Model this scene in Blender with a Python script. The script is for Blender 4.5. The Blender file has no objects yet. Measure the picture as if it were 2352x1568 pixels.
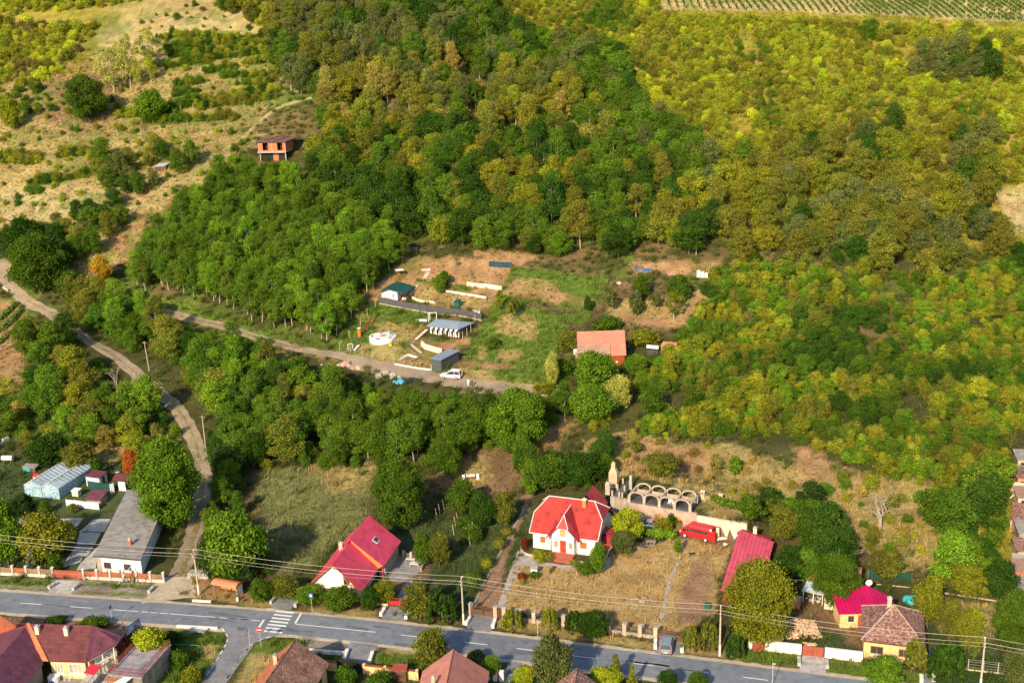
import bpy, math, random
import numpy as np
from mathutils import Vector, Matrix
R_ = math.radians
SC = bpy.context.scene
COL = SC.collection
rnd = random.Random(7)

# ------------------------------------------------------------------ camera
F_PX, PITCH, ROLL, CAMZ = 2700.0, R_(17.5), R_(2.0), 90.0
fw = np.array([0, math.cos(PITCH), -math.sin(PITCH)])
up = np.array([0, math.sin(PITCH), math.cos(PITCH)])
rt = np.array([1.0, 0, 0])
RR = rt*math.cos(ROLL) - up*math.sin(ROLL)
UU = up*math.cos(ROLL) + rt*math.sin(ROLL)
cd = bpy.data.cameras.new('camera'); cam = bpy.data.objects.new('camera', cd); COL.objects.link(cam)
cam.matrix_world = Matrix(((RR[0], UU[0], -fw[0], 0), (RR[1], UU[1], -fw[1], 0), (RR[2], UU[2], -fw[2], CAMZ), (0, 0, 0, 1)))
cd.sensor_width = 36; cd.lens = F_PX/2352*36; cd.clip_end = 6000; cd.clip_start = 1
SC.camera = cam
# ------------------------------------------------------------------ light
SUN_EL, SUN_AZ = R_(30), R_(-156)      # azimuth from +Y (camera heading), clockwise: sun stands behind and left of the camera
w = bpy.data.worlds.new('World'); SC.world = w; w.use_nodes = True
nt = w.node_tree; bg = nt.nodes['Background']
sky = nt.nodes.new('ShaderNodeTexSky'); sky.sky_type = 'NISHITA'; sky.sun_disc = False
sky.sun_elevation = SUN_EL; sky.sun_rotation = SUN_AZ
nt.links.new(sky.outputs[0], bg.inputs[0]); bg.inputs[1].default_value = 0.13
sl = bpy.data.lights.new('sun', 'SUN'); sl.energy = 4.8; sl.angle = R_(1.2); sl.color = (1.0, 0.81, 0.55)
so = bpy.data.objects.new('sun', sl); COL.objects.link(so)
sd = Vector((math.sin(SUN_AZ)*math.cos(SUN_EL), math.cos(SUN_AZ)*math.cos(SUN_EL), math.sin(SUN_EL)))
so.rotation_euler = sd.to_track_quat('Z', 'Y').to_euler(); so.location = (0, 0, 300)
SC.view_settings.view_transform = 'Standard'; SC.view_settings.look = 'None'
SC.view_settings.exposure = 0.36; SC.view_settings.gamma = 1
SC.render.resolution_x, SC.render.resolution_y = 1024, 682
SC.cycles.max_bounces = 6; SC.cycles.diffuse_bounces = 3; SC.cycles.transparent_max_bounces = 4

# ------------------------------------------------------------------ terrain
_t = np.array([-4000, 100, 166, 180, 190, 205, 228, 245, 258, 275, 300, 325, 347, 368, 390, 410, 440, 480, 560, 800, 1500, 5000.])
_h = np.array([0, 0, 0, .8, 1.8, 4.5, 8.0, 10.3, 13.5, 19, 27.5, 37, 46.5, 56, 66, 76, 88, 97, 106, 118, 130, 130.])
_tt = np.arange(-100, 1600, 1.0); _hh = np.interp(_tt, _t, _h)
_k = np.hanning(15); _k /= _k.sum(); _hs = np.convolve(np.pad(_hh, 7, 'edge'), _k, 'valid')
_hs[_tt < 168] = 0
def tpar(x, y): return .242*x + .970*y
def spar(x, y): return .970*x - .242*y
# step in the slope behind the wine-cellar wall
def sstep(v, a, b):
    q = np.clip((v-a)/(b-a), 0, 1); return q*q*(3-2*q)
WALL_T = 0.0
def h(x, y):
    x = np.asarray(x, float); y = np.asarray(y, float)
    t = tpar(x, y); s = spar(x, y)
    te = t + np.clip(-s-60, 0, 200)*.12*sstep(t, 230, 330) - np.clip(s-30, 0, 200)*.12*sstep(t, 250, 330)
    z = np.interp(te, _tt, _hs)
    b = sstep(t, 200, 240)
    z = z + b*(1.1*np.sin(x*.055+1)*np.sin(y*.06) + .5*np.sin(x*.17+y*.05) + .35*np.sin(y*.21-x*.09+2))
    # flat shelves of the two garden plots
    if WALL_T:
        u = (x-WO[0])*WC+(y-WO[1])*WS; v = -(x-WO[0])*WS+(y-WO[1])*WC
        m = sstep(u, -.6, 0)*(1-sstep(u, WL, WL+.6))
        front = m*(1-sstep(v, -.1, .2))*sstep(v, -14, -8); z = z*(1-front)+np.minimum(z, .7)*front
        ter = m*sstep(v, -.1, .2)*(1-sstep(v, 5.0, 6.5))*(1-sstep(u, WX, WX+.4)); z = z*(1-ter)+3.5*ter
        back = m*sstep(v, -.1, .2)*(1-ter)*(1-sstep(v, 9, 20)); z = z*(1-back)+np.maximum(z, np.where(u > WX, 3.6, 4.6))*back
    return z
def ray(px, py):
    return fw*F_PX + RR*(px-1176) - UU*(py-784)
def at(px, py):
    """point of the terrain seen at a place of the photograph (2352 x 1568 frame)"""
    d = ray(px, py); d = d/np.linalg.norm(d); k = 60.0; st = 4.0
    while k < 3000:
        p = d*k; 
        if CAMZ+p[2] < float(h(p[0], p[1])): break
        k += st
    a, b = k-st, k
    for _ in range(14):
        m = (a+b)/2; p = d*m
        if CAMZ+p[2] < float(h(p[0], p[1])): b = m
        else: a = m
    p = d*b
    return Vector((p[0], p[1], float(h(p[0], p[1]))))
def atz(px, py, z):
    d = ray(px, py); k = (z-CAMZ)/d[2]; return Vector((d[0]*k, d[1]*k, z))
def proj(x, y, z):
    x = np.asarray(x, float); y = np.asarray(y, float); z = np.asarray(z, float)-CAMZ
    q = y*fw[1]+z*fw[2]; q = np.where(q < 1, 1, q)
    return 1176+F_PX*(x*RR[0]+y*RR[1]+z*RR[2])/q, 784-F_PX*(x*UU[0]+y*UU[1]+z*UU[2])/q
_w0, _w1 = atz(1400, 1183, .9), atz(1715, 1237, .9); _d = _w1-_w0
WL = math.hypot(_d.x, _d.y); WC, WS = _d.x/WL, _d.y/WL; WO = (_w0.x, _w0.y); WX = WL*.66; WALL_T = 1.0

def inpoly(px, py, poly):
    poly = np.array(poly, float); n = len(poly); c = np.zeros(px.shape, bool); j = n-1
    for i in range(n):
        xi, yi = poly[i]; xj, yj = poly[j]
        k = ((yi > py) != (yj > py)) & (px < (xj-xi)*(py-yi)/(yj-yi+1e-9)+xi)
        c ^= k; j = i
    return c
def distline(px, py, pts):
    d = np.full(px.shape, 1e9)
    for (ax, ay), (bx, by) in zip(pts[:-1], pts[1:]):
        vx, vy = bx-ax, by-ay; q = np.clip(((px-ax)*vx+(py-ay)*vy)/(vx*vx+vy*vy+1e-9), 0, 1)
        d = np.minimum(d, np.hypot(px-ax-q*vx, py-ay-q*vy))
    return d
def vnoise(x, y, s, seed=0):
    """smooth value noise, 0..1"""
    x = x/s; y = y/s; xi = np.floor(x).astype(np.int64); yi = np.floor(y).astype(np.int64); fx = x-xi; fy = y-yi
    fx = fx*fx*(3-2*fx); fy = fy*fy*(3-2*fy)
    def hs(a, b):
        n = (a*374761393 + b*668265263 + seed*144665) & 0x7fffffff; n = ((n ^ (n >> 13))*1274126177) & 0x7fffffff
        return ((n ^ (n >> 16)) & 0xffff)/65535.0
    return (hs(xi, yi)*(1-fx)+hs(xi+1, yi)*fx)*(1-fy)+(hs(xi, yi+1)*(1-fx)+hs(xi+1, yi+1)*fx)*fy

# ------------------------------------------------------------------ objects
def tag(o, label=None, cat=None, group=None, kind=None):
    if label: o['label'] = label
    if cat: o['category'] = cat
    if group: o['group'] = group
    if kind: o['kind'] = kind
    return o
def empty(name, loc, rz, label, cat, group=None):
    o = bpy.data.objects.new(name, None); COL.objects.link(o); o.empty_display_size = .3
    o.location = loc; o.rotation_euler = (0, 0, rz); return tag(o, label, cat, group)
def newmesh(name, V, Fc, mats=(), midx=None, smooth=False):
    me = bpy.data.meshes.new(name); V = np.asarray(V, np.float32).reshape(-1, 3)
    if isinstance(Fc, np.ndarray):
        me.vertices.add(len(V)); me.vertices.foreach_set('co', V.ravel())
        n, k = Fc.shape; me.loops.add(n*k); me.loops.foreach_set('vertex_index', Fc.ravel().astype(np.int32))
        me.polygons.add(n); me.polygons.foreach_set('loop_start', np.arange(0, n*k, k, dtype=np.int32))
    else:
        me.from_pydata([tuple(map(float, v)) for v in V], [], Fc)
    for m in mats: me.materials.append(m)
    if midx is not None: me.polygons.foreach_set('material_index', np.asarray(midx, np.int32))
    if smooth: me.polygons.foreach_set('use_smooth', np.ones(len(me.polygons), bool))
    me.update(calc_edges=True); me.validate(); return me
def link(name, me, parent=None, loc=None, rz=0):
    o = bpy.data.objects.new(name, me); COL.objects.link(o)
    if parent is not None: o.parent = parent
    if loc is not None: o.location = loc
    if rz: o.rotation_euler[2] = rz
    return o

class MB:
    """collects faces for one mesh"""
    def __init__(s): s.v = []; s.f = []
    def face(s, pts):
        b = len(s.v); s.v += [tuple(p) for p in pts]; s.f.append(tuple(range(b, b+len(pts)))); return s
    def box(s, x0, x1, y0, y1, z0, z1):
        b = len(s.v); s.v += [(x0,y0,z0),(x1,y0,z0),(x1,y1,z0),(x0,y1,z0),(x0,y0,z1),(x1,y0,z1),(x1,y1,z1),(x0,y1,z1)]
        s.f += [tuple(b+i for i in q) for q in ((0,3,2,1),(4,5,6,7),(0,1,5,4),(1,2,6,5),(2,3,7,6),(3,0,4,7))]; return s
    def slab(s, pts, th):
        """planar polygon given on its top side, thickness th downwards"""
        n = len(pts); b = len(s.v); s.v += [tuple(p) for p in pts] + [(p[0], p[1], p[2]-th) for p in pts]
        s.f.append(tuple(b+i for i in range(n))); s.f.append(tuple(b+n+i for i in reversed(range(n))))
        for i in range(n): j = (i+1) % n; s.f.append((b+i, b+n+i, b+n+j, b+j))
        return s
    def prism(s, poly, z0, z1):
        n = len(poly); b = len(s.v); s.v += [(x, y, z0) for x, y in poly]+[(x, y, z1) for x, y in poly]
        s.f.append(tuple(b+i for i in reversed(range(n)))); s.f.append(tuple(b+n+i for i in range(n)))
        for i in range(n): j = (i+1) % n; s.f.append((b+i, b+j, b+n+j, b+n+i))
        return s
    def xprism(s, prof, x0, x1):
        """profile (y,z) extruded along x"""
        n = len(prof); b = len(s.v); s.v += [(x0, y, z) for y, z in prof]+[(x1, y, z) for y, z in prof]
        s.f.append(tuple(b+i for i in reversed(range(n)))); s.f.append(tuple(b+n+i for i in range(n)))
        for i in range(n): j = (i+1) % n; s.f.append((b+i, b+j, b+n+j, b+n+i))
        return s
    def yprism(s, prof, y0, y1):
        """profile (x,z) extruded along y"""
        n = len(prof); b = len(s.v); s.v += [(x, y0, z) for x, z in prof]+[(x, y1, z) for x, z in prof]
        s.f.append(tuple(b+i for i in range(n))); s.f.append(tuple(b+n+i for i in reversed(range(n))))
        for i in range(n): j = (i+1) % n; s.f.append((b+j, b+i, b+n+i, b+n+j))
        return s
    def tube(s, pts, r, n=6, r1=None):
        pts = [Vector(p) for p in pts]; m = len(pts); b = len(s.v)
        for i, p in enumerate(pts):
            d = (pts[min(i+1, m-1)]-pts[max(i-1, 0)]).normalized()
            a = d.orthogonal().normalized() if i == 0 else (a - d*a.dot(d)).normalized()
            c = d.cross(a); rr = r if r1 is None else r+(r1-r)*i/(m-1)
            for k in range(n):
                q = 2*math.pi*k/n; s.v.append(tuple(p+(a*math.cos(q)+c*math.sin(q))*rr))
        for i in range(m-1):
            for k in range(n):
                k2 = (k+1) % n; s.f.append((b+i*n+k, b+i*n+k2, b+(i+1)*n+k2, b+(i+1)*n+k))
        s.f.append(tuple(b+k for k in reversed(range(n)))); s.f.append(tuple(b+(m-1)*n+k for k in range(n))); return s
    def bar(s, a, b, w, hh=None):
        """square bar between two points"""
        a = Vector(a); b = Vector(b); d = (b-a).normalized(); hh = w if hh is None else hh
        u = Vector((0, 0, 1)).cross(d); u = u.normalized() if u.length > .01 else Vector((1, 0, 0)); v = d.cross(u)
        k = len(s.v)
        for p in (a, b):
            for i, j in ((-1,-1),(1,-1),(1,1),(-1,1)): s.v.append(tuple(p+u*i*w/2+v*j*hh/2))
        s.f += [tuple(k+i for i in q) for q in ((3,2,1,0),(4,5,6,7),(0,1,5,4),(1,2,6,5),(2,3,7,6),(3,0,4,7))]; return s
    def ball(s, c, r, n=8, sz=1.0, jit=0.0, seed=0):
        q = random.Random(seed); b = len(s.v); c = Vector(c)
        for i in range(1, n):
            for k in range(2*n):
                th = math.pi*i/n; ph = math.pi*k/n; rr = r*(1+jit*(q.random()-.5))
                s.v.append((c.x+rr*math.sin(th)*math.cos(ph), c.y+rr*math.sin(th)*math.sin(ph), c.z+rr*sz*math.cos(th)))
        t0 = len(s.v); s.v += [(c.x, c.y, c.z+r*sz), (c.x, c.y, c.z-r*sz)]; m = 2*n
        for i in range(n-2):
            for k in range(m): s.f.append((b+i*m+k, b+(i+1)*m+k, b+(i+1)*m+(k+1) % m, b+i*m+(k+1) % m))
        for k in range(m):
            s.f.append((t0, b+k, b+(k+1) % m)); s.f.append((t0+1, b+(n-2)*m+(k+1) % m, b+(n-2)*m+k))
        return s
    def build(s, name, mat, parent=None, label=None, loc=None, rz=0, smooth=False):
        me = newmesh(name, s.v, s.f, (mat,), smooth=smooth); o = link(name, me, parent, loc, rz)
        if label: o['label'] = label
        return o
def copy_tree(o, parent=None):
    c = o.copy(); COL.objects.link(c)
    if parent is not None: c.parent = parent
    for ch in [k for k in o.children]: copy_tree(ch, c)
    return c

# ------------------------------------------------------------------ materials
def _n(nt, t, **kw):
    n = nt.nodes.new(t)
    for k, v in kw.items(): setattr(n, k, v)
    return n
def mat(name, col, rough=.8, var=.15, scale=3.0, bump=0.0, metal=0.0, stripes=None, tiles=None, col2=None, spec=.3, dirt=0.0, detail=6):
    """stripes=(axis, period, depth, darken) ribs of sheet metal / planks; tiles=(sx, sy, contrast) courses of roof tiles, in local object coordinates"""
    m = bpy.data.materials.new(name); m.use_nodes = True; nt = m.node_tree; L = nt.links.new
    b = nt.nodes['Principled BSDF']; b.inputs['Roughness'].default_value = rough; b.inputs['Metallic'].default_value = metal
    b.inputs['Specular IOR Level'].default_value = spec
    tc = _n(nt, 'ShaderNodeTexCoord'); vec = tc.outputs['Object']
    no = _n(nt, 'ShaderNodeTexNoise'); no.inputs['Scale'].default_value = scale; no.inputs['Detail'].default_value = detail; L(vec, no.inputs['Vector'])
    no2 = _n(nt, 'ShaderNodeTexNoise'); no2.inputs['Scale'].default_value = scale*.17; no2.inputs['Detail'].default_value = 3; L(vec, no2.inputs['Vector'])
    ad = _n(nt, 'ShaderNodeMath', operation='ADD'); L(no.outputs[0], ad.inputs[0]); L(no2.outputs[0], ad.inputs[1])
    mr = _n(nt, 'ShaderNodeMapRange'); mr.inputs[1].default_value = .75; mr.inputs[2].default_value = 1.25
    mr.inputs[3].default_value = 1-var; mr.inputs[4].default_value = 1+var; L(ad.outputs[0], mr.inputs[0])
    fac = mr.outputs[0]
    base = None
    if col2 is not None:
        mx = _n(nt, 'ShaderNodeMix', data_type='RGBA'); mr2 = _n(nt, 'ShaderNodeMapRange'); mr2.inputs[1].default_value = .46; mr2.inputs[2].default_value = .6
        L(no.outputs[0], mr2.inputs[0]); L(mr2.outputs[0], mx.inputs[0]); mx.inputs[6].default_value = (*col, 1); mx.inputs[7].default_value = (*col2, 1); base = mx.outputs[2]
    hgt = None
    if stripes:
        ax, per, dep, dark = stripes
        sp = _n(nt, 'ShaderNodeSeparateXYZ'); L(vec, sp.inputs[0])
        mu = _n(nt, 'ShaderNodeMath', operation='MULTIPLY'); L(sp.outputs['xyz'.index(ax)], mu.inputs[0]); mu.inputs[1].default_value = 1/per
        fr = _n(nt, 'ShaderNodeMath', operation='FRACT'); L(mu.outputs[0], fr.inputs[0])
        pp = _n(nt, 'ShaderNodeMapRange'); pp.inputs[1].default_value = .72; pp.inputs[2].default_value = .86; pp.inputs[3].default_value = 1; pp.inputs[4].default_value = 1-dark
        L(fr.outputs[0], pp.inputs[0]); m2 = _n(nt, 'ShaderNodeMath', operation='MULTIPLY'); L(fac, m2.inputs[0]); L(pp.outputs[0], m2.inputs[1]); fac = m2.outputs[0]
        sn = _n(nt, 'ShaderNodeMath', operation='PINGPONG'); L(fr.outputs[0], sn.inputs[0]); sn.inputs[1].default_value = .5; hgt = (sn.outputs[0], dep)
    if tiles:
        sx, sy, con = tiles
        br = _n(nt, 'ShaderNodeTexBrick'); L(vec, br.inputs['Vector']); br.inputs['Scale'].default_value = 1; br.inputs['Brick Width'].default_value = sx; br.inputs['Row Height'].default_value = sy
        br.inputs['Mortar Size'].default_value = .035; br.inputs['Color1'].default_value = (1, 1, 1, 1); br.inputs['Color2'].default_value = (1-con,)*3+(1,); br.inputs['Mortar'].default_value = (1-1.3*con if con < .75 else .02,)*3+(1,)
        rg = _n(nt, 'ShaderNodeRGBToBW'); L(br.outputs[0], rg.inputs[0])
        m3 = _n(nt, 'ShaderNodeMath', operation='MULTIPLY'); L(fac, m3.inputs[0]); L(rg.outputs[0], m3.inputs[1]); fac = m3.outputs[0]
        hgt = (rg.outputs[0], .03)
    if dirt:
        n3 = _n(nt, 'ShaderNodeTexNoise'); n3.inputs['Scale'].default_value = .9; n3.inputs['Detail'].default_value = 8; L(vec, n3.inputs['Vector'])
        m4 = _n(nt, 'ShaderNodeMapRange'); m4.inputs[1].default_value = .5; m4.inputs[2].default_value = .68; m4.inputs[3].default_value = 1; m4.inputs[4].default_value = 1-dirt; L(n3.outputs[0], m4.inputs[0])
        m5 = _n(nt, 'ShaderNodeMath', operation='MULTIPLY'); L(fac, m5.inputs[0]); L(m4.outputs[0], m5.inputs[1]); fac = m5.outputs[0]
    vm = _n(nt, 'ShaderNodeVectorMath', operation='SCALE')
    if base is None: vm.inputs[0].default_value = col
    else: L(base, vm.inputs[0])
    L(fac, vm.inputs['Scale']); L(vm.outputs[0], b.inputs['Base Color'])
    if bump or hgt:
        bm = _n(nt, 'ShaderNodeBump'); bm.inputs['Distance'].default_value = hgt[1] if hgt else bump; bm.inputs['Strength'].default_value = .6
        L(hgt[0] if hgt else no.outputs[0], bm.inputs['Height']); L(bm.outputs[0], b.inputs['Normal'])
    return m

def leafmat(name, fixed=None, trans=.24):
    m = bpy.data.materials.new(name); m.use_nodes = True; nt = m.node_tree; L = nt.links.new
    nt.nodes.remove(nt.nodes['Principled BSDF']); out = nt.nodes['Material Output']
    if fixed: 
        rgb = _n(nt, 'ShaderNodeRGB'); rgb.outputs[0].default_value = (*fixed, 1); src = rgb.outputs[0]
    else:
        a = _n(nt, 'ShaderNodeAttribute'); a.attribute_type = 'INSTANCER'; a.attribute_name = 'tint'; src = a.outputs['Color']
    g = _n(nt, 'ShaderNodeNewGeometry'); ri = g.outputs['Random Per Island']
    mr = _n(nt, 'ShaderNodeMapRange'); mr.inputs[3].default_value = .55; mr.inputs[4].default_value = 1.55; L(ri, mr.inputs[0])
    at_ = _n(nt, 'ShaderNodeAttribute'); at_.attribute_name = 'clump'; 
    mc = _n(nt, 'ShaderNodeMapRange'); mc.inputs[3].default_value = .75; mc.inputs[4].default_value = 1.25; L(at_.outputs['Fac'], mc.inputs[0])
    mm = _n(nt, 'ShaderNodeMath', operation='MULTIPLY'); L(mr.outputs[0], mm.inputs[0]); L(mc.outputs[0], mm.inputs[1])
    hs = _n(nt, 'ShaderNodeHueSaturation'); hs.inputs['Saturation'].default_value = 1.0; L(src, hs.inputs['Color']); L(mm.outputs[0], hs.inputs['Value'])
    m6 = _n(nt, 'ShaderNodeMapRange'); m6.inputs[3].default_value = .51; m6.inputs[4].default_value = .485; L(at_.outputs['Fac'], m6.inputs[0]); L(m6.outputs[0], hs.inputs['Hue'])
    d = _n(nt, 'ShaderNodeBsdfDiffuse'); t = _n(nt, 'ShaderNodeBsdfTranslucent'); mx = _n(nt, 'ShaderNodeMixShader'); mx.inputs[0].default_value = trans
    L(hs.outputs[0], d.inputs[0]); L(hs.outputs[0], t.inputs[0]); L(d.outputs[0], mx.inputs[1]); L(t.outputs[0], mx.inputs[2]); L(mx.outputs[0], out.inputs['Surface'])
    return m
M = {}
M['leaf'] = leafmat('foliage')
M['bark'] = mat('bark', (.17, .13, .09), .9, .3, 6)
M['palebark'] = mat('pale_bark', (.50, .42, .32), .9, .2, 6)
M['deadwood'] = mat('dead_wood', (.42,.35,.28), .9, .2, 5)
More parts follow.
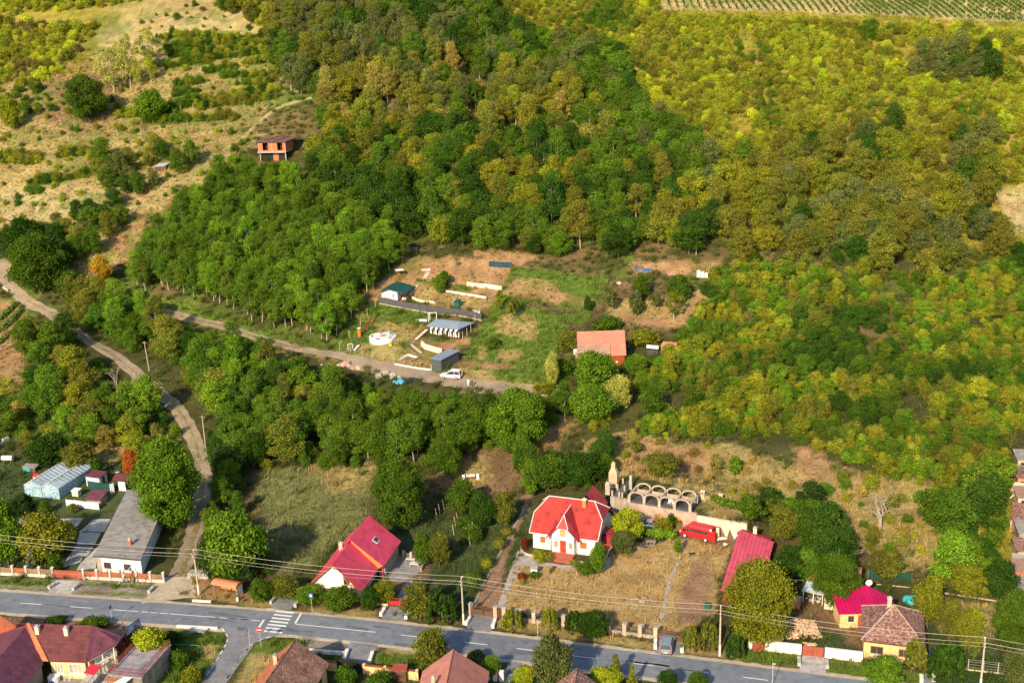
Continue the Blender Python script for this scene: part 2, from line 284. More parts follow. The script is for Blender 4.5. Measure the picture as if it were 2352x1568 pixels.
# ------------------------------------------------------------------ ground sheet
GC = dict(dry=(.38,.30,.115), soil=(.40,.24,.12), green=(.13,.19,.03), bright=(.13,.20,.035), under=(.085,.085,.028), field=(.20,.21,.08),
          lawn=(.47,.33,.145), yellow=(.33,.28,.045), red=(.34,.165,.085), darkgreen=(.05,.085,.025), gravel=(.33,.28,.23), concrete=(.36,.35,.34),
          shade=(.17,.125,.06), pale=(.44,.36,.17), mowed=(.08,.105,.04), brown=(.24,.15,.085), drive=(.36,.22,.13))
ZONES = [ # drawn in order; (colour, jitter px, polygon)
 ('under', 0, [(-900,-900),(3300,-900),(3300,2400),(-900,2400)]),
 ('dry', 30, [(-400,-200),(640,-200),(640,140),(620,250),(560,330),(520,420),(300,520),(0,640),(-400,640)]),
 ('pale', 40, [(210,60),(520,20),(620,80),(560,90),(400,110),(230,170),(200,120)]),
 ('pale', 30, [(0,430),(180,420),(330,470),(120,560),(0,540)]),
 ('brown', 30, [(100,170),(260,140),(250,270),(90,300)]),
 ('yellow', 40, [(-300,-100),(420,-100),(230,60),(200,180),(0,160),(-300,200)]),
 ('yellow', 60, [(1130,-60),(2900,-60),(2900,560),(2300,600),(1900,470),(1660,420),(1560,330),(1240,240)]),
 ('pale', 4, [(1480,-80),(2900,-80),(2900,74),(2352,54),(2100,40),(1800,28),(1500,26)]),
 ('pale', 20, [(2270,430),(2500,410),(2500,560),(2330,540)]),
 ('soil', 14, [(160,590),(300,500),(350,520),(300,600),(180,640)]),
 ('dry', 14, [(150,560),(260,520),(280,600),(190,625)]),
 ('yellow', 20, [(-300,850),(0,850),(90,930),(60,1000),(-300,1000)]),
 ('soil', 10, [(-200,690),(40,690),(70,750),(20,800),(-200,780)]),
 ('soil', 14, [(-200,800),(60,800),(60,860),(-200,880)]),
 ('green', 30, [(270,650),(420,690),(720,785),(760,800),(560,790),(340,712),(240,690)]),
 ('dry', 14, [(560,780),(830,830),(1000,850),(900,850),(640,800)]),
 # garden plots
 ('soil', 8, [(930,590),(1200,600),(1180,640),(1150,690),(950,680),(860,700),(830,700),(880,640),(930,600)]),
 ('soil', 6, [(940,560),(905,620),(840,690),(850,700),(925,650)]),
 ('green', 6, [(955,640),(1090,660),(1080,672),(960,652)]),
 ('dry', 8, [(960,655),(1090,680),(1140,700),(1090,715),(950,690)]),
 ('green', 10, [(830,690),(880,690),(1090,725),(985,730),(960,780),(1080,780),(1000,870),(760,800)]),
 ('dry', 12, [(860,740),(975,750),(950,790),(870,780)]),
 ('soil', 10, [(910,800),(1075,775),(1060,800),(985,850),(880,830)]),
 ('red', 5, [(960,775),(1040,790),(1010,812),(960,800)]),
 ('dry', 10, [(780,800),(900,780),(920,830),(840,820)]),
 # empty building plot in the middle
 ('bright', 4, [(1180,612),(1398,640),(1340,760),(1290,895),(1050,860),(1100,760)]),
 ('soil', 6, [(1172,640),(1200,636),(1240,660),(1300,672),(1362,688),(1352,706),(1250,694),(1150,676)]),
 ('dry', 9, [(1180,640),(1230,638),(1285,660),(1270,672),(1200,664)]),
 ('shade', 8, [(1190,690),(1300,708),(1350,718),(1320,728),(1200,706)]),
 ('dry', 8, [(1150,722),(1190,718),(1232,732),(1236,765),(1224,782),(1180,776),(1125,752)]),
 ('green', 8, [(1180,725),(1200,722),(1205,740),(1185,745)]),
 ('dry', 8, [(1095,800),(1120,798),(1125,828),(1098,826)]), ('dry', 8, [(1140,805),(1185,802),(1212,818),(1170,832),(1140,826)]),
 ('soil', 6, [(1062,826),(1180,838),(1195,848),(1120,850),(1050,840)]),
 ('dry', 8, [(1045,845),(1120,852),(1150,872),(1290,892),(1290,912),(1040,892)]),
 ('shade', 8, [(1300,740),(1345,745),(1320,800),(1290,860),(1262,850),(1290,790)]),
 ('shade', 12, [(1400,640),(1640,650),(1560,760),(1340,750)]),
 ('dry', 8, [(1400,690),(1560,690),(1620,655),(1650,680),(1560,755),(1400,735)]),
 ('soil', 6, [(1420,720),(1560,730),(1600,680),(1640,680),(1560,755),(1420,738)]),
 ('soil', 10, [(1440,600),(1660,600),(1640,640),(1440,625)]),
 ('soil', 12, [(1100,575),(1230,585),(1240,605),(1100,600)]),
 ('red', 16, [(1650,480),(1700,480),(1720,520),(1660,520)]),
 # lower slopes
 ('green', 30, [(0,900),(130,900),(300,1000),(150,1050),(0,1000)]),
 ('dry', 16, [(170,1030),(330,1010),(330,1050),(200,1070)]),
 ('mowed', 12, [(-200,1040),(130,1060),(330,1060),(380,1130),(250,1200),(-200,1200)]),
 ('field', 16, [(556,1080),(700,1075),(830,1060),(860,1100),(850,1200),(760,1260),(640,1330),(620,1320),(600,1230),(545,1180)]),
 ('shade', 10, [(545,1080),(600,1078),(590,1180),(640,1330),(600,1330),(545,1200)]),  # shadow of the hedge along the meadow edge, painted into the ground colour
 ('dry', 24, [(690,1070),(860,1060),(850,1130),(760,1130)]),
 ('soil', 16, [(1270,960),(1320,970),(1270,1040),(1180,1050),(1230,1010)]),
 ('brown', 20, [(1060,1020),(1220,1030),(1200,1130),(1080,1150),(980,1120)]),
 ('dry', 20, [(1040,1060),(1130,1060),(1120,1120),(1030,1110)]),
 ('mowed', 14, [(840,1240),(1220,1140),(1190,1290),(1080,1390),(960,1420),(820,1320)]),
 ('dry', 18, [(1330,1010),(1460,1000),(1640,1020),(1860,1080),(1880,1150),(1850,1180),(1700,1180),(1640,1210),(1600,1130),(1440,1090),(1380,1080)]),
 ('soil', 18, [(1440,1010),(1640,1030),(1620,1100),(1450,1090)]),
 ('soil', 14, [(1820,1020),(1900,1060),(2060,1110),(2160,1120),(2150,1140),(1880,1160),(1840,1100)]),
 ('dry', 24, [(1860,1090),(2160,1100),(2180,1290),(2060,1320),(1960,1240),(1880,1180)]),
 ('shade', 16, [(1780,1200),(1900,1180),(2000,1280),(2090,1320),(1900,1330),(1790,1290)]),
 ('yellow', 20, [(2160,1120),(2330,1120),(2340,1380),(2160,1320)]),
 # yards
 ('drive', 3, [(1160,1290),(1225,1135),(1205,1120),(1196,1180),(1095,1372),(1090,1392),(1150,1405)]),
 ('lawn', 4, [(1185,1290),(1390,1300),(1420,1250),(1660,1230),(1690,1230),(1650,1350),(1640,1420),(1530,1460),(1150,1395)]),
 ('drive', 10, [(1590,1290),(1630,1290),(1640,1420),(1560,1440),(1560,1380)]),
 ('brown', 6, [(1455,1185),(1700,1235),(1690,1260),(1440,1215)]),
 ('mowed', 8, [(2130,1390),(2290,1400),(2290,1520),(2150,1510),(2130,1440)]),
 ('dry', 20, [(2140,1370),(2290,1390),(2280,1470),(2160,1450)]),
 ('brown', 8, [(1720,1370),(1990,1380),(1990,1500),(1720,1460)]),
 ('mowed', 6, [(1800,1440),(1930,1450),(1960,1500),(1830,1490)]),
 ('mowed', 8, [(960,1320),(1090,1380),(1060,1420),(900,1390)]),
 ('brown', 4, [(895,1290),(985,1270),(985,1320),(930,1380),(890,1330)]),
 ('mowed', 4, [(-300,1180),(130,1190),(230,1310),(-300,1300)]),
 # verges north of the road
 ('gravel', 4, [(-300,1318),(380,1335),(360,1378),(-300,1352)]),
 ('green', 3, [(-300,1325),(135,1332),(128,1346),(-300,1338)]),
 ('green', 3, [(-300,1345),(130,1352),(120,1356),(-300,1350)]),
 ('green', 3, [(190,1337),(360,1345),(355,1354),(190,1344)]),
 ('green', 3, [(180,1356),(355,1365),(340,1370),(180,1361)]),
 ('soil', 5, [(415,1300),(480,1330),(600,1370),(640,1385),(430,1372)]),
 ('dry', 5, [(500,1375),(640,1385),(640,1395),(500,1383)]),
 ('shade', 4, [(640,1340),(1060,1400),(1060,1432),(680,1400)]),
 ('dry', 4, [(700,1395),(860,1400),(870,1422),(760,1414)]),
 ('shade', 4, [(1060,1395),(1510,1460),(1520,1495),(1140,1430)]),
 ('dry', 4, [(1140,1420),(1500,1475),(1500,1492),(1280,1462),(1140,1438)]),
 ('soil', 4, [(1170,1412),(1300,1430),(1300,1445),(1170,1428)]),
 ('brown', 4, [(1560,1470),(1980,1520),(2150,1548),(2150,1580),(1560,1500)]),
 ('green', 3, [(1700,1488),(1840,1502),(1838,1532),(1700,1515)]),
 ('green', 3, [(1900,1515),(2130,1545),(2120,1570),(1900,1548)]),
 ('dry', 4, [(1560,1486),(1700,1500),(1700,1510),(1560,1496)]),
 ('darkgreen', 4, [(2140,1500),(2352,1510),(2700,1540),(2700,1640),(2140,1590)]),
 # south of the road
 ('brown', 4, [(-300,1410),(120,1415),(330,1440),(-300,1600)]),
 ('concrete', 3, [(230,1490),(300,1490),(260,1580),(180,1580)]),
 ('gravel', 3, [(300,1432),(520,1445),(510,1455),(300,1440)]),
 ('green', 4, [(380,1445),(515,1450),(505,1500),(460,1600),(340,1600)]),
 ('dry', 4, [(470,1480),(505,1480),(490,1520),(450,1510)]),
 ('green', 4, [(600,1470),(760,1468),(800,1500),(620,1500)]),
 ('green', 2, [(590,1477),(625,1466),(660,1470),(640,1510),(560,1530),(548,1526),(575,1495)]),
 ('dry', 6, [(570,1500),(640,1500),(610,1600),(530,1600)]),
 ('gravel', 3, [(690,1465),(800,1470),(870,1480),(860,1500),(700,1490)]),
 ('green', 3, [(760,1500),(900,1500),(1000,1500),(980,1540),(780,1540)]),
 ('dry', 4, [(890,1480),(1000,1490),(1000,1500),(880,1500)]),
 ('mowed', 6, [(770,1545),(1000,1560),(1000,1700),(740,1700)]),
 ('mowed', 6, [(1000,1500),(2000,1590),(2000,1800),(1000,1800)]),
]
HEDGES = [ # rows of bushes on the terraces of the left hill
 [(360,92),(480,86),(610,92)],[(380,116),(455,110)],[(390,131),(450,125),(560,112)],[(380,158),(485,142)],[(470,167),(547,157)],[(512,179),(550,176)],[(406,198),(470,188)],
 [(397,222),(462,212)],[(437,234),(540,222),(645,205)],[(272,268),(390,256),(453,240)],[(330,284),(440,278),(547,270)],[(450,250),(560,235),(640,225)],[(0,372),(50,375),(95,372)],[(0,366),(50,369),(95,366)],[(10,360),(80,360)],[(272,262),(390,250),(453,234)],[(0,545),(60,540),(110,520)],[(135,360),(180,355),(230,352)],[(70,425),(140,415),(205,402)],
 [(400,106),(520,100),(620,106)],[(560,150),(640,140)],[(560,180),(640,170)],[(60,440),(100,442)],[(560,196),(630,190)],[(420,140),(540,130),(630,122)]]
for hl in HEDGES: ZONES.append(('green', 2, [(x, y-3) for x, y in hl]+[(x, y+5) for x, y in hl[::-1]]))
def axis(a, b, st, lo, hi):
    v = list(np.arange(a, b, st)); g = st
    x = a; pre = []
    while x > lo: g *= 1.25; x -= g; pre.append(x)
    g = st; x = v[-1]; post = []
    while x < hi: g *= 1.25; x += g; post.append(x)
    return np.array(pre[::-1]+v+post)
gx = axis(-215, 185, .6, -4000, 4000); gy = axis(118, 430, .6, -1500, 5000)
GX, GY = np.meshgrid(gx, gy); GZ = h(GX, GY)
nx, ny = len(gx), len(gy)
idx = np.arange(nx*ny).reshape(ny, nx)
FQ = np.stack([idx[:-1,:-1], idx[:-1,1:], idx[1:,1:], idx[1:,:-1]], -1).reshape(-1, 4)
px, py = proj(GX, GY, GZ); px = px.ravel(); py = py.ravel(); X = GX.ravel(); Y = GY.ravel()
n1 = vnoise(X, Y, 5, 1)-.5 + .6*(vnoise(X, Y, 1.7, 2)-.5); n2 = vnoise(X, Y, 5, 3)-.5 + .6*(vnoise(X, Y, 1.7, 4)-.5)
colr = np.zeros((len(px), 4), np.float32); colr[:, 3] = 1
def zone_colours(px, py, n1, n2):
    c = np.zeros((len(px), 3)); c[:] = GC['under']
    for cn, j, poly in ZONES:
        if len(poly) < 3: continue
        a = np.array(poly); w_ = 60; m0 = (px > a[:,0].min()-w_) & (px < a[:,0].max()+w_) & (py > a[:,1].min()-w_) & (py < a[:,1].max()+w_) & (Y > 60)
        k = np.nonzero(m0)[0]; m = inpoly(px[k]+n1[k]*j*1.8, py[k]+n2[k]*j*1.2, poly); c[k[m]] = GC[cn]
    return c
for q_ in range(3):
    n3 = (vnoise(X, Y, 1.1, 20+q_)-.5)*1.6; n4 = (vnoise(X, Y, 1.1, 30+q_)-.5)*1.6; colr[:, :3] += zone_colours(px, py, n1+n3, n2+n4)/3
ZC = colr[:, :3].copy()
# patchy mix: dry patches in green and green ones in dry
plot_ = inpoly(px, py, [(1180,612),(1398,640),(1340,760),(1290,895),(1050,860),(1100,760)])
q = vnoise(X, Y, 9, 8)*.6+vnoise(X, Y, 2.5, 9)*.4
far = tpar(X, Y) > 232
m = (q > .60) & far; colr[m, :3] = colr[m, :3]*.45+np.array(GC['green'])*.55
m = (q < .36) & far & ~plot_; colr[m, :3] = colr[m, :3]*.7+np.array(GC['soil'])*.3
# terrace stripes on the left hill
tt = tpar(X, Y); 
m = (px < 680) & (px > 360+n1*60) & (py < 240) & (py > 70); ter = ((GZ.ravel()+n2*1.2-X*.10) % 3.2)/3.2
colr[m & (ter > .62), :3] = colr[m & (ter > .62), :3]*.4+np.array(GC['green'])*.6
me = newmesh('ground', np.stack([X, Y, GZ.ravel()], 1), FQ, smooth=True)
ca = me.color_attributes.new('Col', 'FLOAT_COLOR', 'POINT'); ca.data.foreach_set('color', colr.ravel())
gm = bpy.data.materials.new('ground'); gm.use_nodes = True; nt = gm.node_tree; L = nt.links.new; b = nt.nodes['Principled BSDF']
b.inputs['Roughness'].default_value = 1; b.inputs['Specular IOR Level'].default_value = .1
a = _n(nt, 'ShaderNodeAttribute'); a.attribute_name = 'Col'; tc = _n(nt, 'ShaderNodeTexCoord')
n_a = _n(nt, 'ShaderNodeTexNoise'); n_a.inputs['Scale'].default_value = 2.2; n_a.inputs['Detail'].default_value = 8; n_a.inputs['Roughness'].default_value = .7
n_b = _n(nt, 'ShaderNodeTexNoise'); n_b.inputs['Scale'].default_value = .25; n_b.inputs['Detail'].default_value = 5
L(tc.outputs['Object'], n_a.inputs[0]); L(tc.outputs['Object'], n_b.inputs[0])
r1 = _n(nt, 'ShaderNodeMapRange'); r1.inputs[1].default_value = .3; r1.inputs[2].default_value = .7; r1.inputs[3].default_value = .5; r1.inputs[4].default_value = 1.45; L(n_a.outputs[0], r1.inputs[0])
r2 = _n(nt, 'ShaderNodeMapRange'); r2.inputs[1].default_value = .35; r2.inputs[2].default_value = .65; r2.inputs[3].default_value = .75; r2.inputs[4].default_value = 1.2; L(n_b.outputs[0], r2.inputs[0])
mu = _n(nt, 'ShaderNodeMath', operation='MULTIPLY'); L(r1.outputs[0], mu.inputs[0]); L(r2.outputs[0], mu.inputs[1])
vs = _n(nt, 'ShaderNodeVectorMath', operation='SCALE'); L(a.outputs['Color'], vs.inputs[0]); L(mu.outputs[0], vs.inputs['Scale']); L(vs.outputs[0], b.inputs['Base Color'])
bp = _n(nt, 'ShaderNodeBump'); bp.inputs['Distance'].default_value = .35; bp.inputs['Strength'].default_value = .8; L(n_a.outputs[0], bp.inputs['Height']); L(bp.outputs[0], b.inputs['Normal'])
me.materials.append(gm)
tag(link('ground', me), kind='structure')
def zone_at(X, Y, Z):
    """colour name of the ground zone under points"""
    px, py = proj(X, Y, Z); out = np.full(len(X), -1)
    for i, (cn, j, poly) in enumerate(ZONES): out[inpoly(px, py, poly)] = i
    return out

# ------------------------------------------------------------------ roads, tracks, paths
def smooth_line(pts, n=8):
    pts = [Vector(p) for p in pts]; out = []
    P = [pts[0]*2-pts[1]] + pts + [pts[-1]*2-pts[-2]]
    for i in range(1, len(P)-2):
        for k in range(n):
            t = k/n; a, b_, c, d = P[i-1], P[i], P[i+1], P[i+2]
            out.append(.5*((2*b_)+(c-a)*t+(2*a-5*b_+4*c-d)*t*t+(3*b_-a-3*c+d)*t**3))
    out.append(pts[-1]); return out
def strip(name, line, w, off, m, n=8, cross=5, jag=0.0, kind='structure', w1=None, flat=False, lat=0.0, parent=None):
    line = smooth_line([(p[0], p[1], 0) for p in line], n); V = []; Fs = []; N = len(line)
    for i, p in enumerate(line):
        d = (line[min(i+1, N-1)]-line[max(i-1, 0)]); d.z = 0; d.normalize(); nn = Vector((-d.y, d.x, 0))
        ww = w if w1 is None else w+(w1-w)*i/(N-1)
        for k in range(cross+1):
            f_ = k/cross-.5; e = ww*f_+lat
            if k in (0, cross): e += (rnd.random()-.5)*jag
            q = p+nn*e; V.append((q.x, q.y, float(h(q.x, q.y))+off-(.03 if jag and k in (0, cross) else 0)))
    c = cross+1
    for i in range(N-1):
        for k in range(cross): Fs.append((i*c+k, (i+1)*c+k, (i+1)*c+k+1, i*c+k+1))
    me = newmesh(name, V, Fs, (m,)); o = link(name, me, parent)
    if kind: o['kind'] = kind
    return o
M['asphalt'] = mat('asphalt', (.20,.225,.265), .85, .16, .8, .01, detail=10, dirt=.18)
M['asphalt_dark'] = mat('patched_asphalt', (.14,.155,.18), .85, .2, 2, .01)
M['asphalt2'] = mat('old_asphalt', (.24,.245,.26), .9, .2, 1.5, .01, dirt=.2)
M['paint'] = mat('road_paint', (.78,.78,.76), .7, .1, 4)
M['dirt'] = mat('dirt', (.37,.29,.21), .95, .3, 1.4, .04, col2=(.27,.21,.14))
M['grasstrack'] = mat('grassy_track', (.36,.30,.15), .95, .3, 1.4, .04, col2=(.22,.22,.07))
M['sand'] = mat('sandy_shoulder', (.50,.42,.31), .95, .2, 1.5, .03)
M['stone'] = mat('stone_path', (.42,.38,.34), .9, .3, 5, .04)
M['concrete'] = mat('concrete', (.47,.46,.44), .9, .18, 1.6, .01, dirt=.35)
road_px = [(-700,1338),(-300,1359),(70,1386),(628,1428),(1066,1474),(1346,1509),(1735,1558),(2352,1640),(3000,1735)]
road = [atz(x, y, 0) for x, y in road_px]
strip('road_shoulder', road, 8.5, .012, M['sand'], 24, 8, .7)
strip('main_road', road, 7.1, .03, M['asphalt'], 16, 4, .12)
RL = smooth_line([(p.x, p.y, 0) for p in road], 40)
RX = np.array([p.x for p in RL]); RY = np.array([p.y for p in RL])
def road_seg(xa, xb):
    return [Vector((p.x, p.y, 0)) for p in RL if xa <= p.x <= xb]
def dashes(pxs, name):
    for (a, b) in pxs:
        A = atz(a[0], a[1], 0); B = atz(b[0], b[1], 0)
        ya, yb = [float(np.interp(v.x, RX, RY)) for v in (A, B)]
        strip(name, [(A.x, ya), ((A.x+B.x)/2, (ya+yb)/2), (B.x, yb)], .16, .036, M['paint'], 4, 1)
s2 = lambda x, y: (x/3.675*.91875, (1350+y/3.675)*.91875)
s3 = lambda x, y: ((560+x/3.431)*.91875, (1250+y/3.431)*.91875)
s5 = lambda x, y: ((1100+x/3.675)*.91875, (1400+y/3.675)*.91875)
s6 = lambda x, y: ((1650+x/3.852)*.91875, (1300+y/3.852)*.91875)
s7 = lambda x, y: ((2060+x/3.852)*.91875, (1300+y/3.852)*.91875)
s1 = lambda x, y: (x/3.675*.91875, (1050+y/3.675)*.91875)
s4 = lambda x, y: ((1140+x/4.2)*.91875, (1150+y/4.2)*.91875)
s9 = lambda x, y: ((1440+x/5.88)*.91875, (1150+y/5.88)*.91875)
sa = lambda x, y: ((800+x/4.356)*.91875, (620+y/4.356)*.91875)
sb = lambda x, y: ((1150+x/3.92)*.91875, (620+y/3.92)*.91875)
sc = lambda x, y: (x/4.48*.91875, (600+y/4.48)*.91875)
sf = lambda x, y: ((500+x/5.6)*.91875, (280+y/5.6)*.91875)
sg = lambda x, y: ((2160+x/3.92)*.91875, (1000+y/3.92)*.91875)
dashes([(s2(-250,555),s2(-60,565)),(s2(185,575),s2(380,590)),(s2(648,604),s2(848,620)),(s2(1043,633),s2(1272,648)),(s2(1563,665),s2(1980,698)),(s2(1305,648),s2(1365,653)),
  (s2(1388,653),s2(1450,659)),(s2(1472,660),s2(1543,666)),(s2(2020,700),s2(2083,707)),(s2(2112,710),s2(2172,717)),(s2(2210,717),s2(2283,725)),(s3(50,1007),s3(107,1012)),(s3(143,1014),s3(210,1020)),(s3(238,1021),s3(308,1029)),
  (s3(615,1050),s3(1300,1128)),(s3(1520,1150),s3(1680,1170)),(s3(2060,1212),s3(2260,1235)),(s5(703,805),s5(860,826)),(s5(1230,878),s5(1443,905)),(s5(1725,933),s5(1960,965)),(s5(2243,1000),s5(2352,1015)),(s6(233,1435),s6(472,1467)),(s6(800,1505),s6(1040,1540))], 'lane_marking')
# zebra crossing and stop lines: bars parallel to the road
def quad(name, pts, off, m, kind='structure'):
    V = [(*atz(*p, 0).xy, off) for p in pts]; me = newmesh(name, V, [tuple(range(len(V)))], (m,)); o = link(name, me); o['kind'] = kind; return o
for i in range(7):
    y = 945+28.2*i; x = 447-16.7*i
    quad('zebra_stripe', [s3(x, y), s3(x+156, y+15), s3(x+150, y+29), s3(x-7, y+13)][::-1], .038, M['paint'])
quad('stop_line', [s3(655,966), s3(671,968), s3(620,1057), s3(602,1054)], .042, M['paint'])
quad('stop_line', [s3(332,1025), s3(352,1027), s3(288,1122), s3(271,1120)], .042, M['paint'])
# side street going off at the bottom left, with dashed edge lines
side = [atz(*p, 0) for p in [s3(150,1080), s3(90,1180), s2(2140,1010), s2(2010,1270), s2(1900,1500), s2(1750,1850)]]
side2 = [atz(x, y, 0) for x, y in [(560,1462),(546,1486),(520,1520),(493,1558),(462,1600),(430,1650)]]
strip('side_road', side2, 4.6, .026, M['asphalt2'], 10, 3, .1, w1=4.2)
quad('side_road_mouth', [(508,1438),(660,1452),(621,1464),(600,1469),(583,1478),(571,1496),(513,1490),(523,1466),(511,1443)], .022, M['asphalt2'])
for (x, y, x2, y2) in [(2043,808,2062,838),(2078,860,2090,885),(2092,905,2084,935),(2076,955,2058,985),(2046,1010,2024,1045),(2010,1072,1984,1110),(1970,1138,1940,1175),(1926,1202,1898,1242),(1882,1270,1850,1312),
    (2335,940,2312,955),(2283,985,2256,1015),(2240,1040,2210,1078),(2196,1100,2166,1140),(2150,1165,2122,1205),(2108,1235,2078,1275)]:
    p, q_ = s2(x, y), s2(x2, y2); A = atz(*p, 0); B = atz(*q_, 0); A.z = B.z = .04
    d = (B-A).normalized()*0; n_ = Vector((-(B-A).y, (B-A).x, 0)).normalized()*.09
    me = newmesh('edge_marking', [A-n_, B-n_, B+n_, A+n_], [(0,1,2,3)], (M['paint'],)); link('edge_marking', me)['kind'] = 'structure'
for (x, y, x2, y2) in [(400,1168,360,1182),(326,1192,288,1208),(260,1220,232,1243),(208,1263,180,1297),(166,1315,140,1348),(128,1372,102,1410),(88,1434,62,1468),(46,1496,22,1530)]:
    A = atz(*s3(x, y), 0); B = atz(*s3(x2, y2), 0); A.z = B.z = .04; n_ = Vector((-(B-A).y, (B-A).x, 0)).normalized()*.09
    me = newmesh('edge_marking', [A-n_, B-n_, B+n_, A+n_], [(0,1,2,3)], (M['paint'],)); link('edge_marking', me)['kind'] = 'structure'
def track(name, pxs, w, m='dirt', off=.07, jag=.5, ruts=True, n=10):
    L_ = [at(*p) for p in pxs]
    strip(name, L_, w, off, M[m], n, 6, jag)
    return L_
M['rutgrass'] = mat('rut_grass', (.24,.20,.09), 1, .4, 3)
T1 = track('dirt_road', [(-60,540),(-20,575),(2,600),(10,640),(60,690),(110,715),(150,745),(215,790),(310,855),(370,905),(415,950),(445,1010),(462,1060),(468,1110),(460,1160),(445,1230),(425,1290),(400,1330),(385,1372)], 3.0, n=8)
strip('grass_strip', [at(*p) for p in [(466,1090),(460,1160),(446,1230),(426,1290),(414,1325)]], 1.1, .10, M['rutgrass'], 8, 2, .4)
strip('dirt_road_mouth', [at(*p) for p in [(405,1325),(395,1350),(390,1378)]], 5, .074, M['sand'], 8, 5, .5, w1=8)
strip('grass_strip', [at(*p) for p in [(60,690),(110,715),(150,745),(215,790),(310,855),(370,905),(415,950),(445,1010),(460,1060)]], .6, .10, M['rutgrass'], 8, 2, .5)
g_ = random.Random(4)
for i_ in range(26):
    c_ = RL[int(len(RL)*(.25+.5*g_.random()))]; e_ = g_.uniform(-2.6, 2.6); a_, l_ = -14+g_.uniform(-6, 6), g_.uniform(.6, 3.5); u_ = Vector((math.cos(R_(a_)), math.sin(R_(a_)), 0)); v_ = Vector((-u_.y, u_.x, 0)); o_ = Vector((c_.x, c_.y+e_, .0332)); w_ = g_.uniform(.12, .5)
    me = newmesh('road_patch', [o_+u_*l_*x_+v_*w_*y_*g_.uniform(.7, 1.3) for x_, y_ in ((-1,-.6),(0,-1),(1,-.7),(1.05,.5),(.1,1),(-1,.8))], [tuple(range(6))], (M['asphalt_dark' if i_ % 3 else 'asphalt2'],)); link('road_patch', me)['kind'] = 'structure'
T2 = track('dirt_track', [(330,712),(400,722),(470,740),(560,765),(650,792),(750,812),(850,832),(960,852),(1060,876),(1160,890),(1290,905),(1400,925)], 2.6, n=8)
strip('grass_strip', [at(*p) for p in [(345,713),(400,722),(470,740),(560,765),(650,792),(700,800)]], 1.0, .11, M['rutgrass'], 8, 2, .4)
strip('gravel_yard', [at(*p) for p in [(790,828),(900,850),(1000,868),(1100,886),(1230,902)]], 4.8, .09, M['dirt'], 8, 6, .8)
track('hill_track', [(300,485),(360,455),(420,420),(500,355),(560,315),(590,285),(640,248),(720,225)], 1.5, 'grasstrack', n=8)
track('hill_track', [(20,545),(110,535),(200,535),(300,485)], 1.8, 'grasstrack', n=8)
track('garden_path', [(1225,1138),(1195,1290),(1152,1395)][1:] if False else [(1196,1262),(1180,1310),(1165,1350),(1150,1395)], 1.0, 'stone', .05, .3)
strip('garden_path', [at(*s5(2180,20)), at(*s5(2120,180)), at(*s5(2060,420)), at(*s5(2015,600))], .5, .05, M['stone'], 10, 2, .25)
strip('garden_path', [at(*s9(1580,1180)), at(*s9(1520,1380))], .4, .05, M['concrete'], 6, 2, .1)
strip('driveway_kerb', [at(*s4(715,520)), at(*s4(500,900)), at(*s4(290,1300)), at(*s5(320,390))], .25, .09, M['stone'], 10, 2, .1)
def drive(pts, m='asphalt2', nm='driveway'):
    quad(nm, pts, .034, M[m])
drive([s2(515,365), s2(735,372), s2(655,495), s2(440,480)][::-1], 'concrete')
drive([s3(455,815), s3(640,835), s3(575,940), s3(400,925)][::-1])
drive([s3(1405,905), s3(1570,915), s3(1560,1040), s3(1345,1025)][::-1])
drive([s5(300,490), s5(490,510), s5(465,660), s5(240,635)][::-1])
drive([s5(2010,720), s5(2210,720), s5(2200,870), s5(1975,850)][::-1])
drive([s6(1370,1300), s6(1580,1315), s6(1600,1490), s6(1340,1450)][::-1], 'concrete')
drive([s7(985,1440), s7(1050,1450), s7(1045,1568), s7(950,1568)][::-1])
drive([s3(1090,1215), s3(1320,1240), s3(1235,1405), s3(975,1395)][::-1])
drive([s5(640,930), s5(760,940), s5(640,1128), s5(540,1110)][::-1])
drive([s2(1150,750), s2(1250,770), s2(1100,900), s2(960,900)][::-1], 'concrete')
# concrete slabs of the left yard
for qi, (a, b_, c, d) in enumerate([((860,910),(1020,905),(960,1025),(735,1020)),((735,1030),(930,1032),(870,1140),(700,1150)),((690,1160),(860,1160),(800,1250),(640,1240)),((520,905),(770,900),(690,1000),(600,1000)),((370,905),(520,900),(480,960),(300,965)),((190,905),(370,900),(290,965),(150,960))]):
    quad('yard_slab', [s1(*p) for p in (a, b_, c, d)][::-1], .03+.004*qi, M['concrete'])
for qi, (a, b_, c, d) in enumerate([((640,130),(800,50),(740,200),(560,260)),((740,210),(900,60),(880,260),(700,280))]):
    quad('yard_slab', [s2(*p) for p in (a, b_, c, d)][::-1], .06+.004*qi, M['concrete'])
# ------------------------------------------------------------------ building helpers
class Fr:
    """local frame of a building: origin at A on the ground, x axis along A->B (both seen at height z above ground)"""
    def __init__(s, pa, pb, z=0.0, z0=None):
        def solve(p):
            g = 0.0 if z0 is None else z0
            for _ in range(12):
                q = atz(*p, g+z); 
                if z0 is not None: break
                g = .5*g+.5*float(h(q.x, q.y))
            return q
        a, b = solve(pa), solve(pb); s.rz = math.atan2(b.y-a.y, b.x-a.x); s.W = math.hypot(b.x-a.x, b.y-a.y)
        s.z0 = float(h(a.x, a.y)) if z0 is None else z0; s.o = Vector((a.x, a.y, s.z0)); s.c, s.s = math.cos(s.rz), math.sin(s.rz)
    def l(s, p, z):
        q = atz(*p, s.z0+z)-s.o; return Vector((q.x*s.c+q.y*s.s, -q.x*s.s+q.y*s.c, z))
    def w(s, x, y, z=0): return Vector((s.o.x+x*s.c-y*s.s, s.o.y+x*s.s+y*s.c, s.o.z+z))
    def root(s, name, label, cat, group=None): return empty(name, s.o, s.rz, label, cat, group)
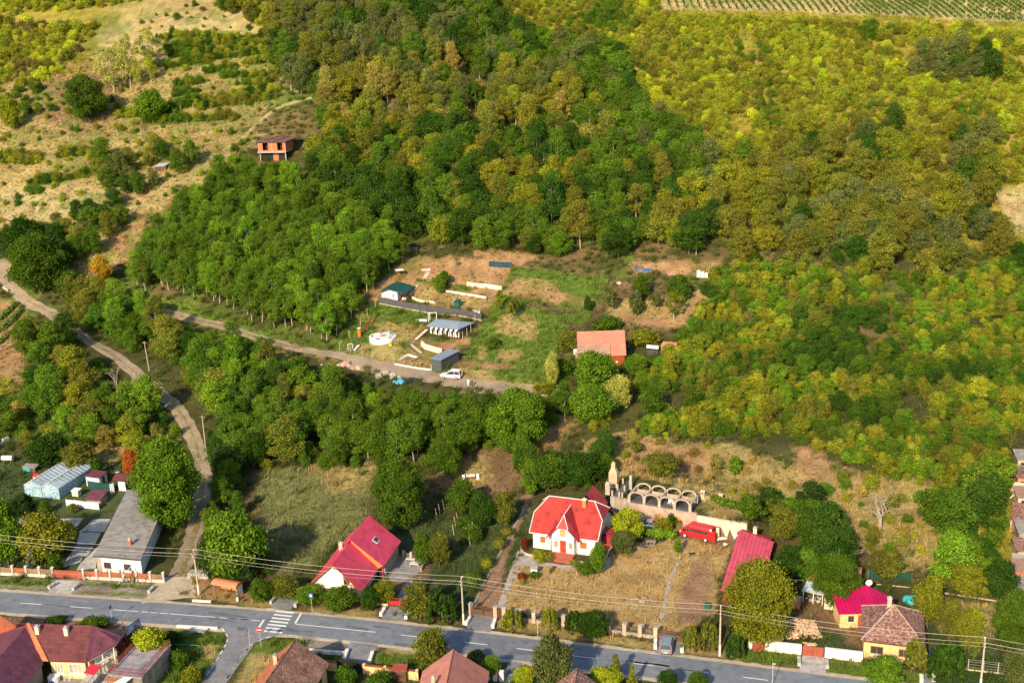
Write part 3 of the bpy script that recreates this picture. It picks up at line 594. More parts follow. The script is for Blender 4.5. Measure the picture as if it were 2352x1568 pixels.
def face_pt(face, W, D):
    return {'f': lambda a, n, z: (a, -n, z), 'b': lambda a, n, z: (a, D+n, z), 'r': lambda a, n, z: (W+n, a, z), 'l': lambda a, n, z: (-n, a, z)}[face]
def fbox(mb, P, a0, a1, n0, n1, z0, z1):
    q = [P(a, n, z) for a, n, z in ((a0,n0,z0),(a1,n0,z0),(a1,n1,z0),(a0,n1,z0),(a0,n0,z1),(a1,n0,z1),(a1,n1,z1),(a0,n1,z1))]
    b = len(mb.v); mb.v += q; mb.f += [tuple(b+i for i in f) for f in ((0,3,2,1),(4,5,6,7),(0,1,5,4),(1,2,6,5),(2,3,7,6),(3,0,4,7))]
def window(par, face, u, z, w, hh, W, D, fm='woodframe', pm='glass', bars=1, base=0, name='window'):
    P = face_pt(face, W, D); f = MB(); t = .09; n0, n1 = base-.02, base+.07
    fbox(f, P, u, u+w, n0, n1, z, z+t); fbox(f, P, u, u+w, n0, n1, z+hh-t, z+hh); fbox(f, P, u, u+t, n0, n1, z+t, z+hh-t); fbox(f, P, u+w-t, u+w, n0, n1, z+t, z+hh-t)
    for i in range(bars): c = u+w*(i+1)/(bars+1); fbox(f, P, c-.035, c+.035, n0, n1-.01, z+t, z+hh-t)
    o = f.build(name, M[fm], par); g = MB(); fbox(g, P, u+t, u+w-t, base-.02, base+.025, z+t, z+hh-t); g.build('pane', M[pm], o); 
    sl = MB(); fbox(sl, P, u-.08, u+w+.08, base-.01, base+.13, z-.07, z-.005); sl.build('sill', M['trim'], o); return o
def door(par, face, u, z, w, hh, W, D, m='reddoor', base=0, label=None):
    P = face_pt(face, W, D); f = MB(); fbox(f, P, u, u+w, base-.02, base+.05, z, z+hh); o = f.build('door', M[m], par, label); k = MB(); fbox(k, P, u+w-.18, u+w-.1, base+.05, base+.1, z+hh*.45, z+hh*.52); k.build('handle', M['steel'], o); return o
def chimney(par, x, y, z0, z1, w=.5, m='brick', cap='concrete'):
    c = MB(); c.box(x-w/2, x+w/2, y-w/2, y+w/2, z0, z1); o = c.build('chimney', M[m], par); k = MB(); k.box(x-w/2-.07, x+w/2+.07, y-w/2-.07, y+w/2+.07, z1+.003, z1+.1); k.box(x-.12, x+.12, y-.12, y+.12, z1+.103, z1+.3); k.build('chimney_cap', M[cap], o); return o
def walls(par, poly, z0, z1, m, name='wall'): 
    return MB().prism(poly, z0, z1).build(name, M[m], par)
def rake(mb, a, b, r=.07): mb.tube([a, b], r, 5)
for k, a in dict(white=((.82,.80,.75), .85, .10, 1.2, 0, 0, None, None, None, .3, .16), cream=((.80,.70,.50), .85, .08, 1.2), yellow=((.82,.56,.26), .85, .1, 1.3, 0, 0, None, None, None, .3, .2), trim=((.78,.76,.72), .7, .06, 3), plaster=((.70,.60,.46), .9, .2, 1.2),
    glassw=((.75,.78,.8), .5, .1, 4), steel=((.5,.5,.52), .4, .1, 5), darksteel=((.09,.09,.10), .5, .2, 5), wood=((.52,.23,.075), .7, .25, 4), woodframe=((.36,.17,.06), .6, .2, 4), darkwood=((.13,.07,.045), .8, .25, 4),
    reddoor=((.62,.05,.025), .5, .08, 3), rustred=((.34,.085,.05), .7, .25, 2), brightred=((.72,.035,.03), .45, .08, 2), brick=((.58,.24,.13), .85, .2, 4), palebrick=((.60,.42,.28), .9, .25, 4), greywood=((.30,.26,.22), .9, .3, 4),
    black=((.02,.02,.022), .6, .2, 3), rubber=((.02,.02,.02), .8, .1, 3), cloth=((.82,.82,.82), .9, .08, 3), teal=((.03,.30,.32), .7, .15, 3), greenmetal=((.02,.10,.095), .5, .12, 2), green=((.03,.20,.12), .6, .15, 3), blue=((.03,.16,.45), .6, .2, 3), tarp=((.10,.42,.62), .5, .25, 3), navy=((.02,.06,.10), .7, .25, 3),
    net=((.015,.07,.06), .9, .3, 3), plastic=((.75,.76,.77), .4, .08, 3), rubble=((.62,.40,.33), .9, .3, 6), rock=((.40,.36,.33), .9, .3, 5), terracotta=((.55,.18,.08), .8, .2, 4), orange=((.72,.20,.03), .5, .1, 3), skin=((.55,.34,.25), .6, .05, 5), denim=((.10,.13,.22), .8, .1, 5), turq=((.05,.45,.50), .6, .2, 2), bluesign=((.02,.12,.55), .5, .02, 3)).items():
    M[k] = mat(k, *a)
M['glass'] = mat('dark_glass', (.05,.055,.065), .12, .3, 2, spec=.6); M['curtain'] = mat('curtained_glass', (.45,.38,.30), .25, .3, 3)
M['shade_window'] = mat('red_shutter', (.50,.14,.05), .6, .1, 4); M['wheat'] = mat('yellow_pane', (.55,.42,.22), .3, .2, 3)
M['metalred'] = mat('red_metal_tiles', (.50,.052,.042), .5, .10, .7, stripes=('x', .35, .04, .3), dirt=.38); M['metalreddark'] = mat('dark_red_metal_tiles', (.40,.04,.05), .5, .15, .7, stripes=('y', .35, .03, .25), dirt=.3)
M['crimson'] = mat('crimson_sheet', (.80,.08,.15), .5, .08, .7, stripes=('y', .6, .03, .3), dirt=.28); M['crimsonx'] = mat('crimson_sheet_long', (.66,.10,.14), .5, .08, .7, stripes=('x', .55, .03, .2), dirt=.08)
M['magenta'] = mat('magenta_sheet', (.56,.008,.11), .45, .10, .7, stripes=('x', .6, .02, .25), dirt=.25); M['maroon'] = mat('maroon_tiles', (.19,.058,.06), .45, .12, .6, tiles=(.5,.5,.25), dirt=.3); M['purple'] = mat('purple_tiles', (.20,.065,.10), .45, .12, .6, tiles=(.5,.5,.25), dirt=.3)
M['tile_old'] = mat('old_clay_tiles', (.44,.24,.18), .9, .35, 3, tiles=(.34,.40,.45), dirt=.3); M['tile_orange'] = mat('orange_clay_tiles', (.62,.20,.10), .9, .15, 3, tiles=(.34,.40,.2), dirt=.15); M['tile_pink'] = mat('pink_clay_tiles', (.58,.24,.185), .9, .12, 2, tiles=(.3,.3,.14), dirt=.15)
M['tile_brown'] = mat('mossy_brown_tiles', (.27,.125,.10), .9, .3, 3, tiles=(.3,.36,.22), col2=(.42,.27,.22)); M['tile_cabin'] = mat('cabin_clay_tiles', (.60,.24,.16), .9, .12, 2, tiles=(.5,.42,.16)); M['boards_weathered'] = mat('weathered_boards', (.42,.25,.19), .9, .2, 2, stripes=('x', .35, .03, .3))
M['slab'] = mat('bitumen_slabs', (.33,.31,.29), .95, .16, 1.0, tiles=(1.5,1.2,.10), dirt=.35); M['bluegrey'] = mat('blue_grey_sheet', (.25,.32,.40), .45, .07, .8, stripes=('x', .5, .02, .12)); M['greysheet'] = mat('dark_grey_sheet', (.10,.11,.125), .5, .1, .8, stripes=('x', .3, .02, .3)); M['greysheety'] = mat('dark_grey_sheet_side', (.10,.11,.125), .5, .1, .8, stripes=('y', .3, .02, .3))
M['planks'] = mat('orange_planks', (.62,.27,.07), .7, .2, 3, stripes=('x', .28, .03, .55)); M['fenceplank'] = mat('brown_planks', (.30,.19,.12), .85, .25, 3, stripes=('x', .14, .03, .6)); M['redplank'] = mat('red_brown_planks', (.40,.13,.07), .8, .2, 3, stripes=('x', .14, .03, .5))
M['stonewall'] = mat('rubble_stone_wall', (.55,.46,.36), .9, .25, 5, tiles=(.5,.25,.4), col2=(.38,.30,.24)); M['cellar'] = mat('pinkish_masonry', (.66,.48,.37), .9, .2, 3, tiles=(.5,.22,.2), dirt=.25); M['archstone'] = mat('pale_stone', (.50,.41,.32), .9, .2, 5); M['logend'] = mat('cut_firewood', (.66,.45,.28), .9, .35, 8)
M['translucent'] = mat('greenhouse_film', (.42,.56,.66), .35, .3, 1.5, stripes=('y', .9, .02, .55), dirt=.2)
M['carpaint_w'] = mat('white_car_paint', (.80,.81,.83), .25, .02, 2, spec=.6); M['carpaint_s'] = mat('silver_car_paint', (.42,.46,.50), .25, .03, 2, metal=.5); M['vanred'] = mat('red_van_paint', (.66,.02,.025), .3, .04, 2, spec=.6); M['beigepaint'] = mat('beige_car_paint', (.55,.50,.44), .3, .03, 2, metal=.3)

# ---- white flat-roofed building, bottom left
f = Fr(s2(870,135), s2(1290,170), 3.0); W = f.W; D = 24.5; rt_ = f.root('flat_roofed_building', 'long low white building with a grey slab roof and two front windows', 'building')
bl_ = f.l(s1(1170,640), 3.3); kx = bl_.x/bl_.y; D = bl_.y; X1 = kx*D
walls(rt_, [(.1,.1),(W-.1,.1),(W-.1+X1,D),(.1+X1,D)], -.3, 2.75, 'white')
rf = MB().slab([(-.15,-.15,2.98),(W+.15,-.15,2.98),(W+.15+X1,D+.2,3.3),(-.15+X1,D+.2,3.3)], .2).build('roof', M['slab'], rt_)
MB().box(-.2, W+.2, -.21, -.155, 2.72, 3.0).bar((W+.19,-.1,2.9),(W+.19+X1,D,3.2),.08).build('gutter', M['darksteel'], rt_)
chimney(rf, 3.9, 4.2, 3.0, 3.95, .45, 'terracotta'); window(rt_, 'f', 1.35, .75, 1.25, 1.05, W, D, 'darkwood', base=-.1); window(rt_, 'f', 4.9, .75, 1.25, 1.05, W, D, 'darkwood', base=-.1)
MB().box(.08, .9, .07, .098, 0, 2.7).build('stone_cladding', M['stonewall'], rt_)
MB().bar((5.6,-3.6,.0), (7.1,-.2,2.6), .07).build('prop', M['trim'], rt_)
M['filmend'] = mat('torn_blue_film', (.42,.58,.66), .4, .2, 2, col2=(.14,.30,.38))
# ---- greenhouse with two spans
f = Fr(s1(235,690), s1(500,780), 0); W = 7.6; D = 11.6; rt_ = f.root('greenhouse', 'long double span greenhouse with torn pale blue film', 'greenhouse')
rt_.rotation_euler[2] = R_(-18)
for k in range(2):
    x0 = k*W/2; mb = MB(); mb.slab([(x0,0,2.2),(x0+W/4,0,3.1),(x0+W/4,D,3.1),(x0,D,2.2)][::-1], .04); mb.slab([(x0+W/4,0,3.1),(x0+W/2,0,2.2),(x0+W/2,D,2.2),(x0+W/4,D,3.1)][::-1], .04); mb.build('roof', M['translucent'], rt_)
    fm = MB(); 
    for j in range(13):
        y = j*D/12; fm.bar((x0+.04,y,2.22), (x0+W/4,y,3.14), .09).bar((x0+W/4,y,3.14), (x0+W/2-.04,y,2.22), .09)
    fm.bar((x0+W/4,0,3.15), (x0+W/4,D,3.15), .12); fm.build('frame', M['steel'], rt_)
    MB().yprism([(x0+.06,0),(x0+W/2-.06,0),(x0+W/2-.06,2.15),(x0+W/4,3.0),(x0+.06,2.15)], .02, .06).build('gable_panel', M['filmend'], rt_)
sd_ = MB().box(W-.03, W+.03, 0, D, .1, 2.15).box(-.03, .03, 0, D, .1, 2.15).box(.1, W-.1, D-.05, D, 0, 2.15); sd_.build('side_panel', M['filmend'], rt_)
# ---- small sheds of the same yard
f = Fr(s1(800,605), s1(920,622), 0); rt_ = f.root('storage_shed', 'white panelled shed with a dark maroon roof behind the greenhouse', 'shed'); W = 3.0; walls(rt_, [(0,0),(W,0),(W,2.2),(0,2.2)], 0, 2.0, 'cloth'); MB().slab([(-.15,-.2,2.1),(W+.15,-.2,2.1),(W+.15,2.5,2.3),(-.15,2.5,2.3)], .1).build('roof', M['purple'], rt_); window(rt_, 'r', .7, .2, .8, 1.7, W, 2.2, 'woodframe', 'glass')
f = Fr(s1(1060,640), s1(1230,650), 0); rt_ = f.root('open_shelter', 'open sided shelter with a maroon roof beside the walnut tree', 'shelter')
for x in (.1, 2.2, 4.4):
    for y in (.1, 2.2): MB().box(x-.06, x+.06, y-.06, y+.06, 0, 2.2).build('post', M['darkwood'], rt_)
MB().xprism([(-.3,2.15),(1.15,2.75),(2.6,2.15),(2.6,2.25),(1.15,2.85),(-.3,2.25)], -.2, 4.7).build('roof', M['maroon'], rt_); MB().box(2.25, 4.35, 2.1, 2.15, .2, 2.0).build('wind_screen', M['net'], rt_)
def sheet_cloth(name, pa, pb, hh, lab, m='cloth', z=0):
    f = Fr(pa, pb, z); n = 10; mb = MB(); V = []
    for i in range(n+1):
        x = f.W*i/n; y = .07*math.sin(i*1.9); V.append((x, y))
    for i in range(n):
        s_ = .25*abs(math.sin(i*.6)); s2_ = .25*abs(math.sin((i+1)*.6)); mb.face([(V[i][0],V[i][1],z+s_*.4), (V[i+1][0],V[i+1][1],z+s2_*.4), (V[i+1][0],V[i+1][1]*.3,z+hh), (V[i][0],V[i][1]*.3,z+hh)])
        mb.face([(V[i][0],V[i][1]+.02,z+s_*.4), (V[i][0],V[i][1]*.3+.02,z+hh), (V[i+1][0],V[i+1][1]*.3+.02,z+hh), (V[i+1][0],V[i+1][1]+.02,z+s2_*.4)])
    return tag(mb.build(name, M[m], None, None, f.o, f.rz), lab, 'sheet')
sheet_cloth('hanging_sheet', s1(1095,650), s1(1160,655), 1.9, 'white sheet hanging under the maroon shelter'); sheet_cloth('hanging_sheet', s1(1015,680), s1(1055,665), 2.0, 'white sheet hung on a line left of the maroon shelter')
f = Fr(s1(610,790), s1(915,825), 0); rt_ = f.root('sheeted_fence', 'low fence covered with white sheets in front of the poultry pen', 'fence')
for i in range(4): x = f.W*i/4; MB().box(x+.03, x+f.W/4-.03, -.03, .03, .05, 1.35+.05*(i % 2)).build('sheet', M['cloth'], rt_); MB().box(x-.03, x+.025, .035, .1, 0, 1.5).build('post', M['greywood'], rt_)
f = Fr(s1(785,740), s1(915,748), .8); rt_ = f.root('poultry_shed', 'small shed with a purple roof inside the green netting pen', 'shed'); W = 3.2; MB().slab([(0,-.3,1.2),(W,-.3,1.2),(W,2.6,1.9),(0,2.6,1.9)], .08).build('roof', M['purple'], rt_); walls(rt_, [(.2,0),(W-.2,0),(W-.2,2.3),(.2,2.3)], 0, 1.12, 'greywood')
f = Fr(s1(730,680), s1(970,720), 0); rt_ = f.root('netting_fence', 'dark green netting behind the poultry shed', 'fence'); MB().box(0, f.W, 2.4, 2.44, 0, 1.7).build('net', M['net'], rt_); [MB().box(x-.04, x+.04, 2.45, 2.53, 0, 1.9).build('post', M['greywood'], rt_) for x in (0, f.W/2, f.W)]
f = Fr(s1(665,705), s1(730,712), 0); rt_ = f.root('beehive_box', 'white boxed hutch standing left of the purple roofed shed', 'hutch'); MB().box(0,1.3,0,1,.2,1.2).build('box', M['cream'], rt_); MB().slab([(-.1,-.15,1.28),(1.4,-.15,1.28),(1.4,1.15,1.42),(-.1,1.15,1.42)], .06).build('lid', M['cloth'], rt_); [MB().box(x,x+.08,y,y+.08,0,.2).build('leg', M['wood'], rt_) for x in (.05,1.15) for y in (.05,.85)]
f = Fr(s1(215,470), s1(290,478), 0); rt_ = f.root('rabbit_hutch', 'turquoise animal hutch with a grey roof behind the greenhouse', 'hutch'); MB().box(0,1.5,0,1.1,.1,.95).build('box', M['turq'], rt_); MB().box(1.55,2.7,.1,1,0,.8).build('side_box', M['darkwood'], rt_); MB().slab([(-.1,-.2,1.0),(2.9,-.2,1.0),(2.9,1.3,1.2),(-.1,1.3,1.2)], .06).build('roof', M['slab'], rt_)
f = Fr(s1(310,560), s1(365,565), 0); rt_ = f.root('toy_house', 'small red and white play hut beside the greenhouse', 'play hut'); MB().box(0,.9,0,.9,0,.9).build('wall', M['cloth'], rt_); MB().xprism([(-.1,.9),(.45,1.4),(1,.9)], -.08, .98).build('roof', M['brightred'], rt_); door(rt_, 'f', .3, 0, .35, .65, .9, .9, 'brightred')
f = Fr(s1(30,400), s1(130,400), 0); rt_ = f.root('water_tank', 'rusty white cylindrical tank lying on legs in the grass', 'tank'); c = MB(); c.tube([(0,0,1.25),(.15,0,1.25),(2.0,0,1.25),(2.15,0,1.25)], .5, 16); c.build('barrel', M['plastic'], rt_); [MB().bar((x,y,0),(x,y*.5,.85),.08).build('leg', M['rustred'], rt_) for x in (.3,1.8) for y in (-.4,.4)]
f = Fr(s1(-60,280), s1(90,190), 0); rt_ = f.root('white_wall', 'white wall beside the meadow at the left edge above the tank', 'wall'); MB().box(0,f.W*.62,0,.2,-1,1.1).build('panel', M['white'], rt_); MB().box(f.W*.62+.02,f.W,0,.25,-1,1.5).build('panel', M['white'], rt_)
tag(MB().tube([(0,0,.1),(.5,.1,.12),(1.1,.0,.1)],.18,8).ball((1.2,0,.15),.3,5,.6).build('sack', M['cloth'], None, None, at(*s1(1030,495)), .4), 'pale sack lying on the grass behind the maroon shelter', 'sack')
tag(MB().tube([(math.cos(a)*.6,math.sin(a)*.6,.15) for a in [i*.5 for i in range(13)]],.14,6).build('washbasin', M['plastic'], None, None, at(*s1(97,810))), 'round white basin on the grass near the left edge', 'basin')
# ---- street fence with pillars and red gate
f = Fr(s2(5,318), s2(1510,388), 0); rt_ = f.root('street_fence', 'long low street fence with plank panels between pale pillars', 'fence')
px_l = [-600,-480,-360,-240,-120,5,125,250,372,493,775,898,1020,1140,1263,1388,1510]; X_ = [f.l(s2(x, 318+(x-5)*.0465), 0).x for x in px_l]
for i, x in enumerate(X_): 
    p = MB().box(x-.17,x+.17,-.17,.17,-.2,1.75).build('pillar', M['concrete'], rt_); MB().box(x-.22,x+.22,-.22,.22,1.753,1.83).build('cap', M['trim'], p)
for i in range(len(X_)-1):
    a, b_ = X_[i]+.18, X_[i+1]-.18; c = (a+b_)/2
    if i == 9: 
        continue
    MB().box(a, b_, -.1, .1, -.1, .5).build('plinth', M['plaster'], rt_)
    MB().yprism([(a,.52),(b_,.52),(b_,1.5)]+[(a+(b_-a)*k/8, 1.5-.12*math.sin(math.pi*k/8)) for k in range(7, 0, -1)]+[(a,1.5)], -.04, .04).build('panel', M['redplank' if i in (6,10,11,12,13,14) else 'fenceplank'], rt_)
gt = empty('gate', f.w(X_[9]+.2, 0, 0), f.rz, 'wide rust red double gate between pillars of the left yard', 'gate'); gw = X_[10]-X_[9]-.4
for k in (0, 1): MB().box(k*gw/2+.02, (k+1)*gw/2-.02, -.04, .04, .08, 1.35).build('gate_leaf', M['rustred'], gt)
MB().box(0, gw, -.06, -.045, .75, .83).build('rail', M['terracotta'], gt)
# ---- red house with orange boards (middle left)
f = Fr(s3(750,690), s3(1175,662), 2.9); f = Fr(s3(750,690), s3(1175,662), 2.9)
ax = f.l(s3(935,550), 6.3); rt_ = empty('red_roofed_house', f.o, 0, 'white house with steep crimson roof and orange boarded gable', 'house')
a0 = atz(*s3(935,550), 6.3); a1 = atz(*s3(1235,150), 6.6); rz = math.atan2(a1.y-a0.y, a1.x-a0.x)-math.pi/2; rt_.location = (a0.x, a0.y, 0); rt_.rotation_euler[2] = rz
Lr = math.hypot(a1.x-a0.x, a1.y-a0.y); yf = 7.4; wl = 4.0; wr = 4.3
walls(rt_, [(-wl+.45,.35),(.9,.35),(.9,2.0),(wr-1.0,2.0),(wr-1.0,Lr-.3),(-wl+.45,Lr-.3)], -.2, 2.75, 'white')
MB().yprism([(-wl+.4,2.753),(wr-1.0,2.753),(0,5.9)], 2.1, 2.3).build('inner_gable', M['planks'], rt_)
MB().yprism([(-wl+.45,2.753),(1.3,2.753),(1.3,4.85),(0,6.05)], .35, .6).build('gable', M['white'], rt_)
rf = MB(); rf.slab([(0,-.05,6.35),(-wl,-.3,2.75),(-wl,Lr+.3,2.75),(0,Lr+.3,6.35)], .12); rf.build('roof_left', M['crimson'], rt_)
r2_ = MB().slab([(.003,-.05,6.3),(.003,yf,6.3),(wr,yf,2.15),(wr,-.1,2.15)], .12).build('roof_front', M['crimson'], rt_)
r3_ = MB().slab([(.003,yf-.4,6.95),(.003,Lr+.3,6.95),(5.3,Lr+.3,2.75),(5.3,yf-.4,2.75)], .12).slab([(-.003,yf-.4,6.95),(-1.0,yf-.4,5.7),(-1.0,Lr+.3,5.7),(-.003,Lr+.3,6.95)], .1).build('roof_rear', M['crimson'], rt_)
MB().yprism([(.05,6.1),(wr,2.0),(5.0,2.75),(.05,6.8)], yf-.05, yf+.1).build('boarded_gable', M['planks'], rt_)
walls(rt_, [(wr-.4,yf+1.2),(4.9,yf+1.2),(4.9,Lr-.2),(wr-.4,Lr-.2)], -.2, 2.9, 'stonewall', 'side_wall')
MB().box(4.9,5.0,yf-.2,yf-.1,0,2.8).build('post', M['crimson'], rt_); MB().box(2.9,3.0,.2,.3,0,3.2).build('post', M['woodframe'], rt_)
sk = MB().slab([(2.3,yf+3.2,5.25),(2.3,yf+4.5,5.25),(3.1,yf+4.5,4.62),(3.1,yf+3.2,4.62)], .08).build('skylight', M['trim'], r3_); MB().slab([(2.42,yf+3.32,5.2),(2.42,yf+4.38,5.2),(2.98,yf+4.38,4.755),(2.98,yf+3.32,4.755)], .04).build('pane', M['glass'], sk)
chimney(rf := r3_, -1.9, yf+.6, 3.9, 5.6, .6, 'palebrick'); window(rt_, 'f', -2.0, .7, 1.9, 1.3, 0, 0, 'woodframe', base=-.35); window(rt_, 'f', 1.6, 1.0, .9, 1.1, 0, 0, 'cream', 'curtain', base=-2.0)
MB().yprism([(-.35,5.3),(.35,5.3),(0,5.75)], .31, .345).build('attic_vent', M['woodframe'], rt_)
MB().bar((-wl,-.32,2.7),(0,-.12,6.33),.16).bar((0,-.12,6.28),(wr,-.12,2.1),.14).build('bargeboard', M['rustred'], rt_)
MB().bar((1.32,.4,4.6),(3.2,.4,2.95),.14).bar((1.32,.4,2.85),(3.1,.4,2.85),.14).bar((2.2,.4,2.9),(1.4,.4,4.0),.1).build('truss', M['wood'], rt_)
MB().yprism([(1.32,2.9),(3.1,2.9),(1.32,4.5)], 1.85, 1.98).build('porch_boards', M['planks'], rt_)
# terrace of that house
quad('paved_yard', [s3(1360,610), s3(1450,470), s3(1740,490), s3(1700,600), s3(1560,700), s3(1390,690)][::-1], .04, M['slab']); quad('paved_path', [s3(1560,700), s3(1700,650), s3(1640,760), s3(1560,870), s3(1470,860)][::-1], .045, M['slab'])
f = Fr(s3(1480,465), s3(1735,520), 0); rt_ = f.root('garden_wall', 'low brick and iron wall round the paved terrace', 'wall')
for i in range(5): x = f.W*i/4; MB().box(x-.2,x+.2,-.2,.2,0,1.0).build('pillar', M['palebrick'], rt_)
for i in range(4): MB().box(f.W*i/4+.25,f.W*(i+1)/4-.25,-.03,.03,.1,.7).build('railing', M['darksteel'], rt_)
f = Fr(s3(1690,610), s3(1735,520), 0); rt_ = f.root('garden_wall', 'stone edging wall on the right side of the paved terrace', 'wall'); MB().box(0,f.W,-.1,.1,0,.6).build('base', M['archstone'], rt_)
f = Fr(s3(1590,580), s3(1665,590), 0); rt_ = f.root('garden_table', 'pale garden table standing on the paved terrace', 'table'); MB().box(0,1.6,0,.9,.7,.76).build('table_top', M['plastic'], rt_); [MB().box(x,x+.06,y,y+.06,0,.698).build('leg', M['steel'], rt_) for x in (.05,1.5) for y in (.05,.8)]
f = Fr(s3(1560,525), s3(1610,530), 0); rt_ = f.root('garden_bench', 'grey bench beside the table on the terrace', 'bench'); MB().box(0,1.5,0,.4,.4,.46).build('seat', M['plastic'], rt_); [MB().box(x,x+.06,0,.4,0,.398).build('leg', M['steel'], rt_) for x in (.05,1.4)]
# red gate + wall
f = Fr(s3(1415,900), s3(1565,912), 0); rt_ = f.root('gate', 'bright red low double gate beside the crimson roofed house', 'gate'); W = f.W
for k in (0, 1): 
    l_ = MB().box(k*W/2+.02,(k+1)*W/2-.02,-.03,.03,.1,.85).build('gate_leaf', M['brightred'], rt_); g = MB(); g.bar((k*W/2+.05,0,1.25),((k+1)*W/2-.05,0,1.25),.06); [g.bar((k*W/2+.1+j*.25,0,.85),(k*W/2+.1+j*.25,0,1.25),.03) for j in range(5)]; g.build('grille', M['brightred'], l_)
[MB().box(x-.07,x+.07,-.07,.07,0,1.5).build('post', M['brightred'], rt_) for x in (-.1,W+.1)]
f = Fr(s3(1175,880), s3(1410,905), 0); rt_ = f.root('garden_fence', 'low cream kerb wall with red posts left of the red gate', 'fence'); MB().box(0,f.W,-.1,.1,0,.35).build('plinth', M['cream'], rt_); [MB().box(x-.06,x+.06,-.06,.06,.353,1.3).build('post', M['rustred'], rt_) for x in (f.W*.35,f.W*.68,f.W-.1)]
f = Fr(s3(485,790), s3(545,800), 0); rt_ = f.root('garden_door', 'pale framed wire gate at the hedge right of the bus shelter', 'gate'); MB().box(0,.12,0,.12,0,1.5).box(1.4,1.52,0,.12,0,1.5).box(.12,1.4,0,.08,1.38,1.5).build('frame', M['cloth'], rt_); MB().box(.13,1.39,.02,.04,.1,1.35).build('mesh', M['greywood'], rt_)
# ---- white house with red roof and gabled porch
f = Fr(s4(770,752), s4(1490,852), 3.0); W = f.W; D = 10.2; rt_ = f.root('white_villa', 'white two level house with red tiled half hipped roof and steep central gable', 'house')
e = .45; walls(rt_, [(e,e),(W-e,e),(W-e,D-e),(e,D-e)], -.3, 3.15, 'white')
zr = 7.3; zh = 5.3; zc = 3.0; yh = D/2*(zh-zc)/(zr-zc); hi = 1.9
def gab(x): return [(e+.05,3.153),(D-e-.05,3.153),(D-yh-.3,zh-.25),(yh+.3,zh-.25)]
MB().xprism(gab(0), e, e+.2).xprism(gab(0), W-e-.2, W-e).build('gable', M['white'], rt_)
rfm = MB().slab([(0,0,zc),(W,0,zc),(W,yh,zh),(W-hi,D/2,zr),(hi,D/2,zr),(0,yh,zh)], .14).slab([(W,D,zc),(0,D,zc),(0,D-yh,zh),(hi,D/2,zr),(W-hi,D/2,zr),(W,D-yh,zh)], .14).build('roof', M['metalred'], rt_)
MB().slab([(0,D-yh,zh),(0,yh,zh),(hi,D/2,zr)], .12).slab([(W,yh,zh),(W,D-yh,zh),(W-hi,D/2,zr)], .12).build('roof_hip', M['metalreddark'], rt_)
def caps(a, b_, n, mb, r=.10): 
    a = Vector(a); b_ = Vector(b_)
    for i in range(n): p = a+(b_-a)*(i+.5)/n; q = (b_-a)/n*.4; mb.tube([p-q, p+q], r, 5, r*.8)
cp = MB(); caps((0,yh,zh+.05),(hi,D/2,zr+.05),13,cp); caps((W,yh,zh+.05),(W-hi,D/2,zr+.05),13,cp); caps((hi,D/2,zr+.05),(W-hi,D/2,zr+.05),26,cp); caps((W,D-yh,zh+.05),(W-hi,D/2,zr+.05),13,cp); caps((0,D-yh,zh+.05),(hi,D/2,zr+.05),13,cp); cp.build('ridge_tiles', M['trim'], rfm)
MB().bar((0,-.08,zc-.05),(W,-.08,zc-.05),.12).bar((W+.02,0,zc-.02),(W+.02,yh,zh-.02),.1).bar((-.02,0,zc-.02),(-.02,yh,zh-.02),.1).build('gutter', M['trim'], rfm)
xc = f.l(s4(1115,1000), 0).x+.1; hw = 1.85; yp = -.6    # porch gable
walls(rt_, [(xc-hw,yp),(xc+hw,yp),(xc+hw,e-.01),(xc-hw,e-.01)], -.3, 3.6, 'white', 'porch_wall')
MB().yprism([(xc-hw,3.603),(xc+hw,3.603),(xc+.75,4.75),(xc-.75,4.75)], yp, yp+.2).build('porch_gable', M['white'], rt_)
zt = 6.6; yt = D/2*(zt-zc)/(zr-zc); fl = 2.8
pr = MB(); 
for sx in (-1, 1):
    pts = [(xc,yp+.9,zt),(xc+sx*.95,yp-.3,4.75),(xc+sx*1.9,yp-.3,3.3),(xc+sx*fl,yp-.3,2.75),(xc+sx*fl,.1,2.95),(xc,yt,zt+.03)]
    q = [(xc,yp+.9,zt),(xc+sx*.95,yp-.3,4.75),(xc+sx*fl,yp-.3,2.75),(xc+sx*fl,.0,2.9),(xc,yt+.1,zt+.05)]
    pr.face(q if sx < 0 else q[::-1]); pr.face([(a,b_,c-.1) for a,b_,c in (q[::-1] if sx < 0 else q)])
    pr.bar((xc+sx*.95,yp-.3,4.7),(xc+sx*fl,yp-.3,2.7),.14)
prf = pr.build('porch_roof', M['metalreddark'], rt_); MB().face([(xc-.95,yp-.32,4.72),(xc+.95,yp-.32,4.72),(xc,yp+.9,zt)]).build('porch_hip', M['metalred'], prf)
cp = MB(); caps((xc-.95,yp-.3,4.78),(xc,yp+.9,zt+.05),11,cp,.08); caps((xc+.95,yp-.3,4.78),(xc,yp+.9,zt+.05),11,cp,.08); caps((xc,yp+.9,zt+.06),(xc,yt,zt+.06),9,cp,.08); cp.build('ridge_tiles', M['trim'], prf)
window(rt_, 'f', xc-.42, 3.35, .85, 1.1, W, D, 'woodframe', 'wheat', base=-yp); door(rt_, 'f', xc-.5, .45, 1.0, 2.1, W, D, base=-yp)
for x in (xc-1.45, xc+.95): window(rt_, 'f', x, 1.35, .55, .95, W, D, 'woodframe', 'wheat', base=-yp)
window(rt_, 'f', 1.7, 1.2, .85, 1.05, W, D, 'woodframe', 'shade_window', base=-e); window(rt_, 'f', W-3.1, 1.1, 1.1, 1.05, W, D, 'woodframe', 'shade_window', base=-e); window(rt_, 'r', 3.4, .7, .9, 1.5, W, D, 'darkwood', base=-e)
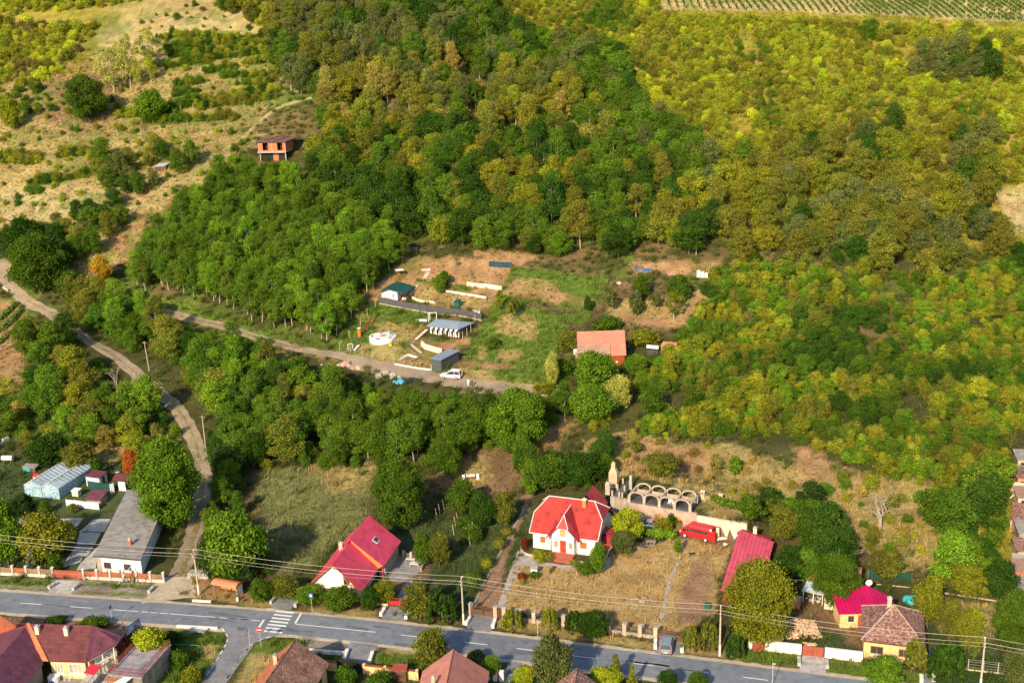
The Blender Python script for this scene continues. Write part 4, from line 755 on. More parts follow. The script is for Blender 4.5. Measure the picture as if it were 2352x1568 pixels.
st = MB(); [st.box(xc-hw-.15+.0*k,xc+hw+.15,yp-1.5-.32*k,yp-1.5-.32*(k-1)-.003 if k else yp-.02,-.1,.42-.13*k) for k in range(4)]; st.build('porch_steps', mat('red_paving', (.50,.15,.10), .85, .15, 3, tiles=(.3,.2,.2)), rt_)
[MB().box(x-.05,x+.05,yp-.15,yp-.06,.3,2.9).build('downpipe', M['darksteel'], rt_) for x in (xc-hw-.1,xc+hw+.1)]; MB().box(W-e-.1,W-e,e-.12,e-.02,0,2.9).build('downpipe', M['darksteel'], rt_)
chimney(rfm, 8.1, D/2-.7, 6.2, 7.75, .62, 'wood', 'trim'); 
sd2 = MB().box(W-e+.02,W+1.3,4.1,6.2,-.2,1.9).build('cellar_entrance', M['metalreddark'], rt_); MB().slab([(W-e+.01,3.9,2.5),(W+1.6,3.9,2.0),(W+1.6,6.4,2.0),(W-e+.01,6.4,2.5)],.1).build('canopy', M['metalreddark'], sd2)
sdo = MB().tube([(0,0,0),(0,0,.04)],.45,14).build('satellite_dish', M['cream'], rt_); sdo.location = (W-4.2, .1, 2.3); sdo.rotation_euler = (R_(70),0,R_(10))
MB().xprism([(0,0),(2.3,2.0),(4.6,0)], 0, .15).build('rear_gable', M['metalreddark'], rt_).location = (W-5.2, D-.5, 3.2)
rr = MB().slab([(W-5.4,D+1.5,3.0),(W-4.2,D-3,6.9),(W-4.2,D+2.0,6.9)],.1).slab([(W-4.2,D-2,6.8),(W-1.6,D-1,4.0),(W-1.6,D+2,4.0),(W-4.2,D+2,6.8)],.1).build('rear_dormer_roof', M['metalreddark'], rt_)
# curved flower bed kerb
bed = MB(); 
for side, (x0, x1) in enumerate(((-1.4, xc-hw-.3), (xc+hw+.3, W+1.2))):
    pts = []; n = 14
    for i in range(n+1):
        a = math.pi*(1+.5*i/n) if side == 0 else math.pi*(1.5+.5*i/n); R0 = 2.6
        pts.append((x0+R0+R0*math.cos(a), .3+R0*math.sin(a), .08) if side == 0 else (x1-R0+R0*math.cos(a), .3+R0*math.sin(a), .08))
    pts = pts+[(x1,-2.3,.08)] if side == 0 else [(x0,-2.3,.08)]+pts
    if side: pts.append((x1, 4.5, .08))
    bed.tube([Vector(p) for p in pts], .22, 6)
tag(bed.build('flower_bed_kerb', M['archstone'], None, None, f.o, f.rz), 'curved pale stone kerb round the flower beds of the white house', 'kerb'); VF = f; VW = W; VXC = xc
quad('stone_apron', [s4(700,980), s4(960,1075), s4(1200,1110), s4(1450,1130), s4(1600,1020), s4(1640,960), s4(1610,1120), s4(1480,1180), s4(1200,1150), s4(960,1110), s4(720,1110), s4(630,1240), s4(560,1240), s4(640,1000)][::-1], .045, M['stone'])
f = Fr(s4(785,1200), s4(850,1205), 0); rt_ = f.root('well_house', 'small white boxed well with a grey lid on the lawn', 'well'); MB().box(0,1.0,0,1.0,0,1.05).build('wall', M['white'], rt_); MB().xprism([(-.12,1.05),(.5,1.35),(1.12,1.05),(1.12,1.0),(-.12,1.0)],-.1,1.1).build('lid', M['slab'], rt_)
# ---- wine cellar with arches
f = Fr((1400,1183), (1715,1237), .9, 0.0); Wc = f.W; f.o.z = .6; cz = 4.0
f2 = f; rt_ = empty('wine_cellar', f.o, f.rz, 'terraced stone wine cellar with arched wooden doors and a double row of brick arches', 'cellar')
X = lambda p, z=0: f.l(p, z).x
xa = X(s9(760,640), 3.4+.6); xb = X(s9(1720,700), 3.4+.6)
def arched(mb, x0, x1, y0, y1, z0, zt_, openings):
    """wall with arched openings; openings = (xc, halfwidth, springing, rise)"""
    cur = x0
    for (c, hw_, zs, rise) in openings:
        mb.box(cur, c-hw_, y0, y1, z0, zt_); n = 10
        for i in range(n):
            a, b_ = math.pi*(1-i/n), math.pi*(1-(i+1)/n); xa_, xb_ = c+hw_*math.cos(a), c+hw_*math.cos(b_); za, zb = zs+rise*math.sin(a), zs+rise*math.sin(b_)
            k = len(mb.v); mb.v += [(xa_,y0,za),(xb_,y0,zb),(xb_,y0,zt_),(xa_,y0,zt_),(xa_,y1,za),(xb_,y1,zb),(xb_,y1,zt_),(xa_,y1,zt_)]
            mb.f += [tuple(k+j for j in q) for q in ((0,1,2,3),(5,4,7,6),(4,5,1,0),(3,2,6,7))]
        cur = c+hw_
    mb.box(cur, x1, y0, y1, z0, zt_); return mb
dcs = [X(s9(965,700), 1.5), X(s9(1300,790), 1.5), X(s9(1555,850), 1.5)]
arched(MB(), xa, xb+1.2, -.25, .25, 0, 3.4, [(c, .95, 1.5, .85) for c in dcs]).build('front_wall', M['cellar'], rt_)
for c in dcs: 
    dd = MB(); n = 10; prof = [(c-.94,0),(c+.94,0),(c+.94,1.5)]+[(c+.94*math.cos(math.pi*i/n), 1.5+.83*math.sin(math.pi*i/n)) for i in range(1,n)]+[(c-.94,1.5)]
    dd.yprism(prof, -.05, .05); d_ = dd.build('door', M['wood'], rt_); MB().box(c-.04,c+.04,-.08,-.052,0,2.3).build('seam', M['darkwood'], d_)
MB().box(xb+1.21, f.W, -.15, .25, 0, 3.0).build('plastered_wall', M['plaster'], rt_); MB().box(0.2, xa-.02, -.1, .3, 0, 3.9).build('grey_wall', M['stonewall'], rt_)
window(rt_, 'f', xb+3.0, 1.0, .6, .9, 1, 1, 'trim', base=.15); window(rt_, 'f', xb+9.0, .9, .6, .9, 1, 1, 'trim', base=.15)
MB().box(xa+.01, xb, .26, 3.9, 3.1, 3.36).build('terrace_floor', mat('dark_terrace', (.10,.10,.115), .9, .2, 2, dirt=.3), rt_)
na = 4; aw = (xb-xa)/na; ars = []
for y0, zb in ((-.05, 3.403), (3.7, 3.403)):
    ar = MB()
    for i in range(na):
        c = xa+aw*(i+.5); n = 10; ri, ro = aw/2-.28, aw/2-.02
        for j in range(n):
            a, b_ = math.pi*(1-j/n), math.pi*(1-(j+1)/n); g = lambda r_, q: (c+r_*math.cos(q), zb+1.25+(r_*.62)*math.sin(q)); p = [g(ri,a), g(ri,b_), g(ro,b_), g(ro,a)]
            k = len(ar.v); ar.v += [(x,y0,z) for x,z in p]+[(x,y0+.3,z) for x,z in p]; ar.f += [tuple(k+t for t in q) for q in ((0,1,2,3),(7,6,5,4),(0,4,5,1),(3,2,6,7))]
    ar.build('arcade', M['archstone'], rt_)
    for i in range(na+1): MB().box(xa+aw*i-.22, xa+aw*i+.22, y0-.06, y0+.36, zb, zb+1.3).build('pillar', M['archstone'], rt_)
for i in range(na+1): MB().box(xa+aw*i-.15, xa+aw*i+.15, .32, 3.62, 4.55, 4.8).build('cross_beam', M['archstone'], rt_)
for i in range(na): MB().box(xa+aw*i+.24, xa+aw*(i+1)-.24, -.02, .1, 3.403, 3.75).build('railing', M['darksteel'], rt_)
MB().box(xa+.02, xb, 3.72, 3.95, 3.36, 4.2).build('rear_wall', M['cellar'], rt_)
# barbecue terrace left of the arches
xg0 = X(s9(320,560), 3.8); xg1 = X(s9(680,640), 3.8)
MB().box(.25, xa-1.6, .31, 6.0, 3.3, 3.8).build('grey_terrace', mat('slate_terrace', (.13,.13,.155), .8, .2, 1.5, dirt=.2), rt_)
for (x, y) in ((.4,.4),(2.2,.4),(.4,3),(xa-1.9,.4),(.4,5.7),(xa-1.9,5.7),(xa-1.9,3)): MB().box(x-.14,x+.14,y-.14,y+.14,3.803,4.8).build('parapet_post', M['archstone'], rt_)
ch = MB(); ch.box(-.75,.75,-.45,.45,0,2.6); ch.v += [(-.75,-.45,2.6),(.75,-.45,2.6),(.75,.45,2.6),(-.75,.45,2.6),(-.35,-.3,3.5),(.35,-.3,3.5),(.35,.3,3.5),(-.35,.3,3.5)]; k = len(ch.v)-8; ch.f += [tuple(k+j for j in q) for q in ((0,1,5,4),(1,2,6,5),(2,3,7,6),(3,0,4,7))]; ch.box(-.35,.35,-.3,.3,3.5,4.3); ch.box(-.22,.22,-.2,.2,4.3,4.6)
pz = f.l(s9(555,430), 3.8); o = ch.build('oven_chimney', M['palebrick'], rt_); o.location = (pz.x, min(max(pz.y, 3.2), 5.2), 3.803); [MB().ball((x,-.46,.35),.17,6).build('oven_mouth', M['rustred'], o) for x in (-.3,.3)]
pz = f.l(s9(450,570), 3.8); o = MB().box(-.4,.4,-.3,.3,0,2.1).box(-.3,.3,-.2,.2,2.1,2.3).build('chimney', M['archstone'], rt_); o.location = (pz.x, .8, 3.803)
pz = f.l(s9(718,400), 3.8); o = MB().box(-.22,.22,-.2,.2,0,2.6).build('chimney', M['archstone'], rt_); o.location = (xa-1.3, 4.5, 3.6)
tag(MB().box(0,.5,0,.5,.42,.46).box(0,.5,.46,.5,.46,.9).box(0,.05,0,.05,0,.42).box(.45,.5,0,.05,0,.42).box(0,.05,.45,.5,0,.42).box(.45,.5,.45,.5,0,.42).build('plastic_chair', M['cloth'], None, None, f.w(xa+aw*2.4, 1.2, 3.37), f.rz), 'white plastic chair on the terrace under the arches, left one', 'chair')
tag(MB().box(0,.5,0,.5,.42,.46).box(0,.5,.46,.5,.46,.9).box(0,.05,0,.05,0,.42).box(.45,.5,0,.05,0,.42).box(0,.05,.45,.5,0,.42).box(.45,.5,.45,.5,0,.42).build('plastic_chair', M['cloth'], None, None, f.w(xa+aw*2.4+.9, 1.0, 3.37), f.rz+.5), 'white plastic chair on the terrace under the arches, right one', 'chair')
for (p, lab) in ((s9(1865,545), 'small pale stone vent chimney on the slope right of the arches'), (s9(2125,595), 'small pale stone vent chimney further right on the dry slope'), (s4(1240+1050,330), 'tiny pale vent in the slope')):
    if 'tiny' in lab: continue
    o = at(*p); r0 = empty('vent_chimney', o, f.rz, lab, 'vent'); MB().box(-.35,.35,-.3,.3,-.3,1.0).build('shaft', M['archstone'], r0); MB().xprism([(-.4,1.0),(0,1.35),(.4,1.0)],-.4,.4).build('cap', M['archstone'], r0); MB().box(-.15,.15,-.31,-.28,.75,.95).build('slot', M['black'], r0)
# ---- long crimson shed
f = Fr(s6(765,90), s6(1085,195), 2.9); A_ = atz(*s6(765,90), 3.3); B_ = atz(*s6(585,670), 2.6); rz = math.atan2(A_.y-B_.y, A_.x-B_.x)-math.pi/2; D = math.hypot(A_.x-B_.x, A_.y-B_.y)
rt_ = empty('long_shed', (B_.x, B_.y, 0), rz, 'long shed with a plain crimson sheet roof right of the lawn', 'shed'); W = 5.6
MB().slab([(0,0,2.6),(W,0,2.3),(W,D-1.2,2.5),(0,D,3.3)], .1).build('roof', mat('crimson_shed_sheet', (.72,.10,.16), .5, .08, .7, stripes=('x', .6, .04, .3), dirt=.25), rt_); walls(rt_, [(.3,.3),(W-.3,.3),(W-.3,D-1.6),(.3,D-.4)], -.3, 2.15, 'metalreddark')
chimney(rt_, 2.4, D+.7, 0, 3.6, .55, 'cream')
MB().slab([(.2,D+.02,3.0),(W-.5,D-.9,2.4),(W-.5,D+.5,2.3),(.2,D+1.2,2.9)],.08).build('rear_roof', M['metalreddark'], rt_)
f = Fr(s6(690,160), s6(750,165), 0); rt_ = f.root('trailer', 'pale utility trailer parked behind the long crimson shed', 'trailer'); MB().box(0,1.6,0,2.6,.5,.58).box(0,.06,0,2.6,.58,1).box(1.54,1.6,0,2.6,.58,1).box(.06,1.54,0,.06,.58,1).build('bed', M['plastic'], rt_); [MB().tube([(x,1.3,.3),(x+.15,1.3,.3)],.3,12).build('wheel', M['rubber'], rt_) for x in (-.16,1.61)]
# ---- hip roofed brown house bottom right
f = Fr(s7(355,1150), s7(985,1225), 3.0); W = f.W; D = 9.2; rt_ = f.root('hip_roofed_house', 'yellow house with a brown tiled hip roof beside the road', 'house')
e = .4; walls(rt_, [(e,e),(W-e,e),(W-e,D-e),(e,D-e)], .3, 2.95, 'yellow'); MB().box(e-.04,W-e+.04,e-.04,D-e+.04,-.3,.297).build('plinth', M['palebrick'], rt_)
yr = D*.56; zr = 5.9; xm = W*.5
rf = MB(); rf.slab([(0,0,2.95),(W,0,2.95),(xm,yr,zr)], .12); rf.slab([(0,0,2.95),(xm,yr,zr),(0,D,2.95)], .12); rf.slab([(W,0,2.95),(W,D,2.95),(xm,yr,zr)], .12); rf.slab([(W,D,2.95),(0,D,2.95),(xm,yr,zr)], .12)
rf = rf.build('roof', M['tile_brown'], rt_)
cp = MB(); caps((0,0,3.02),(xm,yr,zr+.05),26,cp,.12); caps((W,0,3.02),(xm,yr,zr+.05),26,cp,.08); caps((0,D,3.0),(xm,yr,zr+.05),20,cp,.08); caps((W,D,3.0),(xm,yr,zr+.05),20,cp,.08); cp.build('ridge_tiles', M['archstone'], rf)
MB().bar((0,-.07,2.88),(W,-.07,2.88),.12).bar((.35,.3,0),(.35,.3,2.85),.09).build('gutter', M['darkwood'], rt_)
chimney(rf, xm-.6, yr+.3, 5.3, 6.7, .55, 'palebrick'); window(rt_, 'f', 1.3, .95, 1.65, 1.15, W, D, 'woodframe', 'glass', 1, -e); window(rt_, 'f', 4.9, .95, 1.3, 1.15, W, D, 'woodframe', 'glass', 1, -e)
# magenta roof building behind
f = Fr(s7(155,890), s7(335,885), 2.5); rt_ = f.root('magenta_roofed_annex', 'yellow annex with a bright magenta sheet roof behind the brown roofed house', 'house'); W = 8.2
MB().slab([(-.2,-.2,2.45),(3.5,-.2,2.45),(5.4,-.2,2.6),(5.2,5.6,3.6),(-.2,4.2,3.4)], .1).slab([(5.403,-.2,2.6),(8.4,-.4,2.3),(8.3,4.0,2.5),(5.203,5.6,3.6)], .1).build('roof', M['magenta'], rt_)
walls(rt_, [(.1,.1),(5.3,.1),(5.3,4.6),(.1,3.6)], -.3, 2.3, 'yellow'); window(rt_, 'f', 1.2, 1.0, .8, .9, 1, 1, 'darkwood', base=-.1); door(rt_, 'f', 2.6, 0, .8, 2, 1, 1, 'rustred', base=-.1)
sdish = MB(); 
for i in range(4):
    for k in range(14): a, b_ = k*2*math.pi/14, (k+1)*2*math.pi/14; r0, r1 = i*.13, (i+1)*.13; g = lambda r_, q: (r_*math.cos(q), r_*r_*.5, r_*math.sin(q)); sdish.face([g(r0,a), g(r1,a), g(r1,b_), g(r0,b_)])
sdish.bar((0,0,0),(0,-.4,0),.03); o = sdish.build('satellite_dish', M['cloth'], rt_); o.location = (5.8, 6.2, 3.5); MB().bar((0,.15,-1.5),(0,.15,.1),.06).build('pole', M['steel'], o)
f = Fr(s7(330,660), s7(360,655), 0); tag(MB().box(-.25,.25,-.25,.25,0,3.4).box(-.3,.3,-.3,.3,3.4,3.5).build('brick_chimney', M['brick'], None, None, f.o), 'tall free standing red brick chimney beside the leafy tree', 'chimney')
# small yard buildings
f = Fr(s6(1580,855), s6(1725,868), 0); rt_ = f.root('cream_outbuilding', 'low cream plastered outbuilding with a narrow red tiled roof', 'outbuilding'); W = f.W; walls(rt_, [(0,0),(W,0),(W,2),(0,2)], -.2, 1.8, 'cream'); MB().slab([(-.1,-.15,1.95),(W+.3,-.15,1.95),(W+.3,1.6,2.6),(-.1,1.6,2.6)], .08).build('roof', M['rustred'], rt_)
f = Fr(s6(1370,780), s6(1570,830), 0); rt_ = f.root('firewood_shelter', 'open shelter with a pale blue sheet roof full of junk', 'shelter'); W = f.W; MB().slab([(-.1,-.2,1.9),(W,-.2,1.9),(W,2.2,2.4),(-.1,2.2,2.4)], .06).build('roof', mat('pale_blue_sheet', (.55,.66,.70), .5, .15, 1, stripes=('x', .3, .02, .2)), rt_); [MB().box(x,x+.1,y,y+.1,0,1.8+.1*y).build('post', M['trim'], rt_) for x in (.05,W/2,W-.2) for y in (0,2)]
g = MB(); [g.ball((rnd.uniform(.3,W-.3),rnd.uniform(.4,1.8),.3),rnd.uniform(.15,.35),4,.8,.5,i) for i in range(14)]; tag(g.build('junk_pile', M['rock'], None, None, f.o, f.rz), 'heap of mixed junk stored under the pale blue roofed shelter', 'junk')
f = Fr(s6(1250,850), s6(1320,860), 0); rt_ = f.root('wooden_coop', 'small wooden coop right of the big yellow green tree', 'coop'); MB().box(0,1.4,0,1.6,.1,1.0).build('box', M['wood'], rt_); MB().slab([(-.1,-.1,1.15),(1.5,-.1,1.15),(1.5,1.8,1.35),(-.1,1.8,1.35)],.06).build('roof', M['boards_weathered'], rt_)
f = Fr(s6(900,1150), s6(1140,1130), 1.9); rt_ = f.root('lean_to_shed', 'small shed with a grey mono pitch slab roof behind the white wall', 'shed'); W = 4.2; MB().slab([(-.2,-.2,1.75),(W,-.2,1.75),(W+.3,3.6,2.3),(.6,3.6,2.3)], .1).build('roof', M['slab'], rt_); walls(rt_, [(0,0),(W-.2,0),(W-.2,3.3),(.2,3.3)], -.1, 1.6, 'rustred')
for (pa, pb, lab) in ((s6(845,1235), s6(1360,1290), 'white plastered street wall left of the rust red gate'), (s6(1585,1318), s7(370,1362), 'white plastered street wall right of the rust red gate')):
    f = Fr(pa, pb, 0); rt_ = f.root('street_wall', lab, 'wall'); MB().box(0,f.W,-.12,.12,-.2,1.45).build('panel', M['white'], rt_); MB().box(-.03,f.W+.03,-.17,.17,1.453,1.53).build('coping', M['trim'], rt_)
f = Fr(s6(1368,1300), s6(1575,1318), 0); rt_ = f.root('gate', 'rust red double gate between the two white street walls', 'gate'); [MB().box(f.W*k/2+.02,f.W*(k+1)/2-.02,-.04,.04,.05,1.5).build('gate_leaf', M['rustred'], rt_) for k in (0,1)]
# firewood pile
f = Fr(s6(1150,1150), s6(1560,1140), 0); cpx = []
def wood_pile(lab, f, W, Dp, hm, n, seed):
    g = random.Random(seed); mb = MB()
    for i in range(n):
        x = g.uniform(0, W); y = g.uniform(0, Dp); zz = hm*max(0, 1-abs(x/W*2-1)**2)*max(.1, 1-abs(y/Dp*2-1)**2)*g.uniform(.3, 1); a = g.uniform(0, math.pi); L_ = g.uniform(.3, .6); d = Vector((math.cos(a), math.sin(a), g.uniform(-.5, .5)))*L_/2; c = Vector((x, y, zz+.12)); mb.tube([c-d, c+d], g.uniform(.06,.11), 5)
    tag(mb.build('firewood_pile', M['logend'], None, None, f.o, f.rz), lab, 'firewood', None, None)
wood_pile('big loose heap of split firewood behind the white street wall', f, f.W, 4.6, 1.3, 620, 3)
f = Fr(s6(1370,1215), s6(1470,1225), 0); wood_pile('small spill of split logs beside the rust red gate', f, 1.8, .8, .3, 30, 4)
for x, y, lab in ((1190,1180,'left of the two dark tyres by the firewood heap'),(1270,1190,'right of the two dark tyres by the firewood heap')):
    tag(MB().tube([(math.cos(i*math.pi/8)*.42,math.sin(i*math.pi/8)*.42,.16) for i in range(17)],.15,6).build('tyre', M['rubber'], None, None, atz(*s6(x,y),0)+Vector((0,0,0))), lab, 'tyre')
f = Fr(s6(1765,985), s6(1800,990), 0); rt_ = f.root('garden_chair', 'red and white chair outside the yellow annex', 'chair'); MB().box(0,.5,0,.5,.4,.46).build('seat', M['cloth'], rt_); MB().box(0,.5,.44,.5,.463,.95).build('backrest', M['brightred'], rt_); [MB().box(x,x+.05,y,y+.05,0,.397).build('leg', M['cloth'], rt_) for x in (0,.45) for y in (0,.43)]
f = Fr(s6(1805,1003), s6(1848,1005), 0); rt_ = f.root('white_stool', 'white box stool with a dark cushion outside the yellow annex', 'stool'); MB().box(0,.7,0,.5,0,.5).build('seat', M['cloth'], rt_); MB().tube([(.35,.25,.55),(.35,.25,.95)],.22,8,.05).build('lamp', M['black'], rt_)
# turquoise heap, green net fence, boat-like sheet, right garden
mb = MB(); [mb.ball((rnd.uniform(-1,1),rnd.uniform(-.8,.8),.4),rnd.uniform(.5,.8),6,.9,.3,i) for i in range(7)]; tag(mb.build('plastic_heap', M['turq'], None, None, at(*s7(850,790))), 'heap wrapped in turquoise and white plastic film beside the magenta roof', 'heap')
f = Fr(s7(425,610), s7(850,650), 0); rt_ = f.root('netting_fence', 'dark green netting fence behind the magenta roofed annex', 'fence'); MB().box(0,f.W,1.6,1.65,0,1.5).build('net', M['net'], rt_); [MB().box(x-.04,x+.04,1.66,1.74,0,1.6).build('post', M['greywood'], rt_) for x in (0,f.W*.33,f.W*.66,f.W)]; MB().box(0,f.W,-.05,.05,0,.12).build('kerb', M['archstone'], rt_)
mb = MB(); mb.face([(-.9,-.2,.1),(-.2,-.45,.15),(.8,-.4,.1),(1.3,-.1,.12),(.6,.35,.2),(-.4,.4,.18)]).face([(-.9,-.2,.08),(-.4,.4,.16),(.6,.35,.18),(1.3,-.1,.1),(.8,-.4,.08),(-.2,-.45,.13)]); tag(mb.build('plastic_sheet', M['cloth'], None, None, at(*s7(1180,875)), -.4), 'crumpled white plastic sheet lying on the grass of the right garden', 'sheet')
f = Fr(s7(1160,705), s7(1660,780), 0); rt_ = f.root('garden_kerb', 'thin pale concrete edge across the far end of the right garden', 'kerb'); MB().box(0,f.W,-.08,.08,-.1,.2).build('edge', M['archstone'], rt_)
f = Fr(s7(1385,1440), s7(1930,1505), 0); rt_ = f.root('mesh_fence', 'low wire mesh fence with pale posts on a concrete base at the bottom right', 'fence'); MB().box(-1,f.W+2,-.08,.08,-.1,.2).build('base', M['archstone'], rt_); [MB().box(x-.05,x+.05,-.05,.05,.203,1.7).build('post', M['archstone'], rt_) for x in (0,f.W*.27,f.W*.53,f.W*.8)]
g = MB(); [g.bar((0,0,z),(f.W,0,z),.02) for z in (.5,.9,1.3,1.6)]; g.build('wire', M['steel'], rt_)
mb = MB(); [mb.ball((rnd.uniform(-1.2,1.2),rnd.uniform(-.4,.4),.3),rnd.uniform(.4,.6),5,.7,.4,i) for i in range(5)]; tag(mb.build('covered_heap', M['navy'], None, None, at(*s7(1050,1290))), 'dark tarpaulin covered heap right of the brown roofed house', 'heap')
# frame of pipes right of the long shed
f = Fr(s6(1250,700), s6(1375,700), 0); rt_ = f.root('pipe_rack', 'thin rectangular frame of metal pipes behind the coop', 'frame'); [MB().tube([(x,0,0),(x,0,2.2)],.04,5).build('post', M['steel'], rt_) for x in (0,f.W)]; MB().tube([(0,0,2.2),(f.W,0,2.2)],.04,5).build('rail', M['steel'], rt_)
# ---- maroon roofed house, bottom left
f = Fr(s2(455,1108), s2(785,1118), 3.0); rz = f.rz
rt_ = f.root('maroon_roofed_house', 'large house with maroon tiled roofs, orange valley strip and white framed veranda', 'house')
P = lambda x, y, z: f.l(s2(x, y), z)
fr_l = P(270,760,6); fr_r = P(855,785,6); zr = 6.0
xl, xr, yr_ = fr_l.x, fr_r.x, (fr_l.y+fr_r.y)/2; W = f.W; er = W+.0
rf = MB().slab([(-.3,0,3.0),(W,0,3.0),(xr,yr_,zr),(xl,yr_,zr)], .12).build('main_roof', M['maroon'], rt_)
h1, h2 = P(985,870,4.2), P(780,1110,3.0)
MB().slab([(W+.02,0,2.95),(W+3.2,yr_-.8,3.9),(W+3.0,yr_+.6,4.0),(xr+.02,yr_,zr)], .12).build('hip_roof', M['purple'], rt_)
MB().slab([(xr,yr_+.02,zr),(W+3.0,yr_+.7,4.0),(W+2.5,yr_+4,3.0),(xl-3,yr_+4,3.0),(xl-2,yr_+.02,zr)], .12).build('rear_roof', M['maroon'], rt_)
w1, w2 = P(232,800,5.6), P(0,1062,5.6); dw = (w2-w1).normalized(); wa = w1; wb = w1+dw*16
e1 = P(395,1130,3.0); e2 = e1+dw*13
MB().slab([tuple(wa), tuple(wb), (e2.x,e2.y,3.0), (e1.x,e1.y,3.0)][::1], .12).build('wing_roof', M['purple'], rt_)
MB().slab([(xl,yr_,zr), (xl-6.5,yr_+1,3.2) , (wb.x-4.5,wb.y+1.5,3.2), tuple(wb), tuple(wa)], .12).build('wing_roof_rear', M['purple'], rt_)
va, vb = Vector((xl,yr_,zr+.12)), Vector((-.35,-.1,3.12)); MB().slab([(xl,yr_+.1,zr+.14),(xl-.35,yr_-.1,zr+.10),(-1.25,-.1,3.14),(-.1,-.15,3.14)], .1).build('valley_strip', M['terracotta'], rt_)
MB().slab([(xl-.3,yr_-.1,zr-.02),(wa.x,wa.y,5.58),(e1.x,e1.y,2.98),(-.9,-.05,2.98)], .1).build('wing_infill_roof', M['purple'], rt_)
for x, y in ((350,850),(615,860)):
    q = P(x, y, 5.2); chimney(rf, q.x, q.y, 4.2, 6.2, .55, 'cream')
walls(rt_, [(-.2,.5),(W-.4,.5),(W-.4,yr_),(-.2,yr_)], -.3, 2.86, 'yellow'); walls(rt_, [(W+.4,1.6),(W+2.6,yr_-.5),(W+2.2,yr_),(W+.4,yr_)], -.3, 2.8, 'plaster', 'side_wall')
o3 = e1+dw*12.6; walls(rt_, [(e1.x-.5,e1.y+.3),(o3.x-.4,o3.y+.3),(o3.x-3,o3.y+2),(e1.x-3,e1.y+2)], -.3, 2.8, 'greywood', 'wing_wall')
for u in (.25, 2.3): window(rt_, 'f', u, .9, 1.3 if u < 1 else 2.0, 1.5, W, 5, 'trim', 'curtain', 2, base=-.5)
fm = MB(); [fm.bar(a, b_, .12) for a, b_ in (((W+.1,.2,2.85),(W+2.9,yr_-.9,3.6)), ((W+.3,.3,0),(W+.3,.3,2.8)), ((W+1.5,yr_*.45,0),(W+1.5,yr_*.45,3.1)), ((W+2.6,yr_-1.2,0),(W+2.6,yr_-1.2,3.5)), ((W+.3,.3,1.9),(W+2.6,yr_-1.2,2.2)), ((-.3,-.05,1.0),(W-.2,-.05,1.0)))]; [fm.bar((x,-.05,-.2),(x,-.05,1.0),.08) for x in (1.7,2.4,W-.3)]; fm.build('veranda_frame', M['trim'], rt_)
MB().slab([(W+.35,-1.5,2.35),(W+1.9,-1.9,2.35),(W+2.3,-.2,2.6),(W+.6,.3,2.6)],.06).build('awning', mat('red_awning', (.62,.03,.07), .6, .08, 2), rt_)
sp = MB(); [sp.box(W-.2, W+1.5, -3.2-.28*k, -2.9-.28*k, -.1, .9-.17*k) for k in range(6)]; sp.box(W-.2, W+1.5, -2.895, .4, -.1, .95); sp.build('front_steps', M['concrete'], rt_); hr = MB(); [hr.bar((W+1.5,y,.9),(W+1.5,y,1.8),.05) for y in (-2.8,-1.4,0)]; hr.bar((W+1.5,-2.8,1.8),(W+1.5,0,1.8),.05); hr.build('handrail', M['darksteel'], rt_)
gb = P(80,1260,3.2); tag(MB().prism([(gb.x-5,gb.y-3),(gb.x+1.2,gb.y-1.8),(gb.x-2.2,gb.y+2.2),(gb.x-5,gb.y+2)], -.2, 3.6).build('garage_wall', M['cream'], None, None, f.o, rz), 'plain cream outbuilding wall at the bottom left corner', 'outbuilding')
quad('courtyard', [s2(860,1120), s2(990,1020), s2(1130,1040), s2(1000,1240), s2(980,1330), s2(760,1330)][::-1], .05, M['concrete'])
quad('courtyard', [s2(540,1210), s2(790,1210), s2(780,1500), s2(500,1500)][::-1], .045, M['slab'])
MBo = MB(); MBo.tube([(0,0,0),(0,0,.9)], .75, 14, .8); o = MBo.build('planter', M['cloth'], None, None, atz(*s2(500,1300),0)); tag(o, 'round white planter with a blue emblem below the veranda', 'planter'); k = MB(); [k.bar(a, b_, .09) for a, b_ in (((-.3,-.80,.25),(-.3,-.83,.7)),((.05,-.82,.25),(.05,-.85,.7)),((-.3,-.82,.48),(.05,-.84,.48)),((.2,-.8,.25),(.2,-.82,.6)))]; k.build('emblem', M['bluesign'], o)
# neighbour's terracotta roof at the left edge
f = Fr(s2(-160,940), s2(0,970), 3.2); rt_ = empty('terracotta_roofed_house', atz(*s2(-40,900),0), R_(-14), 'house with weathered terracotta tile roof cut by the left edge', 'house')
Q = lambda x, y, z: tuple(Vector((Matrix.Rotation(R_(14), 3, 'Z') @ (atz(*s2(x,y),z)-atz(*s2(-40,900),0)))))
MB().slab([Q(0,690,6.0),Q(150,790,3.6),Q(0,968,3.4),Q(-330,940,3.4),Q(-330,680,6.0)][::-1], .12).build('roof', M['tile_orange'], rt_)
c_ = [Q(120,800,3.3),Q(-10,955,3.3),Q(-320,930,3.3),Q(-320,780,3.3)]; walls(rt_, [(q[0],q[1]) for q in c_][::-1], -.2, 3.1, 'plaster')
